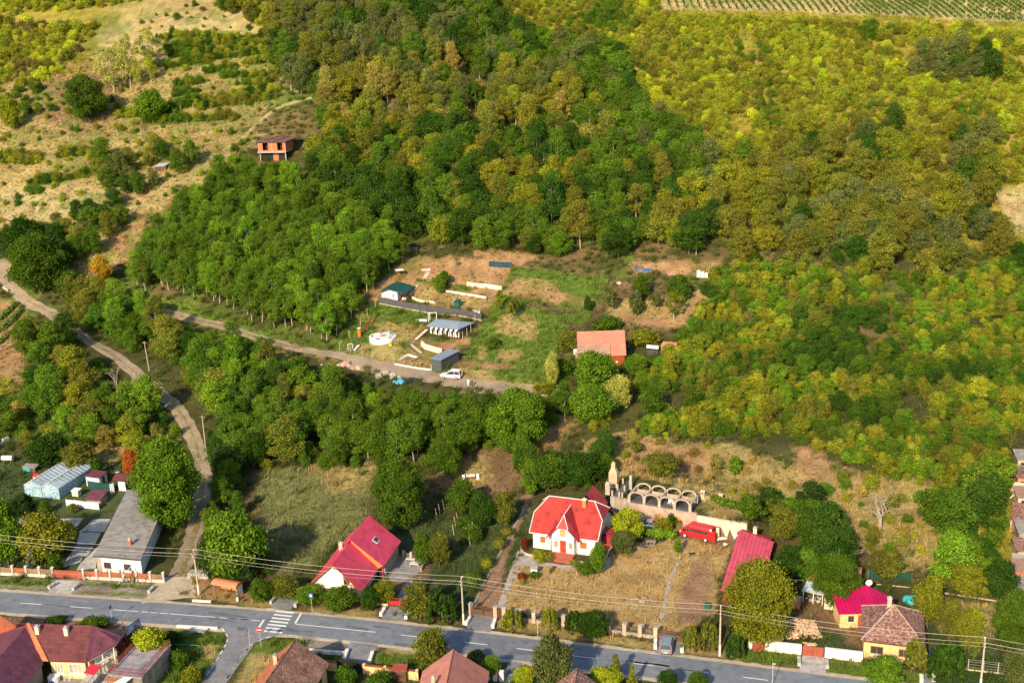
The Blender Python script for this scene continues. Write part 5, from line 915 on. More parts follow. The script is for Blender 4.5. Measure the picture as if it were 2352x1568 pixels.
# ---- flat roofed annex with railing
f = Fr(s2(1005,1225), s2(1300,1255), 3.0); W = f.W; D = f.l(s2(1230,925),3).y; rt_ = f.root('flat_roofed_annex', 'stone walled annex with a flat grey roof terrace and rusty railing', 'annex')
walls(rt_, [(0,0),(W,0),(W,D),(0,D)], -.3, 2.8, 'stonewall'); MB().box(-.1,W+.1,-.1,D+.1,2.803,2.98).build('roof', mat('wet_concrete', (.33,.30,.33), .6, .3, 1.2, dirt=.35), rt_)
r_ = MB(); 
for (a, b_) in (((0,0),(W,0)),((W,0),(W,D)),((0,0),(0,D*.8))):
    A = Vector((*a,3.0)); B = Vector((*b_,3.0)); n = int((B-A).length/.28)
    for z in (.45,.9): r_.bar(A+Vector((0,0,z)), B+Vector((0,0,z)), .045)
    for i in range(n+1): p = A+(B-A)*i/n; r_.bar(p, p+Vector((0,0,.9)), .03 if i % 5 else .06)
r_.build('railing', M['rustred'], rt_); MB().slab([(.8,-2.6,2.7),(2.6,-2.6,2.7),(3.4,-.12,2.9),(2.2,-.12,2.9)],.05).build('canopy', M['cloth'], rt_); MB().box(-.3,2.0,-.9,-.13,2.4,2.5).build('porch_roof', M['terracotta'], rt_)
q = f.l(s2(1320,1010), 3.0); tag(MB().tube([(math.cos(i*math.pi/8)*.34,math.sin(i*math.pi/8)*.34,.14) for i in range(17)],.13,6).build('tyre', M['rubber'], None, None, f.w(q.x,q.y,3.0)), 'black tyre with scraps lying on the flat annex roof', 'tyre')
f = Fr(s2(975,1040), s2(1165,1045), 0); rt_ = f.root('yard_gate', 'rust red sheet metal gate behind the courtyard of the maroon house', 'gate'); [MB().box(f.W*k/2,f.W*(k+1)/2-.04,-.04,.04,0,2.0).build('gate_leaf', M['rustred'], rt_) for k in (0,1)]
f = Fr(s2(1170,960), s2(1190,955), 0); rt_ = f.root('side_fence', 'rust red sheet fence along the flat roofed annex', 'fence'); MB().box(0,.08,-.5,4.6,0,2.0).build('panel', M['rustred'], rt_)
f = Fr(s2(1090,915), s2(1120,920), 0); tag(MB().box(0,.5,0,3.0,0,.45).build('culvert_edge', M['white'], None, None, f.o, f.rz), 'long whitewashed block behind the yellow shrub', 'kerb block')
sg_ = MB(); sg_.tube([(0,0,0),(0,0,1.1)], .25, 8, .15); 
tag(MB().bar((0,0,1),(.7,.3,.8),.16).bar((.7,.3,.8),(1.0,.1,1.2),.14).build('white_pipe', M['cloth'], None, None, atz(*s2(1030,1095),0)), 'bent white pipe by the steps of the maroon house', 'pipe')
# ---- tiled house, bottom middle left
def gable_px(name, lab, top, bot, W2l, W2r, zr, ze, mr, ml, wm, Lx=None, chim=None, cat='house', hip=0):
    A = atz(*top, zr); B = atz(*bot, zr); rz = math.atan2(A.y-B.y, A.x-B.x)-math.pi/2; L_ = Lx or math.hypot(A.x-B.x, A.y-B.y); d = Vector((math.cos(rz+math.pi/2), math.sin(rz+math.pi/2), 0)); O = Vector((A.x, A.y, 0))-d*L_
    rt_ = empty(name, O, rz, lab, cat); 
    if hip == 0:
        r1 = MB().slab([(0,0,zr),(W2r,0,ze),(W2r,L_,ze),(0,L_,zr)], .14).build('roof_right', M[mr], rt_); MB().slab([(-.003,0,zr),(-.003,L_,zr),(-W2l,L_,ze),(-W2l,0,ze)], .14).build('roof_left', M[ml], rt_)
        MB().yprism([(-W2l+.4,ze-.153),(W2r-.4,ze-.153),(0,zr-.35)], L_-.5, L_-.3).build('gable', M[wm], rt_)
    else:
        r1 = MB().slab([(0,0,zr),(W2r,0,ze),(W2r,L_+hip,ze),(0,L_,zr)], .14).build('roof_right', M[mr], rt_); MB().slab([(-.003,0,zr),(-.003,L_,zr),(-W2l,L_+hip,ze),(-W2l,0,ze)], .14).build('roof_left', M[ml], rt_); MB().slab([(0,L_+.01,zr),(W2r,L_+hip+.01,ze),(-W2l,L_+hip+.01,ze)][::-1], .14).build('roof_hip', M[mr], rt_)
    walls(rt_, [(-W2l+.4,.4),(W2r-.4,.4),(W2r-.4,L_+hip-.4),(-W2l+.4,L_+hip-.4)], -.3, ze-.16, wm)
    cp = MB(); caps((0,0,zr+.03),(0,L_,zr+.03),int(L_/.4),cp,.1); cp.build('ridge_tiles', M[mr], r1)
    if chim: chimney(r1, *chim)
    return rt_, L_
o, L_ = gable_px('old_tiled_house', 'house with a patchy old clay tile roof beside the side street', s3(610,1195), s3(350,1568), 3.6, 4.6, 6.2, 3.0, 'tile_old', 'tile_orange', 'yellow', 15, (-.9, 10.5, 4.6, 6.6, .5, 'palebrick'))
for k in range(3): window(o, 'r', 6.5+2.5*k, 1.0, 1.2, 1.3, 4.2, 1, 'darkwood')
gable_px('pink_tiled_house', 'house with a smooth pink clay tile roof below the road', s3(1965,1275), s3(1905,1568), 4.2, 4.6, 6.3, 3.0, 'tile_pink', 'tile_pink', 'cream', 12, (-1.8, 5.5, 4.4, 6.3, .4, 'palebrick'))
gable_px('small_red_roof_house', 'small house whose red tile roof peak shows at the bottom edge', s5(1258,990), s5(1238,1128), 3.0, 3.2, 5.6, 3.0, 'tile_brown', 'tile_brown', 'cream', 10)
# yellow wall with red cap, black gate
f = Fr(s3(770,1440), s3(1660,1540), 0); rt_ = f.root('yellow_street_wall', 'low yellow wall with dark red coping on both sides of the black gate', 'wall'); xg = [f.l(s3(x,1480),0).x for x in (962,1200)]; 
for (a, b_) in ((-.3,xg[0]),(xg[1],f.W+.2)):
    MB().box(a,b_,-.12,.12,-.1,1.35).build('panel', M['yellow'], rt_); MB().box(a-.05,b_+.05,-.2,.2,1.353,1.45).build('coping', M['rustred'], rt_)
for x in (xg[1]+.2, xg[1]+3.2, xg[1]+6, f.W): MB().box(x-.18,x+.18,-.18,.18,-.1,1.6).build('pillar', M['yellow'], rt_)
gt = empty('gate', f.w(xg[0],0), f.rz, 'tall black sheet gate between two yellow street walls', 'gate'); [MB().box((xg[1]-xg[0])*k/2+.02,(xg[1]-xg[0])*(k+1)/2-.02,-.05,.05,.05,1.9).build('gate_leaf', M['black'], gt) for k in (0,1)]
f = Fr(s3(730,1300), s3(1040,1325), 0); tag(MB().box(0,f.W,-.2,.2,-.1,.5).build('whitewashed_wall', M['white'], None, None, f.o, f.rz), 'low whitewashed wall of the ditch behind the old tiled roof', 'wall')
f = Fr(s3(1450,1560), s3(1560,1560), 0); rt_ = f.root('red_shed', 'small shed with a red flat roof behind the yellow wall', 'shed'); MB().box(0,1.8,0,1.5,0,1.6).build('wall', M['darkwood'], rt_); MB().slab([(-.1,-.1,1.75),(1.9,-.1,1.75),(1.9,1.6,1.85),(-.1,1.6,1.85)],.08).build('roof', M['rustred'], rt_)
f = Fr(s5(430,1090), s5(570,1105), 0); rt_ = f.root('gate_pillars', 'pair of white gate pillars with a red gate at the bottom edge', 'gate'); [MB().box(x-.3,x+.3,-.3,.3,0,1.5).build('pillar', M['white'], rt_) for x in (.2,1.2,f.W)]; MB().box(1.55,f.W-.35,-.05,.05,.1,1.2).build('gate_leaf', M['brightred'], rt_)
# ---- street fence of the villa with stone pillars
pil = [(288,495),(512,525),(595,530),(730,550),(863,575),(1138,605),(1560,650),(1697,680),(1840,697),(1981,718)]
f = Fr(s5(288,495), s5(1981,718), 0); rt_ = f.root('villa_fence', 'street fence of square stone pillars with dark iron panels before the white villa', 'fence'); xs = [f.l(s5(x,y),0).x for x,y in pil]; xs = xs[:5]+[xs[4]+(xs[5]-xs[4])*.5, xs[5], xs[5]+(xs[6]-xs[5])/3, xs[5]+(xs[6]-xs[5])*2/3]+xs[6:]
for x in xs: p = MB().box(x-.27,x+.27,-.27,.27,-.2,1.75).build('pillar', M['palebrick'], rt_); MB().box(x-.33,x+.33,-.33,.33,1.753,1.85).build('cap', M['concrete'], p)
for i in range(len(xs)-1):
    a, b_ = xs[i]+.28, xs[i+1]-.28
    if i in (0, 1): continue
    MB().box(a,b_,-.12,.12,-.1,.5).build('plinth', M['stonewall'], rt_); g = MB(); g.bar((a,0,1.35),(b_,0,1.35),.06).bar((a,0,.62),(b_,0,.62),.05); n = int((b_-a)/.16); [g.bar((a+(b_-a)*k/n,0,.6),(a+(b_-a)*k/n,0,1.42),.03) for k in range(n)]; g.build('iron_panel', M['darksteel'], rt_)
def iron_gate(o, rz, w, lab):
    r0 = empty('gate', o, rz, lab, 'gate')
    for k in (0, 1):
        g = MB(); a, b_ = w*k/2+.04, w*(k+1)/2-.04; g.box(a,b_,-.02,.02,.1,.9); [g.bar((a,0,z),(b_,0,z),.06) for z in (.95,1.4)]; [g.bar((x,0,.1),(x,0,1.4),.06) for x in (a+.03,b_-.03)]; [g.bar((a+(b_-a)*j/14,0,.9),(a+(b_-a)*j/14,0,1.4),.025) for j in range(15)]; g.build('gate_leaf', M['darkwood'], r0)
iron_gate(f.w(xs[0]+.3,0), f.rz, xs[1]-xs[0]-.6, 'dark double gate at the brown drive of the white villa'); iron_gate(f.w(xs[1]+.3,0), f.rz, xs[2]-xs[1]-.6, 'narrow dark foot gate at the stone path')
fe = f.w(xs[-1]+.3,0); iron_gate(fe, f.rz, 3.3, 'dark double gate behind the silver car by the road')
f3 = Fr(s6(390,1185), s6(575,1215), 0); [tag(MB().box(-.25,.25,-.25,.25,0,1.7).build('stone_pillar', M['palebrick'], None, None, atz(*s6(x,y),0), f.rz), lab, 'pillar') for x,y,lab in ((405,1195,'square stone pillar between two weeping trees near the pole'),(560,1218,'square stone pillar just left of the fourth utility pole'))]
# whitewashed culvert blocks
CB = [(s2(450,450),s2(508,412),'at the left yard drive, left side','concrete'),(s2(672,462),s2(715,425),'at the left yard drive, right side','concrete'),(s2(1368,490),s2(1412,445),'left of the dirt road mouth','concrete'),(s3(400,890),s3(440,845),'left of the drive above the zebra crossing','concrete'),(s3(610,918),s3(645,870),'right of the drive above the zebra crossing','concrete'),(s3(1345,995),s3(1380,940),'left of the red gate drive','white'),(s3(1560,1020),s3(1592,960),'right of the red gate drive','white'),
 (s3(2075,1075),s3(2110,1015),'left of the brown drive gate','white'),(s5(485,625),s5(508,560),'right of the brown drive gate','white'),(s5(1977,818),s5(1980,745),'left of the silver car by the road','white'),(s5(2222,850),s5(2228,780),'right of the silver car by the road','white'),(s6(1340,1405),s6(1336,1335),'left of the rust red gate drive','concrete'),(s6(1610,1430),s6(1603,1368),'right of the rust red gate drive','concrete'),(s7(938,1560),s7(935,1510),'left of the narrow drive by the brown roofed house','white'),(s7(1060,1555),s7(1045,1488),'right of the narrow drive by the brown roofed house','white'),(s3(1030,1375),s3(1060,1300),'left of the black gate drive','white'),(s3(1250,1395),s3(1275,1320),'right of the black gate drive','white')]
for pa, pb, lab, mm in CB:
    a = atz(*pa,0); b_ = atz(*pb,0); d = b_-a; L2 = d.length; tag(MB().box(0,L2,-.22,.22,-.1,.5).box(-.05,.5,-.25,.25,.5,.56).box(L2-.5,L2+.05,-.25,.25,.5,.56).build('culvert_block', M[mm], None, None, a, math.atan2(d.y,d.x)), ('white' if mm == 'white' else 'grey')+' culvert block '+lab, 'culvert block', 'culvert blocks beside the driveways')
tag(MB().box(0,3.0,-.15,.15,-.1,.3).build('kerb_block', M['trim'], None, None, atz(*s2(1770,560),0), R_(-10)), 'low pale kerb block by the road below the bus shelter', 'kerb block')
f = Fr(s2(1625,795), s2(2000,815), 0); tag(MB().box(0,f.W,-.12,.12,-.1,.35).build('kerb_wall', M['trim'], None, None, f.o, f.rz), 'low white parapet at the corner of the side street', 'parapet')
f = Fr(s2(1745,860), s2(1880,870), 0); rt_ = f.root('concrete_bench', 'weathered concrete bench on the green by the side street', 'bench'); MB().box(0,f.W,0,.7,.35,.5).build('seat', M['concrete'], rt_); [MB().box(x,x+.3,.05,.65,-.1,.348).build('leg', M['concrete'], rt_) for x in (.1,f.W-.4)]; MB().box(0,f.W,1.0,1.3,.0,.4).build('backrest', M['trim'], rt_)
g = MB(); f = Fr(s2(1545,1000), s2(1840,1015), 0); [g.tube([(x,0,0),(x,0,.9)],.035,5) for x in (0,f.W/2,f.W)]; g.tube([(0,0,.9),(f.W,0,.9)],.035,5); tag(g.build('pipe_rail', mat('green_paint', (.03,.33,.18), .5, .1, 3), None, None, f.o, f.rz), 'thin green pipe rail beside the dark driveway', 'railing')
# ---- bus shelter
f = Fr(s2(1975,500), s2(2185,540), 0); W = f.W; rt_ = f.root('bus_shelter', 'small bus shelter with a curved orange sheet roof', 'bus shelter')
prof = [( -.5+2.2*i/8, 2.05+.45*math.sin(math.pi*(i/8)**.8)) for i in range(9)]; MB().xprism(prof+[(y,z+.05) for y,z in prof[::-1]], -.15, W+.15).build('roof', mat('orange_sheet', (.62,.24,.12), .5, .12, 1.5), rt_)
[MB().box(x-.05,x+.05,y-.05,y+.05,0,2.1).build('post', M['wood'], rt_) for x in (0,W/2,W) for y in (0,1.4)]; MB().box(0,W,1.46,1.5,.2,1.9).build('back_panel', M['wood'], rt_); s_ = MB().box(.2,W-.2,.9,1.3,.42,.48); s_.build('seat', M['darkwood'], rt_); MB().box(W+.01,W+.05,.1,1.35,.5,1.9).build('side_pane', M['glassw'], rt_); MB().box(-.05,-.01,.1,1.35,.5,1.9).build('side_pane', M['glassw'], rt_)
r0 = empty('litter_bin', atz(*s2(2185,560),0), 0, 'small white litter bin beside the bus shelter', 'bin'); MB().tube([(0,0,.1),(0,0,.8)],.2,8).build('body', M['cloth'], r0); MB().tube([(0,0,.8),(0,0,.92)],.22,8).build('lid', M['green'], r0)
tag(MB().box(0,3.4,0,1.4,0,.9).build('cable_cabinet', M['concrete'], None, None, atz(*s2(1725,350),0), R_(-8)), 'grey concrete block behind the first utility pole', 'block')
# ---- utility poles and wires
poles = [(457,1365,'by the dirt road mouth left of the bus shelter'),(1065,1433,'between dark weeping trees and villa gate'),(1653,1505,'left of the big yellow green tree'),(2251,1585,'at the far right of the road')]
PT = []
for x, y, lab in poles:
    b0 = atz(x, y, 0); r0 = empty('utility_pole', b0, R_(-14), 'concrete utility pole with white foot '+lab, 'utility pole', 'utility poles along the road')
    MB().tube([(0,0,1.8),(0,0,7.6)], .14, 8, .09).build('pole', M['archstone'], r0); MB().tube([(0,0,-.2),(0,0,1.797)], .16, 8, .145).build('painted_foot', M['white'], r0)
    a = MB().bar((-.02,-.75,7.2),(-.02,.75,7.2),.08).bar((-.02,-.5,6.5),(-.02,.5,6.5),.08).build('crossarm', M['rustred'], r0); i_ = MB(); [i_.tube([(0,yy,z),(0,yy,z+.2)],.05,6) for yy,z in ((-.7,7.24),(0,7.6),(.7,7.24),(-.45,6.54),(.45,6.54))]; i_.build('insulators', M['cloth'], a); PT.append(b0)
d0 = (PT[1]-PT[0]); d3 = PT[3]-PT[2]; ends = [PT[0]+Vector((-44,11,0)) ]+PT+[PT[3]+Vector((40,-14,0))]
wm = mat('bare_wire', (.62,.55,.46), .5, .05, 3)
SPAN = ['left of the first pole','between first and second pole','between second and third pole','between third and fourth pole','right of the fourth pole']
for yy, zz, wn in ((-.7,7.42,'upper road side'),(0,7.8,'topmost'),(.7,7.42,'upper house side'),(-.45,6.72,'lower road side'),(.45,6.72,'lower house side')):
    for i in range(len(ends)-1):
        A, B = ends[i], ends[i+1]; nn = Vector((math.sin(R_(14)), math.cos(R_(14)), 0)); pts = [A+(B-A)*k/14+nn*yy+Vector((0,0,zz-1.0*4*(k/14)*(1-k/14)*.7)) for k in range(15)]
        tag(MB().tube([p-A for p in pts], .012, 4).build('power_line', wm, None, None, A), wn+' bare wire '+SPAN[i], 'power line', 'power lines along the road')
for (pb, pt, lab, w_) in (((343,852),(331,788),'tall bare wooden pole above the curving dirt road',.12),((474,1042),(464,962),'tall wooden pole beside the bend of the dirt road',.12),((189,690),(184,648),'concrete pole by the dirt road junction at the left',.16),((2170,1600),(2170,1500),'',.1)):
    if not lab: continue
    p = at(*pb); H = 7.5 if w_ < .15 else 5.0; r0 = empty('wooden_pole', p, 0, lab, 'pole'); 
    for hh in (6, 7, 8, 9, 10):
        if proj(p.x, p.y, p.z+hh)[1] < pt[1]: break
    H = hh; dx = (pt[0]-float(proj(p.x,p.y,p.z+H)[0]))/(F_PX/p.length); MB().tube([(0,0,-.3),(dx,0,H)], w_, 6, w_*.7).build('pole', M['archstone'], r0); MB().bar((dx*.95-.5,0,H-.3),(dx*.95+.5,0,H-.3),.1).build('crossarm', M['greywood'], r0)
# ---- signs
def post(p, H, name, lab, r=.035): 
    r0 = empty(name, p, R_(-8), lab, 'sign'); MB().tube([(0,0,-.1),(0,0,H)], r, 6).build('post', M['steel'], r0); return r0
r0 = post(atz(*s3(320,1260),0), 3.0, 'no_entry_sign', 'round red no entry sign at the corner of the side street'); MB().tube([(0,-.04,2.85),(0,-.07,2.85)], .42, 20).build('disc', M['brightred'], r0); MB().box(-.30,.30,-.085,-.072,2.78,2.92).build('bar', M['cloth'], r0)
r0 = post(atz(*s3(758,955),0), 3.0, 'pedestrian_sign', 'square blue pedestrian crossing sign on a white post'); b_ = MB().box(-.32,.32,-.06,-.04,2.5,3.14).build('panel', M['bluesign'], r0); MB().face([(-.24,-.064,2.58),(.24,-.064,2.58),(0,-.064,3.06)]).build('triangle', M['cloth'], b_); k = MB(); k.box(-.03,.03,-.07,-.066,2.64,2.82); k.box(-.028,.028,-.07,-.066,2.86,2.91); k.build('figure', M['black'], b_)
r0 = post(atz(*s2(1032,745),0), 2.7, 'road_sign', 'thin sign seen edge on at the lower road edge left of the junction'); MB().box(-.02,.02,-.3,.3,2.1,2.7).build('panel', M['darksteel'], r0)
r0 = post(atz(*s3(226,1265),0), 3.2, 'road_sign', 'dark edge on sign post in the side street mouth'); MB().box(-.3,.0,-.03,.03,2.6,3.15).build('panel', M['darksteel'], r0)
r0 = post(atz(*s6(1080,1600),0), 3.4, 'lamp_post', 'thin grey post standing at the lower road edge at bottom right', .05); MB().box(-.1,.35,-.1,.1,3.4,3.5).build('head', M['steel'], r0)
r0 = post(atz(*s5(898,700),0), 2.2, 'marker_post', 'thin grey marker post on the verge before the villa fence', .04); MB().box(-.08,.08,-.03,.03,1.9,2.2).build('plate', M['steel'], r0)
# ---- vehicles
def car(loc, rz, lab, paint, L_=4.5, W=1.8, H=1.6, name='parked_car', suv=True, pitch=None):
    r0 = empty(name, loc, rz, lab, 'car'); wb = L_*.3; xs = L_/2
    # x forward. lower body as lofted sections
    secs = [(-xs,.45,.88,.70),(-xs+.12,.30,1.0,.86),(-xs*.5,.24,1.02,.9),(xs*.1,.24,1.0,.9),(xs*.45,.24,.98,.89),(xs*.86,.27,.84,.84),(xs,.42,.68,.62)]
    mb = MB(); n = 8; 
    for (x, z0, z1, hw_) in secs:
        hw_ = hw_*W/1.8; mb.v += [(x,-hw_*.9,z0),(x,-hw_,z0+.18),(x,-hw_,z1-.14),(x,-hw_*.86,z1),(x,hw_*.86,z1),(x,hw_,z1-.14),(x,hw_,z0+.18),(x,hw_*.9,z0)]
    for i in range(len(secs)-1):
        for k in range(8): k2 = (k+1) % 8; mb.f.append((i*8+k,(i+1)*8+k,(i+1)*8+k2,i*8+k2))
    mb.f.append(tuple(range(8))); mb.f.append(tuple(reversed(range(len(mb.v)-8,len(mb.v))))); body = mb.build('body', paint, r0)
    g = MB(); zb, zt_ = .96, H; xr0, xr1, xf0, xf1 = (-xs+.1,-xs+.35,xs*.42,xs*.02) if suv else (-xs*.75,-xs*.45,xs*.38,-xs*.02); a, b_ = W*.43, W*.36
    g.v += [(xr0,-a,zb),(xf0,-a,zb),(xf0,a,zb),(xr0,a,zb),(xr1,-b_,zt_-.06),(xf1,-b_,zt_-.06),(xf1,b_,zt_-.06),(xr1,b_,zt_-.06)]; g.f += [(0,1,5,4),(1,2,6,5),(2,3,7,6),(3,0,4,7),(4,5,6,7)]; g.build('windows', M['glass'], r0)
    rr = MB(); rr.slab([(xr1-.05,-b_-.02,zt_),(xf1+.03,-b_-.02,zt_),(xf1+.03,b_+.02,zt_),(xr1-.05,b_+.02,zt_)],.07)
    for sy in (-1, 1):
        rr.bar((xf0,sy*a,zb),(xf1,sy*b_,zt_-.04),.07).bar((xr0,sy*a,zb),(xr1,sy*b_,zt_-.04),.1).bar(((xr1+xf1)/2,sy*(a+.005),zb),((xr1+xf1)/2,sy*(b_+.01),zt_-.04),.07)
        if suv: rr.bar((xr1,sy*b_*.9,zt_+.05),(xf1,sy*b_*.9,zt_+.05),.04)
    rr.build('roof', paint, r0)
    for sx in (-1, 1):
        for sy in (-1, 1):
            w_ = MB().tube([(sx*wb,sy*(W/2-.2),.33),(sx*wb,sy*(W/2+.01),.33)],.34,16).build('wheel', M['rubber'], r0); MB().tube([(sx*wb,sy*(W/2+.0),.33),(sx*wb,sy*(W/2+.03),.33)],.2,10).build('rim', M['steel'], w_)
    for sy in (-1, 1):
        MB().box(xs-.16,xs-.03,sy*W*.34-.18,sy*W*.34+.18,.62,.74).build('headlight', M['glassw'], r0); MB().box(-xs-.01,-xs+.12,sy*W*.38-.1,sy*W*.38+.1,.72,.96).build('tail_light', M['brightred'], r0); MB().box(xs*.34,xs*.44,sy*(W/2+.08)-.1,sy*(W/2+.08)+.1,.98,1.12).build('mirror', paint, r0)
    MB().box(-xs-.02,-xs+.02,-.26,.26,.55,.66).build('number_plate', M['cloth'], r0); MB().box(-xs-.03,-xs+.25,-W*.42,W*.42,.3,.48).box(xs-.22,xs+.01,-W*.38,W*.38,.3,.44).build('bumper', M['darksteel'], r0)
    return r0
c0 = atz(*s5(2085,800),0); car(c0, R_(77), 'silver estate car parked nose in at the iron gate by the road', M['carpaint_s'], 4.5, 1.8, 1.65)
p0 = atz(*s9(1040,975),.95); car(Vector((p0.x,p0.y,.92*float(h(p0.x,p0.y))+.08)), R_(163), 'silver hatchback parked under the arches of the wine cellar', M['carpaint_s'], 4.3, 1.75, 1.5, suv=False)
p0 = at(*sa(1430,1415)); car(p0+Vector((0,0,.08)), R_(162), 'white off road car parked on the gravel below the dark container', M['carpaint_w'], 4.7, 1.9, 1.75)
# red van
p0 = atz(*s9(1790,1130),.6); r0 = empty('red_van', Vector((p0.x,p0.y,float(h(p0.x,p0.y)))), R_(148), 'tall red passenger van with its rear doors open on the lawn', 'van')
mb = MB(); secs = [(-2.7,.45,2.3,.92),(-2.4,.4,2.42,.95),(1.1,.4,2.42,.95),(1.6,.4,2.1,.94),(2.05,.4,1.35,.92),(2.75,.42,1.1,.85),(2.85,.5,.9,.75)]
for (x, z0, z1, hw_) in secs: mb.v += [(x,-hw_*.96,z0),(x,-hw_,z0+.3),(x,-hw_*.97,z1-.3),(x,-hw_*.8,z1),(x,hw_*.8,z1),(x,hw_*.97,z1-.3),(x,hw_,z0+.3),(x,hw_*.96,z0)]
for i in range(len(secs)-1):
    for k in range(8): k2 = (k+1) % 8; mb.f.append((i*8+k,(i+1)*8+k,(i+1)*8+k2,i*8+k2))
mb.f.append(tuple(reversed(range(len(mb.v)-8,len(mb.v))))); mb.build('body', M['vanred'], r0)
MB().box(-2.65,-2.6,-.85,.85,.5,2.2).build('shaded_cargo_panel', M['black'], r0)  # black panel across the open rear, standing in for the shaded cargo space
for sy in (-1, 1):
    MB().box(-2.2,1.0,sy*.945-.012,sy*.945+.012,1.35,1.85).build('side_window', M['glass'], r0); MB().box(1.15,1.75,sy*.94-.015,sy*.94+.015,1.2,1.7).build('cab_window', M['glass'], r0)
    MB().box(-3.4,-2.72,sy*1.0-.04,sy*1.0+.04,.45,2.25).build('rear_door', M['vanred'], r0); MB().box(-3.3,-2.82,sy*.93-.02,sy*.93+.02,.55,2.1).build('door_lining', M['cream'], r0); MB().box(1.9,2.1,sy*1.08-.13,sy*1.08+.13,1.2,1.55).build('mirror', M['black'], r0)
    MB().box(2.62,2.86,sy*.62-.18,sy*.62+.18,.78,.98).build('headlight', M['glassw'], r0)
    for sx in (-1.7, 1.9): w_ = MB().tube([(sx,sy*.75,.36),(sx,sy*.97,.36)],.37,14).build('wheel', M['rubber'], r0); MB().tube([(sx,sy*.96,.36),(sx,sy*.99,.36)],.22,10).build('rim', M['cloth'], w_)
MB().face([(1.64,-.8,2.07),(1.64,.8,2.07),(2.07,.82,1.38),(2.07,-.82,1.38)]).build('windscreen', M['glass'], r0)
mb = MB().face([(-.8,-.5,.05),(1.1,-.6,.06),(1.5,.3,.05),(.6,.9,.09),(-.3,.5,.12)]).face([(-.3,.5,.10),(.6,.9,.07),(1.5,.3,.03),(1.1,-.6,.04),(-.8,-.5,.03)]); q = atz(*s9(2110,1120),1.0); q.z = float(h(q.x,q.y))+.05; tag(mb.build('plastic_sheet', M['cloth'], None, None, q, .3), 'white sheet spread on the ground behind the open van', 'sheet')
q = atz(*s9(2195,1210),.9); q.z = float(h(q.x,q.y)); tag(MB().ball((0,0,.15),.4,5,.4,.5,3).build('plastic_sack', M['cloth'], None, None, q), 'small white sack lying near the crimson shed', 'sack')
q = atz(*s9(1705,1380),.5); q.z = float(h(q.x,q.y)); r0 = empty('person', q, R_(200), 'dog like black and white animal on the dry lawn', 'dog'); bpy.data.objects.remove(r0)
# dog: black and white, standing
r0 = MB(); r0.tube([(-.38,0,.42),(-.2,0,.45),(.1,0,.44),(.28,0,.47)], .12, 8, .13); r0.tube([(.26,0,.5),(.4,0,.64)], .09, 6, .07); r0.tube([(.38,0,.66),(.48,0,.66),(.6,0,.62)], .085, 6, .04); [r0.tube([(x,s_*.08,.42),(x+dx,s_*.09,.2),(x,s_*.09,0)], .05, 5, .03) for x,dx in ((-.33,-.05),(.22,.02)) for s_ in (-1,1)]; r0.tube([(-.38,0,.46),(-.55,0,.6),(-.6,0,.72)], .03, 5, .02); [r0.tube([(.4,s_*.05,.7),(.39,s_*.07,.79)], .03, 4, .01) for s_ in (-1,1)]
tag(r0.build('dog', M['black'], None, None, q, R_(200)), 'black dog standing on the dry lawn below the red van', 'dog')
q0 = at(*s9(1100,1250)); r0 = empty('picnic_table', q0, R_(-10), 'weathered wooden picnic table with side benches on the lawn', 'table'); MB().box(-.8,.8,-.4,.4,.7,.76).build('table_top', M['greywood'], r0); [MB().box(-.8,.8,y-.15,y+.15,.42,.47).build('bench_seat', M['greywood'], r0) for y in (-.9,.9)]; [MB().bar((x,-.9,.4),(x,.9,.4),.08).bar((x,-.7,0),(x,-.2,.7),.08).bar((x,.7,0),(x,.2,.7),.08).build('leg_frame', M['greywood'], r0) for x in (-.6,.6)]
q0 = at(*s9(1000,1275)); r0 = empty('fire_bowl', q0, 0, 'round dark fire bowl beside the wooden picnic table', 'fire bowl'); MB().tube([(0,0,.1),(0,0,.5)],.55,12,.7).build('bowl', M['darksteel'], r0)
q0 = at(*s5(1030,100)); r0 = empty('garden_bench', q0, R_(65), 'dark wooden plank bench on the lawn near the well', 'bench'); MB().box(-.9,.9,-.2,.2,.4,.46).build('seat', M['darkwood'], r0); [MB().box(x-.05,x+.05,-.18,.18,0,.398).build('leg', M['darkwood'], r0) for x in (-.75,.75)]
q0 = at(*s4(155,200)); r0 = empty('garden_table_set', q0, R_(5), 'white table set with benches on the dry slope above the vine arbour', 'table set'); MB().box(-.8,.8,-.4,.4,.68,.76).build('table_top', M['cloth'], r0); [MB().box(x-.25,x+.25,-.25,.25,0,.45).box(x-.25,x+.25,.2,.25,.45,.9).build('chair', M['cloth'], r0) for x in (-1.3,1.3)]; MB().box(-.8,.8,1.0,1.3,.42,.48).build('bench', M['cloth'], r0); MB().box(-.08,.08,-.2,.2,0,.68).build('leg', M['wood'], r0)
q0 = at(*s6(452,860)); r0 = empty('green_bin', q0, R_(20), 'green wheeled bin on the lawn beside the big tree', 'bin'); MB().box(-.3,.3,-.35,.35,.08,.95).build('body', M['green'], r0); MB().box(-.33,.33,-.38,.38,.953,1.02).build('lid', M['greenmetal'], r0)
q0 = at(*s4(1500+520,100)); 
g = MB(); q0 = at(*s5(1860,370)); [g.ball((rnd.uniform(-.9,.9),rnd.uniform(-.6,.6),.15),rnd.uniform(.2,.4),5,.8,.5,i) for i in range(12)]; tag(g.build('brushwood_heap', M['dirt'], None, None, q0), 'low brown heap of cut grass and clods on the lawn', 'heap')
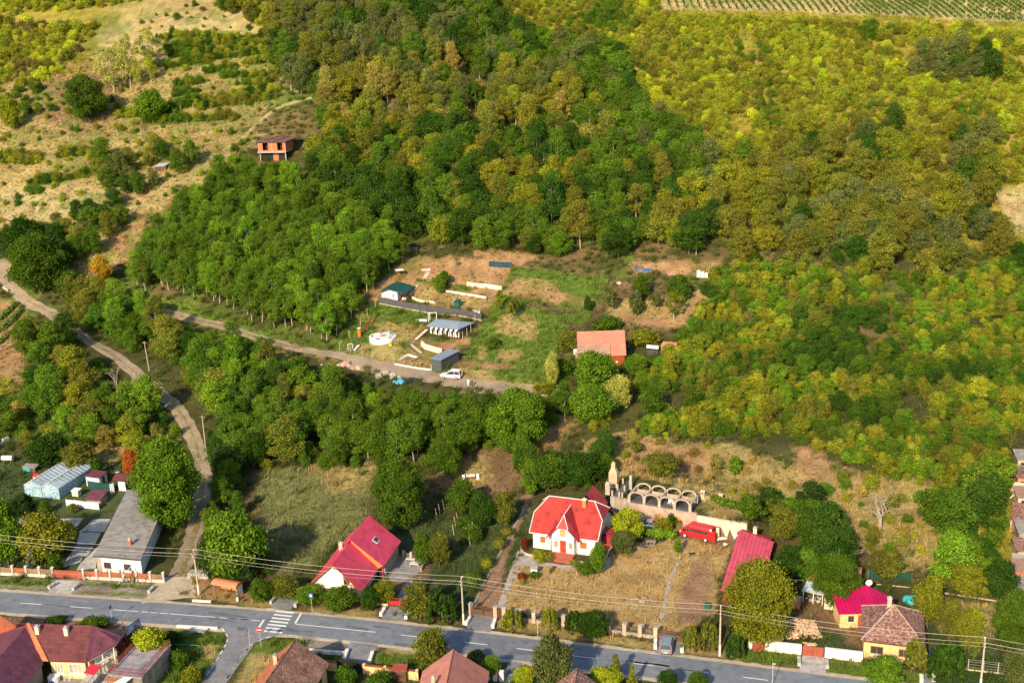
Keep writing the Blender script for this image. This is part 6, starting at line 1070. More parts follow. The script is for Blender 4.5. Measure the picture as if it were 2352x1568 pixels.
# two people by the white car
def person(loc, rz, lab, shirt, legs, H=1.75):
    """one continuous skinned figure; clothes are colour patches of separate shells"""
    r0 = bpy.data.meshes.new('person'); k = H/1.75
    V = [(0,0,.95),(0,.01,1.2),(0,.0,1.42),(0,.02,1.53),(0,.03,1.66),(-.1,0,.9),(-.12,.03,.5),(-.12,-.02,.08),(-.12,.12,.03),(.1,0,.9),(.13,-.02,.5),(.14,-.05,.08),(.14,.1,.03),(-.19,0,1.42),(-.26,.02,1.15),(-.24,.14,.95),(.19,0,1.42),(.27,.0,1.15),(.26,.12,.93)]
    E_ = [(0,1),(1,2),(2,3),(3,4),(0,5),(5,6),(6,7),(7,8),(0,9),(9,10),(10,11),(11,12),(2,13),(13,14),(14,15),(2,16),(16,17),(17,18)]; Rr = [.14,.13,.13,.055,.1,.09,.07,.045,.04,.09,.07,.045,.04,.06,.045,.035,.06,.045,.035]
    r0.from_pydata([(x*k,y*k,z*k) for x,y,z in V], E_, []); o = bpy.data.objects.new('person', r0); COL.objects.link(o); o.location = loc; o.rotation_euler[2] = rz
    md = o.modifiers.new('skin', 'SKIN'); [setattr(sv, 'radius', (r_*k, r_*k*.85)) for sv, r_ in zip(r0.skin_vertices[0].data if r0.skin_vertices else [], Rr)]; 
    md2 = o.modifiers.new('sub', 'SUBSURF'); md2.levels = 1; md2.render_levels = 1; r0.materials.append(M['skin']); tag(o, lab, 'person')
    def shell(nm, m, tubes):
        mb = MB(); [mb.tube([(x*k,y*k,z*k) for x,y,z in pts], a*k, 8, b_*k) for pts, a, b_ in tubes]; mb.build(nm, m, o)
    shell('shirt', shirt, [([(0,0,.93),(0,.01,1.2),(0,0,1.47)],.165,.15),([(-.17,0,1.43),(-.26,.02,1.17)],.075,.06),([(.17,0,1.43),(.27,0,1.17)],.075,.06)])
    shell('trousers', legs, [([(-.09,0,.97),(-.12,.03,.5),(-.12,-.02,.1)],.11,.07),([(.09,0,.97),(.13,-.02,.5),(.14,-.05,.1)],.11,.07)])
    shell('hair', M['black'], [([(0,.0,1.68),(0,-.01,1.77)],.1,.06)])
    return o
pp = at(*sa(1617,1505)); person(pp, R_(150), 'person in a white top standing on the gravel by the white car', M['cloth'], M['plastic'])
pp = at(*sa(1655,1510)); person(pp, R_(200), 'person in dark clothes standing beside the one in white', M['darksteel'], M['denim'], 1.7)
# ------------------------------------------------------------------ plants
def leaves(blobs, n, size, seed, flat=.6, droop=0.0, elong=1.5):
    """n small leaf sprays spread over the given blobs (x, y, z, radius)"""
    g = np.random.RandomState(seed); B = np.array(blobs, float); wt = B[:, 3]**2; wt /= wt.sum()
    k = g.choice(len(B), n, p=wt); d = g.normal(size=(n, 3)); d[:, 2] = d[:, 2]*.8+.25; d /= np.linalg.norm(d, axis=1)[:, None]
    rr = B[k, 3]*np.where(g.uniform(0, 1, n) < .13, g.uniform(1.05, 1.5, n), g.uniform(.5, 1.1, n)); c = B[k, :3]+d*rr[:, None]*np.array([1, 1, .85])
    nn = d+g.normal(size=(n, 3))*flat; nn[:, 2] += .25; nn /= np.linalg.norm(nn, axis=1)[:, None]
    t = g.normal(size=(n, 3)); t[:, 2] -= droop*3; t -= nn*(t*nn).sum(1)[:, None]; t /= np.linalg.norm(t, axis=1)[:, None]
    b_ = np.cross(nn, t); s = size*g.uniform(.6, 1.3, n)[:, None]
    V = np.stack([c+t*s*elong*.5, c+b_*s*.5, c-t*s*elong*.5, c-b_*s*.5], 1).reshape(-1, 3)
    cl = np.repeat(g.uniform(0, 1, len(B))[k]*.7+.3*g.uniform(0, 1, n), 4)
    return V, np.arange(4*n).reshape(n, 4), cl
def crown_mesh(name, blobs, n, size, seed, m=None, **kw):
    V, Fc, cl = leaves(blobs, n, size, seed, **kw); me = newmesh(name, V, Fc, (m or M['leaf'],))
    a = me.attributes.new('clump', 'FLOAT', 'POINT'); a.data.foreach_set('value', cl.astype(np.float32)); return me
def blobset(seed, n, R, z0, z1, br, shape='round'):
    g = random.Random(seed); out = []
    for i in range(n):
        f_ = (i+.5)/n; z = z0+(z1-z0)*f_
        pr = {'round': math.sqrt(max(.05, 1-(2*f_-.92)**2)), 'tall': math.sin(math.pi*min(1, f_*.8+.18))**.7, 'cone': 1.02-f_, 'dome': math.sqrt(max(.02, 1-f_*f_))}[shape]
        a = i*2.4+g.random()*.8; q = R*pr*(g.random()**.4)
        out.append((q*math.cos(a), q*math.sin(a), z+g.uniform(-.3, .3), br*g.uniform(.5, 1.35)))
    return out
def limbs(seed, H, r, n=6, spread=.35, z0=.3, lean=0.0):
    g = random.Random(seed); b = MB(); top = Vector((lean*H, 0, H*.8))
    b.tube([(0, 0, -.4), (.03*H*g.uniform(-1, 1), .02*H, H*.35), top], r, 6, r*.3)
    for i in range(n):
        f_ = z0+(.75-z0)*(i+.5)/n; a = i*2.4+g.random(); p = Vector((lean*H*f_, 0, H*f_)); L_ = H*spread*g.uniform(.7, 1.2)
        q = p+Vector((math.cos(a)*L_, math.sin(a)*L_, L_*.8)); b.tube([p, (p+q)/2+Vector((0, 0, -.05*H*spread)), q], r*.4, 4, r*.12)
    return b
PROTO = {}   # species -> list of (crown mesh, trunk mesh, nominal height, nominal radius)
def add_proto(sp, crown, trunk, H, R): PROTO.setdefault(sp, []).append((crown, trunk, H, R))
for s in range(3):
    add_proto('locust', crown_mesh('locust_crown', blobset(s, 26, 2.3, 2.6, 9.6, .95, 'tall'), 6000, .18, s, flat=.9), newmesh('trunk', *(lambda b: (b.v, b.f))(limbs(s, 10, .14, 7, .16, .35)), (M['palebark'],)), 10, 2.6)
    add_proto('broad', crown_mesh('broadleaf_crown', blobset(10+s, 30, 2.9, 1.6, 7.2, 1.05), 7500, .20, 10+s, flat=.9), newmesh('trunk', *(lambda b: (b.v, b.f))(limbs(20+s, 8, .18, 7, .28)), (M['bark'],)), 8, 3.4)
    add_proto('shrub', crown_mesh('shrub_leaves', blobset(30+s, 13, 1.35, .3, 2.3, .7, 'dome'), 2300, .16, 30+s, flat=.8), None, 3, 1.9)
    add_proto('airy', crown_mesh('airy_crown', blobset(40+s, 14, 2.0, 2.2, 6.6, .85), 3600, .16, 40+s, flat=1.0), newmesh('trunk', *(lambda b: (b.v, b.f))(limbs(50+s, 7, .13, 9, .3, .2)), (M['palebark'],)), 7, 2.7)
for s in range(2):
    add_proto('walnut', crown_mesh('walnut_crown', blobset(60+s, 75, 4.6, 2.0, 10.4, 1.25), 34000, .205, 60+s, flat=.95), newmesh('trunk', *(lambda b: (b.v, b.f))(limbs(60+s, 11, .32, 12, .33)), (M['bark'],)), 11, 5.4)
    add_proto('fruit', crown_mesh('fruit_tree_crown', blobset(70+s, 14, 1.1, 1.3, 3.1, .55), 1100, .22, 70+s, flat=.6), newmesh('trunk', *(lambda b: (b.v, b.f))(limbs(70+s, 3.4, .08, 6, .25)), (M['bark'],)), 3.5, 1.6)
    add_proto('garden', crown_mesh('garden_tree_crown', blobset(80+s, 40, 2.3, 1.3, 5.5, .8), 11000, .18, 80+s, flat=.95), newmesh('trunk', *(lambda b: (b.v, b.f))(limbs(80+s, 6, .14, 8, .28)), (M['bark'],)), 6, 2.9)
    add_proto('bush', crown_mesh('bush_leaves', blobset(90+s, 22, 1.2, .3, 2.0, .5, 'dome'), 4200, .14, 90+s, flat=.9), None, 2.5, 1.6)
# weeping tree: strands
def strands(seed, H, R, n):
    g = random.Random(seed); bl = []
    for i in range(n):
        a = g.random()*6.28; q = R*math.sqrt(g.random()); z = H*(1-.35*(q/R)**2)
        for k in range(5): bl.append((q*math.cos(a)*(1+.05*k), q*math.sin(a)*(1+.05*k), z-.13*H*k*g.uniform(.8, 1.1), .22))
    return bl
for s in range(2): add_proto('willow', crown_mesh('weeping_crown', strands(s, 4.3, 1.7, 34), 3600, .20, s, droop=1.2, elong=2.6), newmesh('trunk', *(lambda b: (b.v, b.f))(limbs(s, 4, .1, 5, .25)), (M['bark'],)), 4.5, 2)
add_proto('spruce', crown_mesh('spruce_crown', blobset(3, 46, 1.5, .4, 5.2, .42, 'cone'), 4200, .18, 3, flat=.7), newmesh('trunk', *(lambda b: (b.v, b.f))(limbs(3, 5.5, .1, 2, .1)), (M['bark'],)), 5.6, 1.8)
add_proto('topiary', crown_mesh('clipped_leaves', [(0, 0, .75, .72), (.1, 0, .7, .72), (-.1, .05, .72, .7)], 2600, .13, 5, flat=.25), None, 1.5, .8)
add_proto('palm', crown_mesh('fan_leaves', strands(8, 2.2, 1.3, 16), 900, .24, 8, droop=.8, elong=3.2), newmesh('trunk', *(lambda b: (b.v, b.f))(limbs(8, 2.2, .09, 2, .1)), (M['bark'],)), 2.4, 1.5)
def bare(seed, H, r, depth=4, sprd=.95):
    g = random.Random(seed); b = MB()
    def br(p, d, L_, r, k):
        q = p+d*L_*.5+Vector((g.uniform(-1, 1), g.uniform(-1, 1), g.uniform(-.4, .6)))*L_*.08; e = p+d*L_
        b.tube([p, q, e], r, 5 if k > 1 else 3, r*.55)
        if k <= 0: return
        for i in range(3 if k > 1 else 4):
            v = (d+Vector((g.uniform(-1, 1), g.uniform(-1, 1), g.uniform(-.35, .8)))*sprd).normalized(); br(e if i else q, v, L_*g.uniform(.6, .85), r*.55, k-1)
    br(Vector((0, 0, -.3)), Vector((0, 0, 1)), H*.34, r, depth); return b
for s in range(3): add_proto('dead', None, newmesh('bare_branches', *(lambda b: (b.v, b.f))(bare(s+3, 6, .17)), (M['deadwood'],)), 6, 2.8)

TINT = {k: tuple(c*q for c, q in zip(v, (1.42, 1.4, .95))) for k, v in dict(lg=(.105,.20,.022), g=(.070,.130,.018), dg=(.034,.080,.015), ol=(.13,.145,.03), yg=(.21,.245,.03), y=(.34,.31,.035), gg=(.10,.125,.05), br=(.13,.115,.045), gold=(.40,.26,.035),
  pale=(.36,.38,.11), rust=(.38,.13,.035), bg=(.055,.12,.018), dy=(.17,.19,.025), tan=(.22,.20,.06), redbr=(.16,.035,.03), lime=(.30,.36,.03), dark=(.028,.055,.018), silver=(.15,.18,.16)).items()}
def mix_tint(pal, g, nv=None):
    n = pal[g.randrange(len(pal))] if nv is None else pal[int(min(.999, max(0, (nv-.5)*1.5+.5+g.uniform(-.22, .22)))*len(pal))]; c = TINT[n]; k = g.uniform(.8, 1.25); return (c[0]*k*g.uniform(.88, 1.14), c[1]*k, c[2]*k), n
KEEP = [ # parts of the view no plant of the wild zones may grow into
 [(875,640),(950,600),(930,560),(1240,585),(1215,612),(1398,640),(1340,760),(1465,765),(1445,835),(1330,825),(1290,893),(1230,905),(1050,896),(985,893),(860,888),(765,838),(750,815),(770,800),(830,700)],
 [(1395,665),(1600,690),(1560,760),(1400,750)], [(590,293),(690,296),(665,372),(600,372)],
 [(375,905),(392,900),(470,1040),(478,1120),(470,1180),(445,1290),(395,1360),(370,1360),(432,1230),(452,1150),(450,1060),(430,1000)],
 [(0,595),(20,610),(70,680),(140,700),(130,730),(60,690),(0,650)], [(345,712),(470,735),(640,780),(760,810),(750,825),(640,800),(470,755)],
 [(640,237),(690,240),(600,320),(540,345),(440,410),(300,495),(280,480),(420,400),(520,335),(590,290)],
 [(565,1080),(700,1070),(850,1080),(840,1180),(750,1260),(640,1320),(600,1240),(565,1190)],
 [(1380,1085),(1410,1080),(1600,1095),(1760,1180),(1780,1240),(1700,1380),(1640,1430),(1090,1400),(1130,1300),(1200,1230),(1210,1130),(1380,1135)],
 [(1440,1005),(1640,1030),(1620,1110),(1580,1095),(1440,1090)], [(1890,1120),(2040,1130),(2060,1200),(1990,1200),(1900,1150)],
 [(60,1060),(330,1060),(310,1120),(370,1180),(380,1330),(0,1330),(0,1230),(130,1190),(50,1150)],[(0,1000),(30,1000),(30,1040),(0,1040)],
 [(920,1080),(1120,1085),(1110,1120),(1040,1130)], [(720,1180),(910,1190),(1000,1330),(940,1400),(700,1345)], [(1720,1370),(2130,1370),(2130,1560),(1700,1480)],
 [(2318,1000),(2400,1000),(2400,1400),(2318,1390)],
 [(1500,-200),(2800,-200),(2800,72),(2352,50),(2100,36),(1530,24)], [(355,370),(395,370),(390,395),(355,395)], [(2280,430),(2400,420),(2400,540),(2330,530)],
 [(2100,1330),(2280,1380),(2290,1500),(2140,1500)], [(1270,970),(1310,975),(1260,1040),(1230,1040)], [(460,960),(472,960),(476,1040),(468,1040)],[(330,790),(338,790),(348,850),(340,850)],
 [(100,210),(240,60),(420,30),(560,40),(560,80),(350,80),(260,170),(230,230),(150,240)], [(250,215),(440,195),(440,228),(260,250)], [(20,290),(330,282),(560,290),(540,320),(240,300),(40,345)],
 [(0,400),(150,420),(220,440),(120,490),(50,530),(0,530)], [(0,385),(120,360),(220,370),(150,395),(30,440)],[(0,795),(60,800),(60,860),(0,870)],
]
VZ = [ # (key, species, spacing m, (min,max) scale, palette, label, category, polygon of the places where the stems stand)
 ('stand', ['locust'], 3.1, (.72,1.0), ['g','lg','g','g'], 'slender bright green locust tree in the dense stand left of the garden plots', 'locust tree',
  [(300,640),(340,590),(430,490),(540,425),(690,440),(800,500),(900,560),(930,600),(865,668),(815,735),(760,790),(640,762),(500,712),(320,665)]),
 ('centre', ['broad','broad','locust'], 4.6, (.8,1.25), ['dg','g','g','g','ol','dy','dg'], 'tall dark green broadleaf tree in the wood above the garden plots', 'woodland tree',
  [(700,430),(720,370),(760,330),(1280,340),(1420,380),(1600,430),(1660,520),(1640,592),(1400,600),(1250,585),(1120,592),(935,565),(900,545),(800,485)]),
 ('olive', ['broad','airy','locust'], 4.8, (.85,1.2), ['ol','dy','gg','ol','dy','g','tan'], 'olive and tan crowned tree in the middle of the wooded slope', 'woodland tree',
  [(730,330),(720,250),(760,200),(1000,180),(1300,215),(1400,330),(1420,380),(1280,340),(760,330)]),
 ('upper', ['locust','broad'], 4.8, (.9,1.3), ['gg','gg','ol','dg','g'], 'grey green tree in the upper wood at the top of the slope', 'woodland tree',
  [(640,200),(620,60),(560,-40),(600,-90),(1120,-90),(1130,60),(1120,150),(1000,180),(760,200),(700,240)]),
 ('knoll', ['broad'], 4.2, (.9,1.2), ['g','g','gg','lg','dg'], 'rounded green tree on the knoll between the wood and the yellow scrub', 'woodland tree',
  [(1130,60),(1240,110),(1340,120),(1440,150),(1450,240),(1560,330),(1650,400),(1640,470),(1420,380),(1300,215),(1120,180)]),
 ('scrub', ['shrub'], 2.35, (.5,1.0), ['g','ol','ol','dy','dy','yg','dy','ol','yg','lime','dy','ol','yg','yg'], 'yellow green shrub in the scrub on the upper right hillside', 'shrub',
  [(1110,-90),(1500,-90),(1520,40),(2100,62),(2352,84),(2800,110),(2800,540),(2352,500),(2330,420),(2260,330),(2000,300),(1900,320),(1700,400),(1560,330),(1450,240),(1440,150),(1340,120),(1240,110),(1130,50)]),
 ('grove', ['airy','broad','shrub'], 3.2, (.8,1.1), ['ol','gg','ol','dg','ol','dy'], 'thin olive tree with a pale stem in the grove on the right slope', 'woodland tree',
  [(1650,420),(1750,380),(1900,310),(2000,300),(2260,330),(2330,420),(2290,480),(2300,600),(2200,640),(1900,620),(1660,600)]),
 ('hilltop', ['broad','airy'], 4.4, (.8,1.05), ['gg','dg','gg','ol'], 'grey green tree in the small dark grove in the yellow scrub', 'woodland tree',
  [(2050,180),(2100,140),(2240,135),(2330,190),(2280,215),(2100,205)]),
 ('thicket', ['shrub','shrub','shrub','shrub','shrub','broad'], 2.15, (.42,1.0), ['dg','g','ol','g','dy','lg','yg','dy','g'], 'leafy green and yellow shrub in the thicket right of the red cabin', 'shrub',
  [(1560,770),(1600,700),(1660,610),(1900,625),(2200,645),(2330,590),(2800,600),(2800,1060),(2352,1010),(2310,1070),(2160,1120),(2060,1110),(1900,1050),(1800,1000),(1600,1015),(1340,985),(1330,930),(1450,900),(1480,850),(1520,820)]),
 ('band', ['broad','broad','shrub','locust','shrub'], 3.2, (.6,1.0), ['g','g','dg','lg','bg','ol'], 'dense green tree in the belt below the gravel track', 'tree',
  [(500,800),(640,835),(780,880),(860,905),(960,925),(1050,940),(1180,930),(1290,920),(1310,965),(1240,1020),(1200,1060),(1060,1050),(1000,1110),(860,1085),(700,1085),(560,1090),(490,1020),(478,960),(440,900),(400,850),(330,820),(230,780),(160,740),(150,715),(200,690),(330,730),(430,765)]),
 ('belt', ['broad','airy'], 4.0, (.7,1.0), ['dg','g','ol','gg'], 'dark tree in the belt along the hill track at the left', 'tree',
  [(230,370),(300,350),(470,350),(500,390),(420,440),(300,530),(200,600),(150,640),(0,610),(-150,600),(-150,555),(20,555),(110,510),(200,470),(230,440),(215,420)]),
 ('left', ['broad','shrub','airy','shrub'], 3.6, (.65,1.05), ['g','ol','dy','lg','tan','dg'], 'green tree or tall shrub on the bank left of the curving dirt road', 'tree',
  [(60,770),(140,765),(230,845),(330,920),(400,990),(430,1060),(300,1060),(200,1040),(60,1040),(-200,1040),(-200,960),(120,930),(40,870),(60,810)]),
 ('hedge', ['broad','shrub','broad'], 3.3, (.6,.95), ['dg','g','dark','bg','g'], 'dark green tree in the overgrown hedge between dirt road and meadow', 'tree',
  [(478,1000),(560,1040),(562,1100),(548,1190),(600,1290),(630,1345),(490,1335),(470,1250),(488,1150)]),
 ('back', ['broad','shrub','fruit'], 3.2, (.6,.9), ['dg','g','dg','ol'], 'dark green tree on the bank behind the white house', 'tree',
  [(1200,1150),(1190,1070),(1300,1050),(1420,1060),(1430,1100),(1370,1130),(1260,1140)]),
 ('copse', ['broad','shrub','garden'], 3.6, (.7,1.0), ['dg','g','ol','dark'], 'dark bushy tree in the copse behind the long red shed', 'tree',
  [(1740,1180),(1850,1170),(1930,1210),(1960,1290),(2000,1330),(1860,1370),(1800,1320),(1790,1250),(1700,1215)]),
 ('edge', ['shrub','broad','shrub'], 3.2, (.75,1.1), ['lg','g','dg','g','dy'], 'bright green shrub on the slope near the stacked houses at the right', 'shrub',
  [(2160,1120),(2330,1120),(2310,1380),(2280,1400),(2160,1370),(2190,1260),(2130,1180)]),
 ('tall', ['shrub'], 4.5, (.35,.6), ['ol','dy','br','tan'], 'low shrub on the dry slope above the wine cellar', 'shrub',
  [(1330,1010),(1460,1000),(1640,1020),(1860,1080),(1880,1150),(1640,1150),(1600,1110),(1440,1080)]),
 ('dryslope', ['shrub','shrub','fruit'], 3.9, (.35,.85), ['ol','dy','g','tan','yg'], 'low shrub on the dry meadow behind the neighbouring garden', 'shrub',
  [(1860,1090),(2160,1100),(2180,1290),(2060,1320),(1960,1240)]),
 ('bankR', ['shrub','airy','fruit'], 3.4, (.55,.9), ['ol','dy','g','tan'], 'scruffy olive shrub on the bank between the two dirt roads', 'shrub',
  [(160,650),(230,640),(290,670),(330,705),(260,700),(190,690),(150,690)]),
 ('leftup', ['shrub'], 3.0, (.6,1.1), ['yg','dy','yg','ol','lime','br'], 'yellow green shrub in the scrub at the top left of the hill', 'shrub',
  [(-250,60),(90,60),(240,60),(225,170),(200,200),(60,190),(-250,180)]),
 ('lefttop', ['shrub','shrub'], 3.4, (.6,1.1), ['yg','dy','yg','lime'], 'bright yellow green shrub on the crest at the top left', 'shrub',
  [(-250,-90),(600,-90),(560,-10),(430,-20),(300,10),(140,30),(-250,50)]),
 ('leftmid', ['shrub'], 4.4, (.6,1.1), ['g','dg','dy','g'], 'dark green bush on the dry left hillside', 'bush',
  [(-200,190),(160,190),(240,230),(250,270),(130,270),(-200,250)]),
 ('leftdots', ['shrub'], 6.5, (.3,.8), ['g','dy','yg','ol','tan','g'], 'x', 'bush', [(-200,200),(250,190),(330,40),(420,0),(640,0),(640,90),(640,230),(560,330),(500,400),(300,500),(-200,560)]),
 ('topmid', ['shrub','broad'], 4.0, (.6,1.0), ['dy','yg','ol','g'], 'green shrub among dry grass near the top of the left hill', 'shrub',
  [(510,10),(640,-20),(640,60),(600,75),(520,60)]),
]
g0 = random.Random(11); cand = []
tracks = [(T1, 2.6), (T2, 2.2)]
def add_cands(key, X, Y, species, skl, pal, lab, cat):
    Z = h(X, Y); px, py = proj(X, Y, Z); dist = np.sqrt(X**2+Y**2+(90-Z)**2)
    for i in range(len(X)):
        sp = species[g0.randrange(len(species))]; k = g0.uniform(*skl); v = g0.randrange(len(PROTO[sp])); H, R = PROTO[sp][v][2:]
        if sp == 'shrub' and key in ('scrub', 'leftup', 'lefttop') and g0.random() < .15: k *= 1.5
        s = F_PX/dist[i]; ok = False; k *= .62 if (key == 'thicket' and sp == 'broad') else 1
        for _ in range(4):
            ok = True
            for poly in (() if key in ('leftdots', 'hedge_row', 'dryslope', 'tall') else KEEPB):
                if not (poly[1] < px[i]+R*k*s and poly[2] > px[i]-R*k*s and poly[3] < py[i] and poly[4] > py[i]-H*k*s): continue
                tx = px[i]+np.array([0, -.8, .8, 0, -.7, .7, 0])*R*k*s; ty = py[i]-np.array([.96, .6, .6, .6, .3, .3, .05])*H*k*s
                if inpoly(tx, ty, poly[0]).any(): ok = False; break
            if ok: break
            k *= .72
        if ok: 
            tn, nm = mix_tint(pal, g0, float(vnoise(X[i:i+1], Y[i:i+1], 13 if key in ('scrub','thicket') else 9, 77)[0])); cand.append(dict(key=key, tn=nm, sp=sp, v=v, k=k, x=X[i], y=Y[i], z=Z[i], tint=tn, app=H*k/dist[i], lab=lab, cat=cat, r=g0.random()*6.28, kz=g0.uniform(.82, 1.22), kx=g0.uniform(.85, 1.2)))
KEEPB = [(p, min(a[0] for a in p), max(a[0] for a in p), min(a[1] for a in p), max(a[1] for a in p)) for p in KEEP]
for key, species, spc, skl, pal, lab, cat, poly in VZ:
    gg = np.random.RandomState(hash(key) % 1000 if False else sum(map(ord, key)))
    xs = np.arange(-330, 330, spc); ys = np.arange(140, 620, spc*.9); X, Y = np.meshgrid(xs, ys); X = X+((np.arange(len(ys)) % 2)*spc/2)[:, None]
    X = (X+gg.uniform(-.38, .38, X.shape)*spc).ravel(); Y = (Y+gg.uniform(-.38, .38, Y.shape)*spc).ravel()
    px, py = proj(X, Y, h(X, Y)); m = inpoly(px, py, poly) & (px > -380) & (px < 2700) & (py > -60) & (py < 1700)
    # only what faces the camera, not ground beyond the crest
    for TL, wd in tracks:
        m &= distline(X, Y, [(p.x, p.y) for p in TL]) > wd
    if key in ('scrub', 'thicket'): m &= vnoise(X, Y, 11, 5) > .13
    add_cands(key, X[m], Y[m], species, skl, pal, lab, cat)
for hl in HEDGES:
    pts = [at(*p) for p in hl]
    for a, b_ in zip(pts[:-1], pts[1:]):
        n = max(2, int((b_-a).length/1.05))
        X = np.array([a.x+(b_.x-a.x)*(i+.3*g0.random())/n for i in range(n)]); Y = np.array([a.y+(b_.y-a.y)*i/n+g0.uniform(-.5, .5) for i in range(n)])
        add_cands('hedge_row', X, Y, ['shrub'], (.55, 1.05), ['g','dy','dg','yg','ol'], 'low green bush in a hedge row on the terraced left hillside', 'bush')
isshrub = lambda c: c['sp'] in ('shrub', 'fruit')
NAMES = dict(locust='locust_tree', broad='broadleaf_tree', shrub='shrub', airy='thin_tree', fruit='fruit_tree', walnut='walnut_tree', garden='garden_tree', bush='bush', willow='weeping_tree', spruce='spruce_tree', topiary='clipped_bush', palm='yucca', dead='bare_tree')
def plant(sp, v, loc, k, kz, rot, tint, label, cat, group=None, name=None, lean=(0, 0)):
    crown, trunk, H, R = PROTO[sp][v]; name = name or NAMES[sp]
    if crown is None or trunk is None:
        o = link(name, crown or trunk, None, loc, rot); o.scale = (k, k, k*kz); o['tint'] = list(tint)+[1.0]; tag(o, label, cat, group)
    else:
        o = empty(name, loc, rot, label, cat, group); o.scale = (k, k, k*kz)
        link('trunk', trunk, o); c = link('crown', crown, o); c['tint'] = list(tint)+[1.0]
    if lean != (0, 0): o.rotation_euler[0], o.rotation_euler[1] = lean
    return o
ZW = dict(stand=('locust tree','in the stand left of the plots'), centre=('broadleaf tree','in the wood above the garden plots'), olive=('tree','in the mixed wood at mid slope'), upper=('tree','in the upper wood near the hilltop'),
 knoll=('tree','on the knoll beside the yellow scrub'), scrub=('shrub','in the scrub on the right hillside'), grove=('tree','in the thin grove on the right slope'), hilltop=('tree','in the small grove inside the scrub'), thicket=('shrub','in the thicket right of the cabin'),
 band=('tree','in the belt below the gravel track'), belt=('tree','in the belt along the hill track'), left=('plant','on the bank left of the dirt road'), hedge=('tree','in the hedge between dirt road and meadow'), back=('tree','on the bank behind the white villa'),
 copse=('tree','in the copse behind the long shed'), edge=('shrub','on the slope by the stacked houses'), tall=('shrub','on the dry slope above the cellar'), dryslope=('shrub','on the dry meadow at lower right'), bankR=('shrub','on the bank between the dirt roads'),
 leftup=('shrub','in the scrub at the top left'), lefttop=('shrub','on the crest at the top left'), leftmid=('bush','on the dry left hillside'), leftdots=('bush','scattered over the dry left hill'), topmid=('shrub','by the wood on the left crest'), hedge_row=('bush','in a hedge row of the left terraces'))
CW = dict(lg='bright green', g='green', dg='dark green', ol='olive', yg='yellow green', y='yellow', gg='grey green', br='brownish', gold='golden', pale='pale', tan='tan', bg='deep green', dy='yellowish', lime='lime', dark='very dark')
bz = {}
for c in cand:
    c['pp'] = proj(c['x'], c['y'], c['z']); q = bz.setdefault(c['key'], [[], []]); q[0].append(float(c['pp'][0])); q[1].append(float(c['pp'][1]))
for k_, q in bz.items(): bz[k_] = [np.quantile(q[0], (.15, .38, .62, .85)), np.quantile(q[1], (.33, .67))]
for c in cand:
    n_, wh = ZW[c['key']]; q = bz[c['key']]; xi = int(np.searchsorted(q[0], float(c['pp'][0]))); yi = int(np.searchsorted(q[1], float(c['pp'][1])))
    place = ('back', 'middle', 'front')[yi]+' row, '+('far left', 'left', 'centre', 'right', 'far right')[xi]; sz_ = 'small' if c['app'] < np.quantile([.03], .5)*0+.0 else ('low' if c['k'] < .75 else 'tall' if c['k'] > 1.0 else 'mid-sized')
    c['lab'] = f"{sz_} {CW.get(c['tn'], 'green')} {n_} {wh}, {place}"
cand.sort(key=lambda c: -c['app'])
nt_, ns_ = 0, 0; rest = {'forest': [], 'shrub_cover': []}; ANCH = {}
GRP = {k: lab for k, *_x, lab, cat, poly in [(z[0], z[5], z[6], z[7]) for z in VZ]}
for c in cand:
    if isshrub(c): ns_ += 1; ind = ns_ <= 300
    else: nt_ += 1; ind = nt_ <= 300
    if ind: 
        plant(c['sp'], c['v'], (c['x'], c['y'], c['z']), c['k'], c['kz'], c['r'], c['tint'], c['lab'], c['cat'], c['lab'])
    else: rest['shrub_cover' if isshrub(c) else 'forest'].append(c)
print('PLANTS trees', nt_, 'shrubs', ns_)
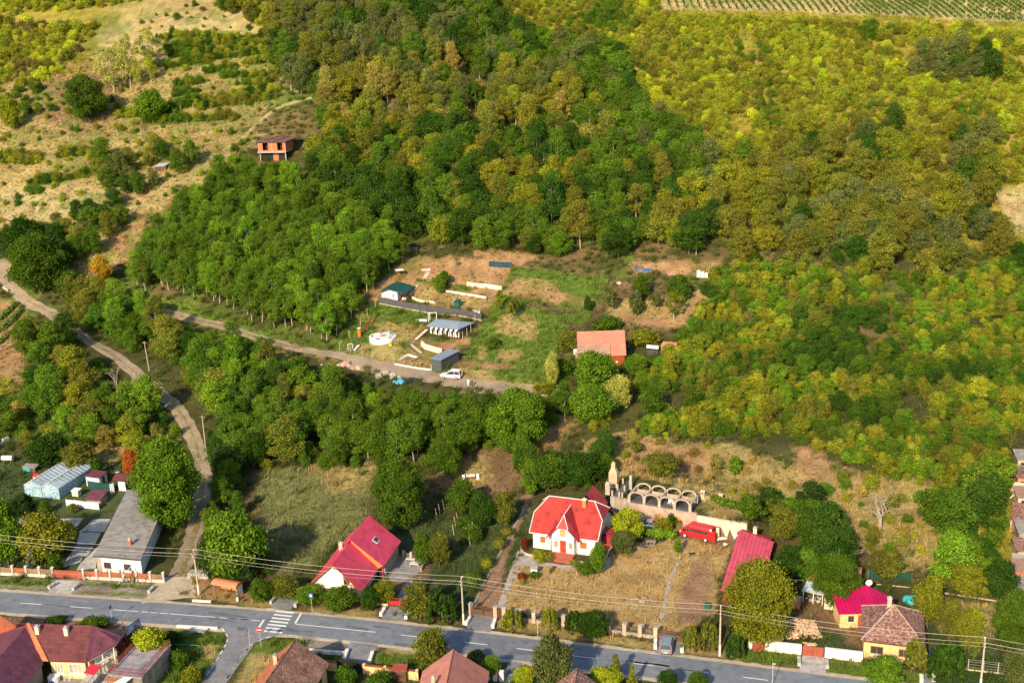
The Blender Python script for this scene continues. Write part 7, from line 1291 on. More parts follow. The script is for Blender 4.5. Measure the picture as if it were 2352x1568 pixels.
def stuff_instances(name, items, meshes, label, cat):
    """one object: points carrying size, turn and tint, a geometry-node tree puts a plant on each"""
    me = newmesh(name, [(c['x'], c['y'], c['z']) for c in items], np.zeros((0, 4), int)); 
    for an, ty, key, f_ in (('pick', 'INT', 'value', lambda c: c['pick']), ('turn', 'FLOAT_VECTOR', 'vector', lambda c: (0, 0, c['r'])), ('size', 'FLOAT_VECTOR', 'vector', lambda c: (c['k']*c.get('kx', 1), c['k'], c['k']*c['kz'])), ('tint', 'FLOAT_COLOR', 'color', lambda c: (*c['tint'], 1))):
        a = me.attributes.new(an, ty, 'POINT'); a.data.foreach_set(key, np.array([f_(c) for c in items], np.int32 if ty == 'INT' else np.float32).ravel())
    o = link(name, me); ng = bpy.data.node_groups.new(name, 'GeometryNodeTree'); ng.interface.new_socket('Geometry', in_out='INPUT', socket_type='NodeSocketGeometry'); ng.interface.new_socket('Geometry', in_out='OUTPUT', socket_type='NodeSocketGeometry')
    gi = ng.nodes.new('NodeGroupInput'); go = ng.nodes.new('NodeGroupOutput'); jn = ng.nodes.new('GeometryNodeJoinGeometry')
    def attr(n, t): a = ng.nodes.new('GeometryNodeInputNamedAttribute'); a.data_type = t; a.inputs['Name'].default_value = n; return a.outputs['Attribute']
    pk, tr, sz = attr('pick', 'INT'), attr('turn', 'FLOAT_VECTOR'), attr('size', 'FLOAT_VECTOR')
    for i, obs in enumerate(meshes):
        cmp = ng.nodes.new('FunctionNodeCompare'); cmp.data_type = 'INT'; cmp.operation = 'EQUAL'; ng.links.new(pk, cmp.inputs[2]); cmp.inputs[3].default_value = i
        for ob in obs:
            oi = ng.nodes.new('GeometryNodeObjectInfo'); oi.inputs['Object'].default_value = ob; oi.transform_space = 'ORIGINAL'
            ip = ng.nodes.new('GeometryNodeInstanceOnPoints'); ng.links.new(gi.outputs[0], ip.inputs['Points']); ng.links.new(cmp.outputs[0], ip.inputs['Selection']); ng.links.new(oi.outputs['Geometry'], ip.inputs['Instance'])
            ng.links.new(tr, ip.inputs['Rotation']); ng.links.new(sz, ip.inputs['Scale']); ng.links.new(ip.outputs[0], jn.inputs[0])
    ng.links.new(jn.outputs[0], go.inputs[0]); md = o.modifiers.new('plants', 'NODES'); md.node_group = ng
    return tag(o, label, cat, None, 'stuff')
def anchors(sps):
    """crowns and trunks of plants already standing in the scene, whose meshes the mass planting repeats"""
    out = []; keys = []
    for sp in sps:
        for v, (cr, tk, H, R) in enumerate(PROTO[sp]):
            obs = []
            for me in (cr, tk):
                if me is None: continue
                ob = next((o for o in bpy.data.objects if o.data is me), None)
                if ob: obs.append(ob)
            if obs: out.append(obs); keys.append((sp, v))
    return out, keys
for nm, sps, lab, cat in (('forest', ['locust', 'broad', 'airy'], 'dense mixed wood covering the slope above the plots', 'forest'), ('shrub_cover', ['shrub', 'fruit'], 'yellow green scrub covering the upper right hillside', 'scrub')):
    mo, keys = anchors(sps); its = []
    for c in rest[nm]:
        if (c['sp'], c['v']) in keys: c['pick'] = keys.index((c['sp'], c['v'])); its.append(c)
    stuff_instances(nm, its, mo, lab, cat)
# ------------------------------------------------------------------ garden plots on the slope
def gfr(pa, pb):
    """frame whose x axis joins two terrain points"""
    a, b_ = at(*pa), at(*pb); f = Fr.__new__(Fr); f.rz = math.atan2(b_.y-a.y, b_.x-a.x); f.W = math.hypot(b_.x-a.x, b_.y-a.y); f.z0 = min(a.z, b_.z); f.o = Vector((a.x, a.y, f.z0)); f.c, f.s = math.cos(f.rz), math.sin(f.rz); return f
# hut with green roof
f = gfr(sa(665,560), sa(815,590)); f.W *= 1; rt_ = f.root('green_roofed_hut', 'small white hut with a dark green gabled sheet roof and porch', 'hut'); W = 4.6; D = 6.4
walls(rt_, [(.2,.2),(W-.4,.2),(W-.4,D-.3),(.2,D-.3)], -1, 2.5, 'white'); MB().yprism([(.2,2.503),(W-.4,2.503),(W*.45,3.25)], .2, .4).build('gable', M['white'], rt_)
MB().slab([(W*.45,-.7,3.5),(-.3,-.7,2.5),(-.3,D,2.5),(W*.45,D,3.5)],.1).slab([(W*.45+.003,-.7,3.5),(W*.45+.003,D,3.5),(W+2.0,D,2.45),(W+2.0,-.7,2.45)],.1).build('roof', M['greenmetal'], rt_)
[MB().box(x-.06,x+.06,-.6,-.48,0,2.5).build('post', M['darkwood'], rt_) for x in (-.2,W+1.7)]; MB().box(-.1,-.03,4.4,4.5,2.6,4.4).build('stove_pipe', M['darksteel'], rt_)
window(rt_, 'f', W*.62, 1.0, .55, 1.1, W, D, 'trim', base=-.2); window(rt_, 'r', 1.2, .9, .9, 1.1, W-.4, D, 'trim'); door(rt_, 'r', 3.0, 0, .9, 2.0, W-.4, D, 'cloth')
r0 = empty('garden_chairs', f.w(W+1.0,.6,.05), f.rz, 'red and white garden seat on the porch of the green roofed hut', 'seat'); MB().box(-.5,.5,-.25,.25,.38,.45).build('seat', M['brightred'], r0); MB().box(-.5,.5,.25,.31,.38,.9).build('backrest', M['cloth'], r0); [MB().box(x-.03,x+.03,-.2,.2,0,.378).build('leg', M['cloth'], r0) for x in (-.4,.4)]
f = gfr(sa(960,540), sa(1070,405)); tag(MB().box(0,f.W,-.35,.35,-.2,.25).build('brick_ramp', M['archstone'], None, None, f.o, f.rz), 'pale straight garden stair right of the green roofed hut', 'stairs').rotation_euler[1] = -math.atan2(at(*sa(1070,405)).z-at(*sa(960,540)).z, f.W)
f = gfr(sa(940,520), sa(1010,420)); o = tag(MB().box(0,f.W,-.3,.3,-.2,.22).build('brick_border', M['brick'], None, None, f.o, f.rz), 'orange brick border between the hut and the pale stair', 'border'); o.rotation_euler[1] = -math.atan2(at(*sa(1010,420)).z-at(*sa(940,520)).z, f.W)
# white table / awning above the hut
f = gfr(sa(840,330), sa(920,320)); rt_ = f.root('small_canopy', 'small square canopy with a pale roof above the green roofed hut', 'canopy'); MB().box(-.2,1.8,-.2,1.6,1.9,1.98).build('roof', M['cloth'], rt_); [MB().box(x,x+.1,y,y+.1,0,1.898).build('post', M['darkwood'], rt_) for x in (0,1.5) for y in (0,1.2)]
# netting fence
pts = [at(*sa(x,y)) for x,y in ((640,605),(850,645),(1090,690),(1330,725),(1500,735),(1760,790))]
r0 = empty('screen_fence', pts[0], 0, 'long dark screened fence on a pale concrete base below the hut garden', 'fence')
for a, b_ in zip(pts[:-1], pts[1:]):
    n = 3
    for i in range(n):
        p, q = a+(b_-a)*i/n-pts[0], a+(b_-a)*(i+1)/n-pts[0]; p.z = float(h((p+pts[0]).x,(p+pts[0]).y))-pts[0].z; q.z = float(h((q+pts[0]).x,(q+pts[0]).y))-pts[0].z
        MB().bar(p+Vector((0,0,.95)), q+Vector((0,0,.95)), .04, 1.5).build('screen', M['darksteel'], r0); MB().bar(p+Vector((0,0,.05)), q+Vector((0,0,.05)), .2, .3).build('base', M['archstone'], r0); MB().tube([p, p+Vector((0,0,1.85))], .05, 5).build('post', M['darkwood'], r0)
def wall_line(name, pxs, th, hh, m, lab, cat='wall'):
    P_ = [at(*p) for p in pxs]; mb = MB()
    for a, b_ in zip(P_[:-1], P_[1:]): mb.bar(a-P_[0]+Vector((0,0,hh/2-.2)), b_-P_[0]+Vector((0,0,hh/2-.2)), th, hh+.4)
    return tag(mb.build(name, M[m], None, None, P_[0]), lab, cat)
wall_line('retaining_wall', [sa(1600,410),sa(1700,425),sa(1800,430),sa(1900,445),sa(1980,460)], .25, 1.0, 'cream', 'white retaining wall on the slope above the terrace garden')
wall_line('retaining_wall', [sa(1000,545),sa(1060,575),sa(1130,590),sa(1250,600)], .3, .5, 'cream', 'low cream curved kerb below the flower bed right of the hut')
wall_line('retaining_wall', [sa(1370,475),sa(1500,495),sa(1650,520),sa(1810,545)], .2, .4, 'trim', 'thin pale kerb line crossing the terrace garden')
wall_line('retaining_wall', [sa(1105,1060),sa(1140,1095),sa(1230,1125),sa(1330,1150)], .35, 1.2, 'plaster', 'rough beige retaining wall left of the dark container')
wall_line('retaining_wall', [sa(815,1270),sa(950,1295),sa(1100,1320),sa(1215,1330)], .2, .35, 'trim', 'pale concrete kerb along the gravel yard')
wall_line('retaining_wall', [sa(850,1230),sa(960,1170),sa(1060,1200)], .25, .4, 'trim', 'pale concrete footing corner in front of the stairs')
wall_line('retaining_wall', [sa(1105,245),sa(1210,240)], .5, .5, 'archstone', 'pale stone landing at the top of the hut garden')
wall_line('retaining_wall', [sa(1140,335),sa(1185,265)], 1.2, .15, 'archstone', 'pale stone path slab leading up from the hut garden', 'path')
# green tool shed
f = gfr(sa(1460,655), sa(1525,670)); rt_ = f.root('tool_shed', 'small green tool shed behind the screened fence', 'shed'); MB().box(0,1.3,0,1.3,0,1.7).build('wall', M['green'], rt_); MB().slab([(-.1,-.15,1.75),(1.4,-.15,1.75),(1.4,1.45,2.1),(-.1,1.45,2.1)],.07).build('roof', M['greenmetal'], rt_); door(rt_, 'f', .3, 0, .7, 1.5, 1.3, 1.3, 'greenmetal')
# pile of white junk by the boundary
f = gfr(sa(1650,745), sa(1760,755)); g = MB(); [g.box(x,x+.6,y,y+.5,0,hh) for x,y,hh in ((0,0,1.0),(.8,.1,.8),(1.6,0,1.1),(.3,.7,.9),(1.2,.7,1.2))]; [g.bar((rnd.uniform(0,2),rnd.uniform(0,1),1),(rnd.uniform(0,2),rnd.uniform(0,1),1.6),.05) for i in range(8)]; tag(g.build('junk_pile', M['plastic'], None, None, f.o, f.rz), 'stack of white crates and poles at the end of the screened fence', 'junk')
# pavilion with blue grey roof and tied curtains
f = gfr(sa(1200,925), sa(1500,990)); W = 7.6; D = 4.6; rt_ = f.root('garden_pavilion', 'open garden pavilion with a blue grey sheet roof and white curtains tied in dark bands', 'pavilion'); zb = .3
MB().box(-.2,W+.2,-.2,D,-1.2,zb-.02).build('deck', M['darkwood'], rt_)
MB().slab([(-.7,-.6,2.6),(W+.2,-.6,2.6),(W-1.2,D*.5,3.5),(.6,D*.5,3.5)],.1).slab([(W+.2,-.6,2.6),(W+1.3,D+.4,2.7),(W-1.2,D*.5,3.5)],.1).slab([(W+1.3,D+.4,2.7),(-.7,D+.4,2.7),(.6,D*.5,3.5),(W-1.2,D*.5,3.5)],.1).slab([(-.7,D+.4,2.7),(-.7,-.6,2.6),(.6,D*.5,3.5)],.1).build('roof', M['bluegrey'], rt_)
for k in range(7): x = W*k/6; MB().box(x-.07,x+.07,-.12,.02,zb,2.5).build('post', M['darkwood'], rt_)
for k in range(6):
    x0, x1 = W*k/6+.08, W*(k+1)/6-.08; c = (x0+x1)/2
    MB().face([(x0,-.02,zb+1.2),(x0+.25,-.02,zb+1.2),(x1-.02,-.02,2.45),(x0,-.02,2.45)]).face([(x0,-.02,zb+.1),(x0+.5,-.02,zb+.1),(x0+.25,-.02,zb+1.15),(x0,-.02,zb+1.15)]).face([(x1-.35,-.015,zb+.1),(x1,-.015,zb+.1),(x1,-.015,2.0),(x1-.12,-.015,zb+1.3)]).build('curtain', M['cloth'], rt_)
MB().box(W+.1,W+.2,0,D-.2,-.6,2.4).build('side_wall', M['darksteel'], rt_); MB().box(.2,W,D-.4,D-.3,zb,2.4).build('rear_wall', M['cloth'], rt_)
for k in range(5): x = .4+W*k/5; tag(MB().bar((0,0,0),(.1,0,1.0),.45,.3).build('chair', M['brightred'] if k == 2 else M['plastic'], None, None, f.w(x+.4, 1.4, zb), f.rz), 'chair inside the curtained pavilion, number %d counted from its left post'%(k+1) if False else ('red chair inside the curtained pavilion' if k == 2 else 'white chair inside the curtained pavilion'), 'chair', 'chairs in the pavilion')
f = gfr(sa(1180,800), sa(1270,790)); rt_ = f.root('white_portal', 'white portal frame behind the left end of the pavilion', 'frame'); [MB().box(x,x+.12,0,.15,-.3,2.0).build('post', M['cloth'], rt_) for x in (0,.35,1.9)]; MB().box(-.1,2.1,0,.15,2.003,2.12).build('beam', M['cloth'], rt_)
tag(MB().box(0,2.6,0,.5,0,.4).build('white_bench', M['cloth'], None, None, at(*sa(1045,795)), R_(-12)), 'long white bench on the grass left of the pavilion', 'bench')
# dark container
f = gfr(sa(1215,1320), sa(1320,1340)); rt_ = f.root('dark_container', 'dark grey ribbed storage container with a pale grey roof', 'container'); W = 2.7; D = 6.6
MB().box(0,W,0,D,-.3,2.5).build('body', M['greysheety'], rt_); MB().slab([(-.15,-.15,2.65),(W+.15,-.15,2.65),(W+.15,D+.2,2.75),(-.15,D+.2,2.75)],.12).build('roof', M['bluegrey'], rt_); MB().box(.15,W-.15,-.05,-.003,0,2.3).build('door', M['greysheet'], rt_)
# round paved disc with four openings
c0 = at(*sa(685,985))+Vector((0,0,.35)); rt_ = empty('round_patio', c0, 0, 'round white patio ring with dark slots and a fire pit in its middle', 'patio'); 
MB().tube([(0,0,-1.2),(0,0,.28)],3.15,36).build('disc', M['cloth'], rt_)
for k in range(5): a = k*2*math.pi/5+.55; o = MB().box(-.45,.45,-.22,.22,.283,.34).build('slot', M['darksteel'], rt_); o.location = (2.4*math.cos(a),2.4*math.sin(a),0); o.rotation_euler[2] = a+math.pi/2
MB().tube([(0,0,.283),(0,0,.45)],.5,14).build('fire_pit', M['brick'], rt_)
q = at(*sa(755,945)); tag(MB().tube([(0,0,0),(0,0,.8)],.3,8,.15).ball((0,0,.9),.2,5).build('watering_barrel', mat('mint_plastic', (.10,.62,.50), .5, .05, 2), None, None, q), 'mint green plastic barrel on the far edge of the round patio', 'barrel')
q = at(*sa(765,1060)); tag(MB().box(-.35,.35,-.25,.25,0,.4).ball((0,0,.4),.22,5).build('yellow_toy', mat('yellow_plastic', (.8,.5,.03), .5, .05, 2), None, None, q), 'yellow plastic toy on the grass below the round patio', 'toy')
# orange slide tower with stair
f = gfr(sa(415,980), sa(490,975)); rt_ = f.root('orange_booth', 'narrow orange booth with a dark base beside the sleeper steps', 'booth'); MB().prism([(.25+.45*math.cos(i*math.pi/4),.4+.45*math.sin(i*math.pi/4)) for i in range(8)], .3, 2.3).build('body', M['orange'], rt_); MB().box(-.4,1.2,-.4,1.2,-.3,.3).build('base', M['darksteel'], rt_); MB().prism([(.25+.5*math.cos(i*math.pi/4),.4+.5*math.sin(i*math.pi/4)) for i in range(8)], 2.303, 2.4).build('roof', M['trim'], rt_)
def stairs(pa, pb, n, w_, lab, tread='darkwood', name='garden_stairs'):
    A, B = at(*pa), at(*pb); d = (B-A); d.z = 0; u = Vector((-d.y, d.x, 0)).normalized()*w_/2; r0 = empty(name, A, 0, lab, 'stairs'); 
    for s_ in (-1, 1): MB().bar(u*s_+Vector((0,0,.12)), (B-A)+u*s_+Vector((0,0,.12)), .12, .3).build('side_board', M['darkwood'], r0)
    for i in range(n):
        p = (B-A)*(i+.5)/n; g = MB(); q = p+Vector((0,0,.18)); dd = d.normalized()*.16; k = len(g.v); 
        g.v += [tuple(q-u*.92-dd), tuple(q+u*.92-dd), tuple(q+u*.92+dd), tuple(q-u*.92+dd)]+[tuple(x-Vector((0,0,.1))) for x in (q-u*.92-dd, q+u*.92-dd, q+u*.92+dd, q-u*.92+dd)]; g.f += [tuple(k+j for j in t) for t in ((0,1,2,3),(7,6,5,4),(0,4,5,1),(1,5,6,2),(2,6,7,3),(3,7,4,0))]; g.build('tread', M[tread], r0)
stairs(sa(490,905), sa(585,765), 10, 1.2, 'dark sleeper steps climbing the grass above the orange booth', 'rustred'); stairs(sa(1045,1000), sa(1170,890), 10, 1.1, 'upper flight of brown garden steps leading to the pavilion', 'cream'); stairs(sa(1100,1150), sa(975,1045), 10, 1.1, 'lower flight of brown garden steps above the concrete footing', 'cream'); stairs(sa(370,1120), sa(430,1060), 7, .8, 'small pale steps near the wooden posts at the left', 'cloth')
stairs(sa(975,1240), sa(1100,1190), 7, .5, 'row of pale stepping slabs in the sandy footing', 'trim')
tag(MB().box(-.8,.8,-.6,.6,0,.1).build('landing', M['greywood'], None, None, at(*sa(1000,1020)), R_(-10)), 'wooden landing between the two flights of garden steps', 'landing')
f = gfr(sa(305,1110), sa(350,1100)); rt_ = f.root('white_portal', 'white garden gate frame at the left corner of the plot', 'frame'); [MB().box(x,x+.1,0,.1,0,1.4).build('post', M['cloth'], rt_) for x in (0,1.0)]; MB().box(0,1.1,0,.1,1.403,1.5).build('rail', M['cloth'], rt_)
# boundary posts
POSTS = [(605,650),(610,655)][:1]+[(515,745),(443,860),(320,980),(237,1100),(217,1120),(332,1150),(462,1170),(575,1200),(693,1225),(808,1245),(1555,1000),(1600,960),(1645,915),(1690,815),(1555,1005)][:14]
for i, (x, y) in enumerate(POSTS):
    q = at(*sa(x, y)); tag(MB().tube([(0,0,-.3),(.05*rnd.uniform(-1,1),0,2.0)],.07,6).build('fence_post', M['archstone'], None, None, q), 'pale wooden post of the open boundary fence round the patio plot', 'post', 'boundary posts of the patio plot')
for i, (x, y) in enumerate([(850,1235),(913,1270),(998,1290),(1087,1300),(1215,1320)]):
    q = at(*sa(x, y)); tag(MB().box(-.07,.07,-.07,.07,-.2,1.1).build('timber_post', M['wood'] if i != 4 else M['archstone'], None, None, q), 'short timber post standing on the kerb of the gravel yard', 'post', 'timber posts on the kerb')
# heaps along the gravel yard
def heap(name, pa, r, hh, m, lab, n=10, seed=0, cat='heap'):
    g = random.Random(seed); mb = MB()
    for i in range(n): a = g.random()*6.28; q = r*math.sqrt(g.random()); mb.ball((q*math.cos(a),q*.6*math.sin(a),hh*(1-q/r)*.6),g.uniform(.3,.55)*r*.8,5,.6,.6,i+seed)
    return tag(mb.build(name, M[m], None, None, at(*pa)), lab, cat)
heap('rubble_heap', sa(280,1270), 1.6, .6, 'rubble', 'left heap of pink rubble below the gravel track', 26, 1); heap('rubble_heap', sa(375,1310), 1.4, .5, 'rubble', 'right heap of pink rubble below the gravel track', 22, 2); heap('rock_heap', sa(60,1270), .9, .4, 'rock', 'small heap of pale stones at the left below the gravel track', 10, 3)
heap('gravel_heap', sa(710,1375), 2.2, .8, 'rock', 'grey gravel heap on the edge of the gravel yard', 8, 4); heap('sand_heap', sa(820,1405), 1.2, .6, 'rock', 'smaller grey heap right beside the gravel heap', 6, 5); heap('blue_tarpaulin', sa(875,1455), 1.5, .9, 'tarp', 'bright blue tarpaulin crumpled over a pile by the track', 9, 6, 'tarpaulin'); heap('dark_tarpaulin', sa(995,1445), 1.5, 1.0, 'navy', 'dark blue tarpaulin covered pile right of the blue one', 8, 7, 'tarpaulin')
for i, (x, y) in enumerate(((1035,860),(1260,360),(1408,390),(1472,400),(1340,350),(1365,455))):
    heap('garden_stones', sa(x,y), .5, .2, 'rock' if i not in (5,) else 'rubble', ['two small stones on the grass above the steps','white stone by the lawn strip of the terrace garden','left white pot near the white retaining wall','right white pot near the white retaining wall','pale stone on the sandy slope of the hut garden','pink flower clump on the terrace lawn'][i], 4, i+20, 'stones')
# ---- red cabin
f = gfr(sb(1150,1065), sb(1640,1085)); A_ = at(*sb(1460,1180)); 
f = Fr(sb(1150,1060), sb(1630,1068), 2.6); W = 12.6; rt_ = f.root('red_cabin', 'dark red wooden cabin with a large salmon tiled roof and lower board roofed porch', 'cabin'); Wc = f.W
zr, ze = 6.6, 2.5; D = 7.5
MB().slab([(0,0,ze),(Wc,0,ze),(Wc+.1,D*.62,zr),(.3,D*.62,zr)],.14).slab([(Wc+.1,D*.62+.003,zr),(Wc,D+1,ze+.4),(0,D+1,ze+.4),(.3,D*.62+.003,zr)],.14).build('roof', M['tile_cabin'], rt_)
MB().slab([(-.5,-.6,ze-.1),(Wc*.66,-.6,ze-.1),(Wc*.7,2.0,ze+2.0),(.2,2.0,ze+2.0)],.1).build('porch_roof', M['boards_weathered'], rt_)
xc0 = Wc-.35; MB().xprism([(.3,-.6),(D+.4,-.6),(D+.4,ze+.3),(D*.62,zr-.2),(.3,ze-.05)], Wc*.66, xc0).build('wall', mat('red_boards', (.42,.07,.03), .8, .15, 3, stripes=('x', .3, .03, .4)), rt_); walls(rt_, [(.8,1.2),(Wc*.66-.01,1.2),(Wc*.66-.01,D),(.8,D)], -.6, ze-.2, 'rustred', 'inner_wall')
MB().box(Wc*.66,xc0+.1,.1,.35,-3.0,-.3).build('stone_base', M['stonewall'], rt_); [MB().box(x,x+.15,-.4,-.25,-1.5,ze-.25).build('post', M['wood'], rt_) for x in (.2,2.8,5.5)]; window(rt_, 'f', Wc*.78, .9, .5, .25, 1, 1, 'cream', 'cloth', base=-.3); window(rt_, 'r', 2.2, .8, 1.2, 1.2, xc0, D, 'trim')
f = gfr(sb(1960,1015), sb(2090,1040)); rt_ = f.root('tile_roofed_shed', 'small shed with a pale clay tile roof in the bushes right of the cabin', 'shed'); W = 3.4; walls(rt_, [(.2,.2),(W-.2,.2),(W-.2,2),(.2,2)], -.6, 1.3, 'stonewall'); MB().slab([(0,0,1.4),(W,-.1,1.4),(W+.1,1.3,2.3),(.3,1.3,2.3)],.1).slab([(.3,1.303,2.3),(W+.1,1.303,2.3),(W,2.4,1.5),(0,2.4,1.5)],.1).build('roof', M['tile_cabin'], rt_)
f = gfr(sb(1830,1050), sb(1930,1060)); rt_ = f.root('white_canopy', 'small dark hut with a white sheet roof between cabin and shed', 'hut'); MB().box(0,2.4,0,1.5,0,1.3).build('wall', M['darksteel'], rt_); MB().slab([(-.1,.3,1.8),(2.5,.3,1.6),(2.5,1.6,1.9),(-.1,1.6,2.1)],.08).build('roof', M['cloth'], rt_)
q = at(*sb(1140,1040)); tag(MB().box(-.5,.5,-.4,.4,0,1.2).build('white_crate', M['cloth'], None, None, q, .3), 'white crate leaning at the left corner of the red cabin', 'crate')
for x, y, lab in ((1790,235,'blue and white beehive boxes above the fruit trees'),(1700,215,'dark covered crates left of the blue beehives')):
    q = at(*sb(x,y)); g = MB(); [g.box(i*.8,i*.8+.6,0,.6,0,.7) for i in range(3)]; tag(g.build('beehives', M['blue'] if 'blue' in lab else M['darksteel'], None, None, q, R_(-8)), lab, 'beehive')
q = at(*sb(2320,290)); r0 = empty('stacked_crates', q, R_(-10), 'white stacked crates at the wood edge above the thicket', 'crates'); [MB().box(i*.9,i*.9+.8,0,.8,0,1.7-.3*i).build('crate', M['plastic'], r0) for i in range(3)]
q = at(*sb(1560,355)); tag(MB().ball((0,0,.3),.6,7,.7,.4,3).build('boulder', M['rubble'], None, None, q), 'rounded pink boulder near the upper right corner of the empty plot', 'boulder'); q = at(*sb(2180,455)); tag(MB().ball((0,0,.3),.6,7,.7,.4,4).build('boulder', M['archstone'], None, None, q), 'pale boulder at the right end of the fruit tree terrace', 'boulder')
pts = [sa(1840,200),sa(1950,210),sa(2090,215)]; wall_line('netting_strip', pts, .1, 1.4, 'navy', 'dark netting strip at the wood edge above the white wall', 'netting')
f = gfr(sa(870,50), sa(985,55)); rt_ = f.root('ridge_tent', 'dark low tarpaulin shelter at the forest edge above the hut', 'shelter'); MB().xprism([(0,0),(1.2,1.3),(2.4,0)],0,4.5).build('cover', M['darksteel'], rt_)
# ---- brick ruin
f = gfr(sf(1000,700), sf(1215,705)); 
f = gfr(sf(835,700), sf(1215,712)); f.o.z = max(at(*sf(835,700)).z, at(*sf(1215,712)).z); rt_ = f.root('brick_shell_building', 'unfinished two storey brick shell with dark window openings and flat rusty roof', 'building'); W = f.W; D = 7.5; b0 = MB()
MB().box(.25,.45,0,.3,-1,2.7).box(W-.3,W,0,.3,-1,2.7).build('column', M['archstone'], rt_)
MB().box(W*.48,W-.32,.9,1.1,-1,2.6).build('ground_wall', M['terracotta'], rt_); MB().box(.5,W*.47,.9,D,-1.5,2.6).build('dark_interior_core', M['black'], rt_); MB().box(W*.68,W-.5,.86,.898,.2,2.3).build('dark_opening', M['black'], rt_)  # black core and opening panel stand in for the shaded ground floor
MB().box(-.2,W+.1,-.5,D,2.7,3.0).build('floor_slab', M['concrete'], rt_)
fw_ = MB(); zz0, zz1 = 3.003, 6.0; ops = [(W*.16,W*.36),(W*.70,W*.89)]; cur = 0
for a, b_ in ops: fw_.box(cur,a,0,.25,zz0,zz1); fw_.box(a,b_,0,.25,zz0,zz0+.35); fw_.box(a,b_,0,.25,zz1-.45,zz1); cur = b_
fw_.box(cur,W,0,.25,zz0,zz1).box(0,.25,.253,D,zz0,zz1).box(W-.25,W,.253,D,zz0,zz1); fw_.build('brick_wall', M['orange'] if False else mat('hollow_brick', (.72,.25,.11), .9, .12, 2, tiles=(.4,.25,.15)), rt_); MB().box(.26,W-.26,1.5,1.6,zz0,zz1-.02).build('inner_wall', M['black'], rt_)  # black sheet inside stands in for shade behind the window openings
MB().box(-.06,.06,-.06,-.003,zz0,zz1).box(W*.5-.12,W*.5+.12,-.06,-.003,zz0,zz1).box(W-.1,W+.05,-.06,-.003,zz0,zz1).build('concrete_frame', M['archstone'], rt_); [MB().box(a-.1,b_+.1,-.08,-.003,zz1-.42,zz1-.2).build('lintel', M['archstone'], rt_) for a, b_ in ops]
rf = MB().slab([(-.6,-.9,6.15),(W+.7,-.9,6.15),(W+2.2,D,6.35),(.8,D,6.35)],.14).build('roof', mat('rusty_roof', (.23,.13,.13), .8, .2, 1.2, stripes=('y', 1.7, .03, .45), dirt=.3), rt_); MB().bar((W*.25,-.8,6.22),(W*.45,D,6.45),.16).bar((W*.62,-.8,6.22),(W*.82,D,6.45),.16).build('roof_batten', M['rustred'], rf)
f = gfr(sf(0,0), sf(10,0)); q = at(371, 392); rt_ = empty('tin_shack', q, R_(-5), 'tiny shack with a bright tin roof hidden in trees on the left hill', 'shack'); MB().box(0,3.4,0,1.8,-.5,1.3).build('wall', M['darkwood'], rt_); MB().slab([(-.2,-.3,1.35),(3.0,-.3,1.35),(3.9,2.3,1.9),(.8,2.3,1.9)],.08).build('roof', M['steel'], rt_); rt_.location = q+Vector((-1.9,0,0))
# white wall and blue heap at the left track
f = gfr(sc(-20,470), sc(90,590)); tag(MB().box(0,f.W,-.15,.15,-.5,1.0).build('white_wall', M['cream'], None, None, f.o, f.rz), 'cream parapet wall beside the dirt road at the left edge', 'wall'); 
q = at(*sc(1010,405)); g = MB(); [g.box(i*1.1,i*1.1+1,0,.9,0,.5+.2*(i%2)) for i in range(2)]; tag(g.build('blue_tanks', M['blue'], None, None, q, R_(-10)), 'blue and white crates lying among trees near the road junction', 'crates')
# ---- stacked houses at the right edge
EDG = [(1400,1330),(1300,1220),(1200,1130)]
f = Fr((2322,1225), (2420,1240), 0, float(h(*at(2330,1250).xy))); rt_ = f.root('timber_fronted_house', 'house at the right edge with an orange timber front and white window', 'house'); W = 8; 
MB().box(0,W,0,5,-4,2.6).build('wall', M['redplank'], rt_); MB().slab([(-.3,-.5,2.75),(W,-.5,2.75),(W,5,3.4),(-.3,5,3.4)],.12).build('roof', M['tile_brown'], rt_); window(rt_, 'f', 1.1, .7, .7, 1.4, W, 5, 'trim'); MB().box(-.2,W,-.4,-.003,-2.8,-1.0).build('plinth', M['plaster'], rt_); MB().box(-.25,-.02,-.3,5,-1,2.6).build('corner_board', M['archstone'], rt_)
f = Fr((2322,1145), (2420,1158), 0, float(h(*at(2330,1160).xy))); rt_ = f.root('cluttered_terrace', 'roof terrace with pale awnings and wall stubs above the timber fronted house', 'terrace'); MB().box(0,7,0,3,-3.5,1.6).build('wall', M['stonewall'], rt_); MB().slab([(-.2,-.3,1.75),(6,-.3,1.75),(6,2.5,2.1),(.3,2.5,2.1)],.1).build('awning', M['cream'], rt_); MB().bar((-.3,-.6,.2),(.8,-.2,1.4),.12).build('strut', M['trim'], rt_)
f = Fr((2330,1095), (2420,1108), 0, float(h(*at(2335,1105).xy))); rt_ = f.root('grey_ruin_wall', 'pale ruined masonry with a dark sheet roof at the right edge', 'ruin'); MB().box(0,6,0,2.5,-3,1.2).build('wall', M['palebrick'], rt_); MB().slab([(-.5,-.6,1.5),(6,-.8,1.3),(6,1.5,1.6),(-.3,1.5,1.8)],.08).build('roof', M['slab'], rt_); MB().box(.2,1.6,2.6,3.6,0,2.4).build('chimney_block', M['archstone'], rt_)
f = Fr((2322,1318), (2420,1332), 0, float(h(*at(2330,1330).xy))); rt_ = f.root('lower_shed_row', 'orange shed with a tilted grey sheet roof below the timber fronted house', 'shed'); MB().box(0,6,0,3,-3,1.7).build('wall', M['redplank'], rt_); MB().slab([(-.1,-.7,1.5),(2.8,-.7,1.5),(2.8,1.8,2.7),(-.1,1.8,2.7)],.1).build('roof', M['slab'], rt_); MB().box(3,6,-.5,2.9,1.703,1.9).build('side_roof', M['boards_weathered'], rt_)
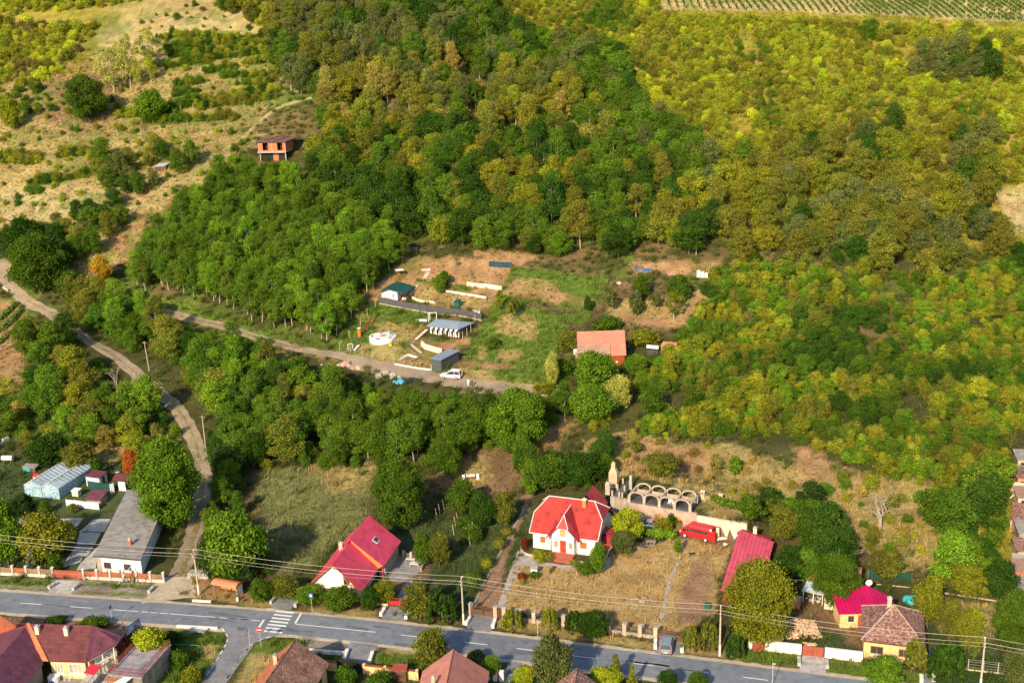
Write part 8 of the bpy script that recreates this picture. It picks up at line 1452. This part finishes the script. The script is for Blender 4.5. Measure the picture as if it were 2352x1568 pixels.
f = Fr((2322,1388), (2420,1400), 0, float(h(*at(2330,1385).xy))); rt_ = f.root('wooden_fence_house', 'grey plank fence and concrete footing at the right edge below the sheds', 'fence'); MB().box(0,6,0,.3,0,.8).build('footing', M['concrete'], rt_); MB().box(-.1,.1,.4,5,0,2.6).build('plank_screen', M['greywood'], rt_); MB().box(0.2,5,2,4,0,1.4).build('store', M['slab'], rt_)
r0 = empty('stepped_building', at(2345,1385), R_(-12), 'tall cluttered row of stepped ochre and brick blocks climbing the slope at the right edge', 'building'); b0_ = r0.location.copy(); Ri = Matrix.Rotation(R_(12), 3, 'Z')
for k in range(8):
    q = at(2336+rnd.uniform(-4,5), 1392-k*44); p = Ri @ (q-b0_); w_ = rnd.uniform(4, 7); hh = rnd.uniform(1.9, 2.7); m_ = ['plaster','brick','palebrick','stonewall','wood','plaster','brick','palebrick'][k]
    bl_ = MB().box(p.x, p.x+w_, p.y+.6, p.y+4.3, p.z-3, p.z+hh).build('block', M[m_], r0); MB().slab([(p.x-.3,p.y+.2,p.z+hh+.12),(p.x+w_,p.y+.2,p.z+hh+.12),(p.x+w_,p.y+4.4,p.z+hh+.4),(p.x-.3,p.y+4.4,p.z+hh+.4)],.1).build('roof', M[['slab','boards_weathered','tile_brown','slab'][k % 4]], bl_); MB().box(p.x+.5,p.x+1.3,p.y+.55,p.y+.6,p.z+.6,p.z+1.6).build('window', M['glass'], bl_)
# ---- orchard and vine posts on the left hill
vp = [(545,925),(660,912),(757,890),(852,876),(945,860),(1265,820),(1327,812),(1420,806),(1498,805),(1930,800),(1795,790),(135,1070),(150,1072),(325,1055),(510,1040),(500,1015),(530,1045),(695,1005),(722,1030),(868,1000),(1040,975),(1055,980),(1380,935),(1415,975),(450,930),(1828,890),(310,1030),(860,985)]
for x, y in vp: tag(MB().tube([(0,0,-.3),(rnd.uniform(-.15,.15),0,1.9)],.075,5).build('vine_post', M['archstone'], None, None, at(x*.3125, y*.3125), 0), 'pale leaning vineyard post on the dry left hillside', 'post', 'vineyard posts on the left hillside')
# ---- vine arbour and posts beside the drive
for x, y in ((1975,300),(1990,230),(2115,390),(2090,330),(2115,300),(2145,275),(2175,230),(2200,190),(2010,200),(1830,160),(1855,120),(1890,80)):
    tag(MB().tube([(0,0,-.2),(-.25,0,2.0)],.06,5).build('arbour_post', M['archstone'], None, None, at(*s3(x,y))), 'pale slanting post of the vine arbour left of the brown drive', 'post', 'posts of the vine arbour')
g = MB(); pv = [at(*s3(x,y)) for x,y in ((1990,250),(2060,190),(2140,190),(2180,240))]
# ---- vineyard at the top right: rows of vines running up the slope
vm = leafmat('vine_foliage', (.10,.19,.03)); n_r = 0
tops = []
for i in range(62):
    xb = 1540+i*17.2; yb = 20+ (xb-1540)*.031 + (0 if xb < 1900 else (xb-1900)*.012)
    A = at(xb, yb); slope = -.06-.55*min(1, max(0, (xb-1540)/800)); 
    d = Vector((0.0, 1, 0)); ang = math.radians(2+ 20*min(1.3, max(0, (xb-1540)/800))); d = Vector((-math.sin(ang), math.cos(ang), 0))
    if not (A.y < 600): continue
    L_ = 34; bl = []; 
    g = random.Random(i)
    for k in range(int(L_/1.0)):
        if g.random() < .06: continue
        p = A+d*k*1.0; z = float(h(p.x,p.y))-A.z; bl.append((p.x-A.x, p.y-A.y, z+.8, .34)); 
    V, Fc, cl = leaves(bl, 900, .34, i, flat=.8); me = newmesh('vine_row', V, Fc, (vm,)); a = me.attributes.new('clump', 'FLOAT', 'POINT'); a.data.foreach_set('value', cl.astype(np.float32)); r0 = link('vine_row', me, None, A)
    side = ['at the left end','left of the middle','right of the middle','at the right end'][min(3, i*4//62)]
    tag(r0, 'green vine row on the pale vineyard soil, '+side, 'vine row', 'vine rows '+side)
    mb = MB(); mb.tube([(0,-.2,-.2),(0,-.2,1.9)],.07,5); mb.build('end_post', M['archstone'], r0)
# rows of the small vineyard at the left edge
for i in range(4):
    a, b_ = at(-20+i*14, 742+i*9-40), at(35+i*3, 700+i*14)
    pa, pb = [(0,742),(20,722)][0], 0
for i, (p, q) in enumerate((((0,736),(38,700)),((0,762),(50,716)),((0,790),(52,742)))):
    a, b_ = at(*p), at(*q); bl = [(*( (b_-a)*k/10), .6) for k in range(11)]; bl = [(x,y,z+.5,r_) for x,y,z,r_ in bl]; V, Fc, cl = leaves(bl, 700, .3, i, flat=.8); me = newmesh('vine_row', V, Fc, (vm,)); aa = me.attributes.new('clump', 'FLOAT', 'POINT'); aa.data.foreach_set('value', cl.astype(np.float32)); tag(link('vine_row', me, None, a), 'dark vine row on the orange soil at the left edge, '+['topmost','middle','lowest'][i], 'vine row')
# ------------------------------------------------------------------ individually placed trees and bushes
def pt(sp, base, topy, wpx, tint, label, cat='tree', v=0, bright=1.0, rot=None, tilt=0):
    """base pixel, height and width of the crown in the photograph's frame"""
    p = at(*base); s = F_PX/p.length*.92; crown, trunk, H, R = PROTO[sp][v]; k = max(.1, (wpx/2)/(s*1.05)/R); Hm = (base[1]-topy)/(s*.90); kz = Hm/H/k
    kz = min(max(kz, .45), 2.2); t = tuple(c*.8 for c in TINT[tint]); o = plant(sp, v, p, k, kz, rot if rot is not None else rnd.random()*6, tuple(c*bright for c in t), label, cat); return o
HT = [
 ('walnut',(392,1212),1030,168,'lg','large round walnut tree beside the white flat roofed building','tree'),
 ('walnut',(1740,1480),1290,182,'dy','big yellow green tree between the crimson shed and the white street wall','tree'),
 ('walnut',(920,1215),1060,140,'g','broad green walnut tree behind the crimson roofed house','tree'),
 ('walnut',(1190,1040),905,150,'lg','broad bright green tree below the gravel yard','tree'),
 ('garden',(880,1060),985,90,'g','rounded green tree right of the meadow top','tree'),
 ('garden',(1365,905),815,110,'lg','round green tree in front of the red cabin','tree'),
 ('garden',(1360,975),895,110,'lg','leafy green tree below the red cabin, lower one','tree'),
 ('garden',(1420,945),870,65,'pale','whitish flowering tree right of the two trees below the cabin','tree'),
 ('garden',(1270,890),820,40,'pale','weeping pale green tree inside the empty plot near its right edge','tree'),
 ('garden',(1500,960),895,70,'g','small rounded green tree at the thicket edge right of the cabin trees','tree'),
 ('garden',(545,1335),1190,150,'lg','bushy green tree with a bare top beside the bus shelter','tree'),
 ('dead',(545,1320),1185,200,'br','leafless grey top of branches above the bus shelter tree','tree'),
 ('garden',(110,1290),1195,130,'dy','yellowish bushy tree in the left courtyard garden','tree'),
 ('garden',(20,1300),1165,100,'lg','green tree at the left edge of the courtyard garden','tree'),
 ('spruce',(78,1305),1245,44,'silver','small silver blue spruce in the left courtyard garden','tree'),
 ('bush',(128,1310),1272,42,'g','round green bush right of the silver spruce','bush'),
 ('bush',(55,1180),1140,64,'dark','dark bush in front of the greenhouse, left one','bush'),
 ('bush',(104,1180),1152,32,'g','bright green bush in front of the greenhouse, right one','bush'),
 ('bush',(168,1177),1158,30,'ol','small olive bush in front of the sheeted fence','bush'),
 ('garden',(120,1075),1010,100,'dg','loose grey green tree above the greenhouse, left one','tree'),
 ('garden',(185,1085),1025,80,'ol','loose olive tree above the greenhouse, right one','tree'),
 ('garden',(305,1100),1040,45,'rust','rust brown small tree left of the walnut tree','tree'),
 ('bush',(225,1095),1055,30,'bg','bright blue green bush behind the storage shed','bush'),
 ('bush',(342,1492),1455,84,'lime','yellow spiky shrub on the flat roofed annex','shrub'),
 ('garden',(650,1375),1325,80,'ol','olive shrub tree left of the crimson roofed house','tree'),
 ('garden',(715,1388),1345,80,'lg','green shrub tree in front of the gable of the crimson roofed house','tree'),
 ('garden',(780,1402),1352,90,'g','dense green shrub beneath the white gable by the road','shrub'),
 ('garden',(850,1400),1350,60,'dg','dark shrub beside the porch of the crimson roofed house','shrub'),
 ('garden',(885,1385),1330,60,'dy','small fruit tree behind the cream kerb wall','tree'),
 ('bush',(960,1355),1325,40,'ol','olive bush on the paved terrace','bush'),
 ('garden',(975,1300),1225,60,'g','small palm like tree behind the paved terrace','tree'),
 ('garden',(1010,1300),1225,60,'ol','loose olive tree behind the paved terrace, right one','tree'),
 ('garden',(965,1425),1335,90,'ol','large olive green shrub right of the red gate','shrub'),
 ('willow',(1015,1425),1350,80,'dg','dark weeping tree left of the second utility pole','tree'),
 ('garden',(600,1385),1330,60,'g','green shrub right of the bus shelter','shrub'),
 ('willow',(1178,1445),1395,52,'dy','yellowish weeping tree before the villa fence','tree'),
 ('willow',(1262,1445),1390,44,'dy','slim yellow green tree with a white trunk before the villa fence','tree'),
 ('willow',(1320,1452),1400,55,'dg','dark weeping tree before the villa fence, left of the pair','tree'),
 ('garden',(1368,1462),1402,90,'dg','dark bushy tree before the villa fence, right of the pair','tree'),
 ('willow',(1585,1490),1435,52,'ol','weeping tree with a white trunk right of the silver car','tree'),
 ('willow',(1628,1492),1420,44,'ol','weeping tree with a white trunk left of the fourth pole','tree'),
 ('willow',(1690,1512),1455,50,'dg','dark weeping shrub right of the utility pole','tree'),
 ('garden',(1268,1590),1450,120,'gg','large grey green tree at the bottom middle below the road','tree'),
 ('garden',(995,1535),1445,110,'ol','olive rounded tree covering the road edge above the pink roof','tree'),
 ('garden',(1130,1555),1505,60,'lg','bright green bush right of the pink tiled roof','bush'),
 ('willow',(1095,1525),1490,50,'gg','grey green shrub behind the pink tiled roof','shrub'),
 ('garden',(1205,1575),1530,60,'lime','yellow green shrub left of the large grey green tree','shrub'),
 ('spruce',(1415,1570),1495,50,'ol','pointed olive tree below the road at the bottom','tree'),
 ('garden',(1390,1590),1530,90,'lime','bright yellow green shrub beside the red roof peak','shrub'),
 ('spruce',(1452,1580),1515,32,'dy','slim yellowish pointed shrub at the bottom edge','shrub'),
 ('garden',(1535,1590),1535,60,'dg','dark green tree top at the bottom edge, left one','tree'),
 ('garden',(1600,1590),1540,60,'g','green tree top at the bottom edge, right one','tree'),
 ('bush',(800,1575),1522,70,'bg','emerald shrub behind the yellow wall, left one','shrub'),
 ('bush',(870,1590),1540,90,'bg','emerald shrub behind the yellow wall, right one','shrub'),
 ('bush',(415,1530),1490,60,'g','green shrub on the plot by the side street','shrub'),
 ('bush',(440,1570),1530,60,'dy','yellow green shrub lower on the plot by the side street','shrub'),
 ('bush',(395,1480),1450,60,'dg','dark ground shrub behind the flat annex','shrub'),
 ('bush',(130,1435),1418,60,'dg','dark hedge behind the maroon roof, left part','hedge'),
 ('bush',(215,1445),1425,80,'g','green hedge behind the maroon roof, right part','hedge'),
 ('bush',(1240,1290),1262,46,'yg','yellow green rose bush at the left front corner of the villa','bush'),
 ('bush',(1262,1285),1268,34,'tan','small flowering shrub left of the porch steps','bush'),
 ('garden',(1375,1318),1252,50,'lg','green shrub tree at the right front of the villa','tree'),
 ('bush',(1345,1315),1290,56,'g','low green planting right of the porch steps','bush'),
 ('bush',(1318,1300),1284,30,'tan','small flowering shrub right of the porch steps','bush'),
 ('bush',(1203,1262),1232,24,'redbr','pink flowering shrub at the far left corner of the villa','bush'),
 ('topiary',(1199,1332),1314,20,'redbr','dark red rounded bush near the well','bush'),
 ('bush',(1200,1340),1328,18,'yg','yellow green low bush beside the well','bush'),
 ('bush',(1228,1325),1312,34,'g','leafy plant behind the well','bush'),
 ('topiary',(1119,1305),1280,28,'dy','clipped yellow green ball bush beside the brown drive','bush'),
 ('topiary',(1148,1260),1232,30,'ol','clipped olive ball bush higher along the brown drive','bush'),
 ('topiary',(1165,1228),1210,26,'ol','small clipped ball bush nearest the villa along the drive','bush'),
 ('topiary',(1088,1340),1312,42,'g','wide clipped green bush at the lower end of the drive','bush'),
 ('garden',(1440,1245),1168,80,'lime','yellow green tree between villa and wine cellar','tree'),
 ('garden',(1430,1275),1220,60,'gg','grey green shrub at the right side of the villa','shrub'),
 ('bush',(1525,1225),1190,56,'dy','yellow green shrub behind the silver hatchback','shrub'),
 ('bush',(1545,1205),1175,30,'dg','dark shrub beside the right cellar door','shrub'),
 ('fruit',(1556,1275),1235,26,'lg','small young tree at the right end of the vine hedge','tree'),
 ('garden',(1260,1125),1050,100,'g','broad green tree behind the villa roof, left one','tree'),
 ('garden',(1340,1110),1045,110,'dg','dark green tree behind the villa roof, right one','tree'),
 ('garden',(1390,1095),1045,60,'g','leafy tree left of the oven chimney','tree'),
 ('fruit',(1220,1145),1105,40,'lg','narrow green tree beside the wooden steps behind the villa','tree'),
 ('fruit',(1460,1045),1015,36,'ol','olive fruit tree with a whitewashed stem on the dry slope, left one','tree'),
 ('garden',(1520,1095),1045,90,'ol','spreading grey olive fruit tree above the arches','tree'),
 ('fruit',(1645,1082),1050,40,'tan','tan leaved small tree on the dry slope above the cellar','tree'),
 ('fruit',(1687,1092),1050,44,'lg','bright green small tree on the dry slope above the cellar','tree'),
 ('bush',(1720,1190),1135,60,'g','green shrub at the right end of the plastered cellar wall','shrub'),
 ('bush',(1765,1170),1120,80,'dg','dark shrub above the plastered cellar wall','shrub'),
 ('garden',(1880,1265),1190,110,'g','large rounded green tree in the copse behind the long red shed','tree'),
 ('garden',(1800,1240),1165,90,'ol','olive tree above the long red shed','tree'),
 ('garden',(1815,1330),1255,90,'dg','dark green tree beside the right edge of the crimson shed','tree'),
 ('dead',(2022,1215),1122,135,'br','large bare dead tree on the yellow dry slope','tree'),
 ('dead',(1940,1300),1240,90,'br','small bare tree above the leafy garden tree','tree'),
 ('walnut',(1915,1395),1275,120,'g','leafy broad tree behind the cream outbuilding','tree'),
 ('garden',(2130,1440),1330,80,'dy','yellow green tree beside the magenta roof','tree'),
 ('garden',(2180,1440+30),1380,60,'ol','thin olive tree right of the brown roofed house','tree'),
 ('garden',(2225,1500),1400,70,'dy','yellowish loose tree in the right garden','tree'),
 ('garden',(2030,1590),1505,90,'lg','bright green tree in front of the yellow walls','tree'),
 ('willow',(2100,1545),1460,54,'ol','drooping olive tree at the right front of the brown roofed house','tree'),
 ('willow',(2175,1560),1475,90,'dg','drooping dark tree right of the narrow drive','tree'),
 ('walnut',(2325,1500),1365,100,'g','big dense green tree at the right edge','tree'),
 ('garden',(2335,1580),1490,80,'gg','dark tree at the lower right corner','tree'),
 ('garden',(2210,1300),1235,80,'lg','green tree below the dry slope at the right, upper one','tree'),
 ('garden',(2225,1370),1300,100,'dy','yellow green hedge tree at the far end of the right garden','tree'),
 ('garden',(2290,1375),1290,80,'dg','dark tree at the end of the right garden, right one','tree'),
 ('garden',(2040,1330),1265,80,'ol','olive tree on the shaded slope behind the net fence','tree'),
 ('garden',(1110,1215),1135,70,'dg','dark green tree above the vine arbour','tree'),
 ('garden',(1160,1210),1130,60,'ol','olive tree beside the upper drive','tree'),
 ('garden',(1060,1180),1105,80,'g','green tree right of the broad walnut tree','tree'),
 ('garden',(1035,1100),1010,70,'g','tree at the upper edge of the brown clearing','tree'),
 ('bush',(1070,1215),1185,60,'bg','green leafy vine arbour left of the brown drive, upper end','vine'),
 ('bush',(1085,1245),1205,60,'g','green leafy vine arbour left of the brown drive, lower end','vine'),
 ('palm',(1120,1190),1165,30,'gg','small grey green shrub beside the arbour','shrub'),
 ('walnut',(95,675),568,130,'g','large dense tree inside the bend of the dirt road at the left','tree'),
 ('garden',(238,655),602,52,'gold','small orange brown tree near the road junction','tree'),
 ('garden',(165,700),640,60,'g','blue green tree beside the concrete pole','tree'),
 ('garden',(60,590),520,90,'dg','dark tree at the upper left bend','tree'),
 ('dead',(270,900),840,60,'br','pale dead tree beside the dirt road, left one','tree'),
 ('dead',(310,895),845,50,'br','pale dead tree beside the dirt road, right one','tree'),
 ('garden',(308,950),890,60,'yg','yellow green tree in front of the pale dead trees','tree'),
 ('walnut',(200,280),200,92,'g','large dark green tree on the dry left hillside','tree'),
 ('garden',(32,300),245,46,'yg','yellow green tree at the left edge of the hillside','tree'),
 ('airy',(345,165),92,64,'pale','tall pale yellow poplar on the terraced hillside','tree'),
 ('airy',(300,205),112,50,'pale','pale poplar left of the tallest one','tree'),
 ('airy',(262,212),138,80,'pale','broad pale loose tree on the terraced hillside','tree'),
 ('airy',(318,205),155,26,'lime','slim lime young poplar, left one','tree'),
 ('airy',(348,190),142,28,'lime','slim lime young poplar, right one','tree'),
 ('garden',(352,284),228,74,'lg','large bright bush on the middle terrace of the left hill','bush'),
 ('fruit',(1477-20,770-45),680,36,'gg','grey green fruit tree on the orchard terrace, left one','fruit tree'),
 ('fruit',(1462,700+10),672,36,'gg','grey green fruit tree on the orchard terrace, upper middle one','fruit tree'),
 ('fruit',(1462,728),695,36,'gg','grey green fruit tree on the orchard terrace, lower middle one','fruit tree'),
 ('fruit',(1404,718),672,36,'gg','grey green fruit tree on the orchard terrace beside the empty plot','fruit tree'),
 ('fruit',(1505,712),678,36,'gg','grey green fruit tree on the orchard terrace, right one','fruit tree'),
 ('airy',(1548,735),680,56,'dy','loose yellow green tree at the right of the orchard terrace','tree'),
 ('garden',(1475,690),640,46,'g','shrub tree on the upper orchard terrace','tree'),
 ('garden',(1560,700),640,56,'g','green tree on the upper right of the orchard terrace','tree'),
 ('garden',(1010,675),640,34,'lg','bright green small tree beside the green roofed hut','tree'),
 ('garden',(1025-3,655),628,30,'g','green tree above the hut canopy','tree'),
 ('fruit',(1148,715),672,26,'dy','small tree on the terrace garden, left one','tree'),
 ('fruit',(1178,735),690,40,'ol','small tree at the right end of the terrace garden','tree'),
 ('garden',(1285,590),540,60,'lg','bright young tree at the wood edge above the empty plot','tree'),
 ('garden',(1230,585),545,40,'dg','dark young tree at the wood edge above the empty plot','tree'),
 ('bush',(1310,800),765,70,'ol','bush against the left wall of the red cabin','bush'),
 ('bush',(1290,860),825,60,'g','green bush below the left wall of the red cabin','bush'),
 ('garden',(1460,870),820,60,'lg','green shrub right of the red cabin','shrub'),
 ('bush',(1400,758),742,90,'g','green hedge right behind the roof of the red cabin','hedge'),
 ('bush',(1480,790),760,80,'dy','yellow green hedge right of the red cabin','hedge'),
 ('bush',(1250,905),880,60,'dy','yellow bush at the lower right corner of the gravel yard','bush'),
 ('bush',(1135,800),775,34,'g','leafy shrub in the middle of the empty plot','bush'),
 ('bush',(1350,715),675,22,'dg','dark bush near the right edge of the empty plot','bush'),
]
for r_ in HT: pt(*r_[:7], v=rnd.randrange(len(PROTO[r_[0]])))
o = bpy.data.objects
for ob in list(o):
    if ob.get('label', '').startswith('yellow spiky'): ob.location = f_annex if 'f_annex' in globals() else (atz(342, 1482, 3.0)); ob.location.z = 3.0
# vine hedge below the cellar
def hedge(name, pts, r_, hh, tint, n, lab, size=.24):
    P_ = [at(*p) for p in pts]; bl = []
    for a, b_ in zip(P_[:-1], P_[1:]):
        m = max(2, int((b_-a).length/.7)); bl += [(*(a+(b_-a)*i/m-P_[0]), r_) for i in range(m)]
    bl = [(x, y, z+hh, q) for x, y, z, q in bl]; o = link(name, crown_mesh(name, bl, n, size, len(name)), None, P_[0]); o['tint'] = list(TINT[tint])+[1.0]; return tag(o, lab, 'hedge')
hedge('vine_hedge', [(1415,1228),(1450,1225),(1500,1235),(1553,1240)], .75, 1.0, 'lg', 3600, 'green vine covered hedge between the silver hatchback and the dry lawn')
hedge('vine_hedge', [(1440,1262),(1412,1275)], .9, .8, 'gg', 1500, 'grey green hedge end beside the villa side wall')
hedge('ivy_wall', [(1640,1178),(1700,1195),(1760,1210)], .7, 2.6, 'g', 2200, 'green climber on top of the plastered cellar wall')
# ------------------------------------------------------------------ grass and weeds (nobody could count them)
def blades(seed, n, hh, sp):
    g = np.random.RandomState(seed); V = []
    for i in range(n):
        a = g.uniform(0, 6.28); x, y = g.normal(size=2)*sp; L_ = hh*g.uniform(.5, 1.2); b_ = g.normal(size=2)*hh*.35; c, s = math.cos(a)*.05, math.sin(a)*.05
        V += [(x-c,y-s,-.05),(x+c,y+s,-.05),(x+c*.3+b_[0],y+s*.3+b_[1],L_),(x-c*.3+b_[0],y-s*.3+b_[1],L_*.96)]
    return np.array(V), np.arange(4*n).reshape(n, 4)
def tuft(name, seed, n, hh, sp, tint, p):
    V, Fc = blades(seed, n, hh, sp); me = newmesh(name, V, Fc, (M['leaf'],)); a = me.attributes.new('clump', 'FLOAT', 'POINT'); a.data.foreach_set('value', np.repeat(np.random.RandomState(seed).uniform(0,1,n),4).astype(np.float32)); o = link(name, me, None, p); o['tint'] = list(tint)+[1.0]; return o
def scatter(name, lab, cat, proto, spacing, test, tintf, ks, jitter=.45, seed=5):
    gg = np.random.RandomState(seed); xs = np.arange(-220, 200, spacing); ys = np.arange(125, 420, spacing); X, Y = np.meshgrid(xs, ys); X = (X+gg.uniform(-jitter,jitter,X.shape)*spacing).ravel(); Y = (Y+gg.uniform(-jitter,jitter,Y.shape)*spacing).ravel()
    Z = h(X, Y); px, py = proj(X, Y, Z); m = (px > -60) & (px < 2420) & (py > -30) & (py < 1640); X, Y, Z, px, py = X[m], Y[m], Z[m], px[m], py[m]
    zi = zone_at(X, Y, Z); its = []
    rd = np.abs(Y-np.interp(X, RX, RY)) < 4.9
    tr = np.minimum(distline(X, Y, [(p.x,p.y) for p in T1]), distline(X, Y, [(p.x,p.y) for p in T2])) < 2.2
    bu = np.zeros(len(X), bool)
    for poly in BUILT: bu |= inpoly(px, py, poly)
    for i in np.nonzero(~(rd|tr|bu))[0]:
        cn = ZONES[zi[i]][0]
        if test(cn, gg): t = tintf(cn, gg); its.append(dict(x=X[i],y=Y[i],z=Z[i],pick=0,k=gg.uniform(*ks),kz=gg.uniform(.7,1.3),r=gg.uniform(0,6.28),tint=t))
    stuff_instances(name, its, [[proto]], lab, cat); print(name, len(its))
BUILT = [[(30,1185),(270,1185),(215,1312),(140,1312),(180,1240),(60,1215)],[(200,1120),(380,1120),(380,1330),(215,1330)],[(60,1070),(210,1070),(210,1180),(60,1180)],[(1205,1130),(1405,1130),(1405,1305),(1205,1305)],[(0,1410),(390,1410),(390,1600),(0,1600)],[(560,1440),(640,1440),(560,1600),(470,1600),(500,1500)],
  [(1375,1160),(1700,1230),(1700,1250),(1375,1200)],[(1095,1392),(1150,1405),(1130,1445),(1075,1435)],[(840,1390),(910,1395),(900,1430),(840,1425)],[(1500,1460),(1570,1465),(1560,1500),(1500,1495)],[(1160,1290),(1225,1135),(1205,1120),(1196,1180),(1095,1372),(1090,1392),(1150,1405)],
  [(640,1345),(725,1360),(720,1400),(640,1395)],[(800,1480),(880,1490),(860,1540),(790,1530)],[(850,790),(920,790),(920,870),(850,850)],[(115,1330),(190,1335),(180,1360),(115,1355)],[(1835,1480),(1910,1490),(1910,1550),(1830,1540)],[(900,1240),(1000,1240),(990,1370),(900,1380)]]
def gtint(cn, g):
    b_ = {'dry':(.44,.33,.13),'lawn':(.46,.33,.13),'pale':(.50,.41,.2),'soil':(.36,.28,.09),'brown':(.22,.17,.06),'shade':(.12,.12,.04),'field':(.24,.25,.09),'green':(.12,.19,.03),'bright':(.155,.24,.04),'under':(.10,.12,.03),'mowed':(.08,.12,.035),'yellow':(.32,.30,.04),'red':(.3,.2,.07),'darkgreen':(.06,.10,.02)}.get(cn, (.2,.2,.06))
    b_ = (.16,.20,.05) if cn in ('dry','pale','soil') and g.rand() < .22 else b_; k = g.uniform(.75, 1.3); q = g.uniform(-.12, .12); return (b_[0]*k*(1+q), b_[1]*k, b_[2]*k)
tf = tuft('grass', 1, 26, .42, .28, (.14,.18,.04), at(700,1150)); tag(tf, 'long pale meadow grass', 'grass', None, 'stuff')
scatter('grass', 'short dry and green grass covering lawns, verges and slopes', 'grass', tf, 1.0, lambda cn, g: cn in ('dry','lawn','pale','soil','brown','shade','field','green','bright','mowed','yellow','darkgreen') and g.rand() < {'soil':.35,'brown':.5,'lawn':.75,'pale':.7}.get(cn, .95), gtint, (.45,1.15))
wd = tuft('weeds', 2, 60, 1.0, .45, (.12,.2,.03), at(1200,700)); tag(wd, 'tall green weeds', 'weeds', None, 'stuff')
scatter('weeds', 'tall weeds growing on the empty plot and between the shrubs', 'weeds', wd, 1.9, lambda cn, g: g.rand() < {'bright':.8,'green':.5,'field':.25,'under':.6,'yellow':.7,'dry':.12,'soil':.08,'shade':.25,'mowed':.12,'pale':.04}.get(cn, 0), gtint, (.5,1.25), seed=9)
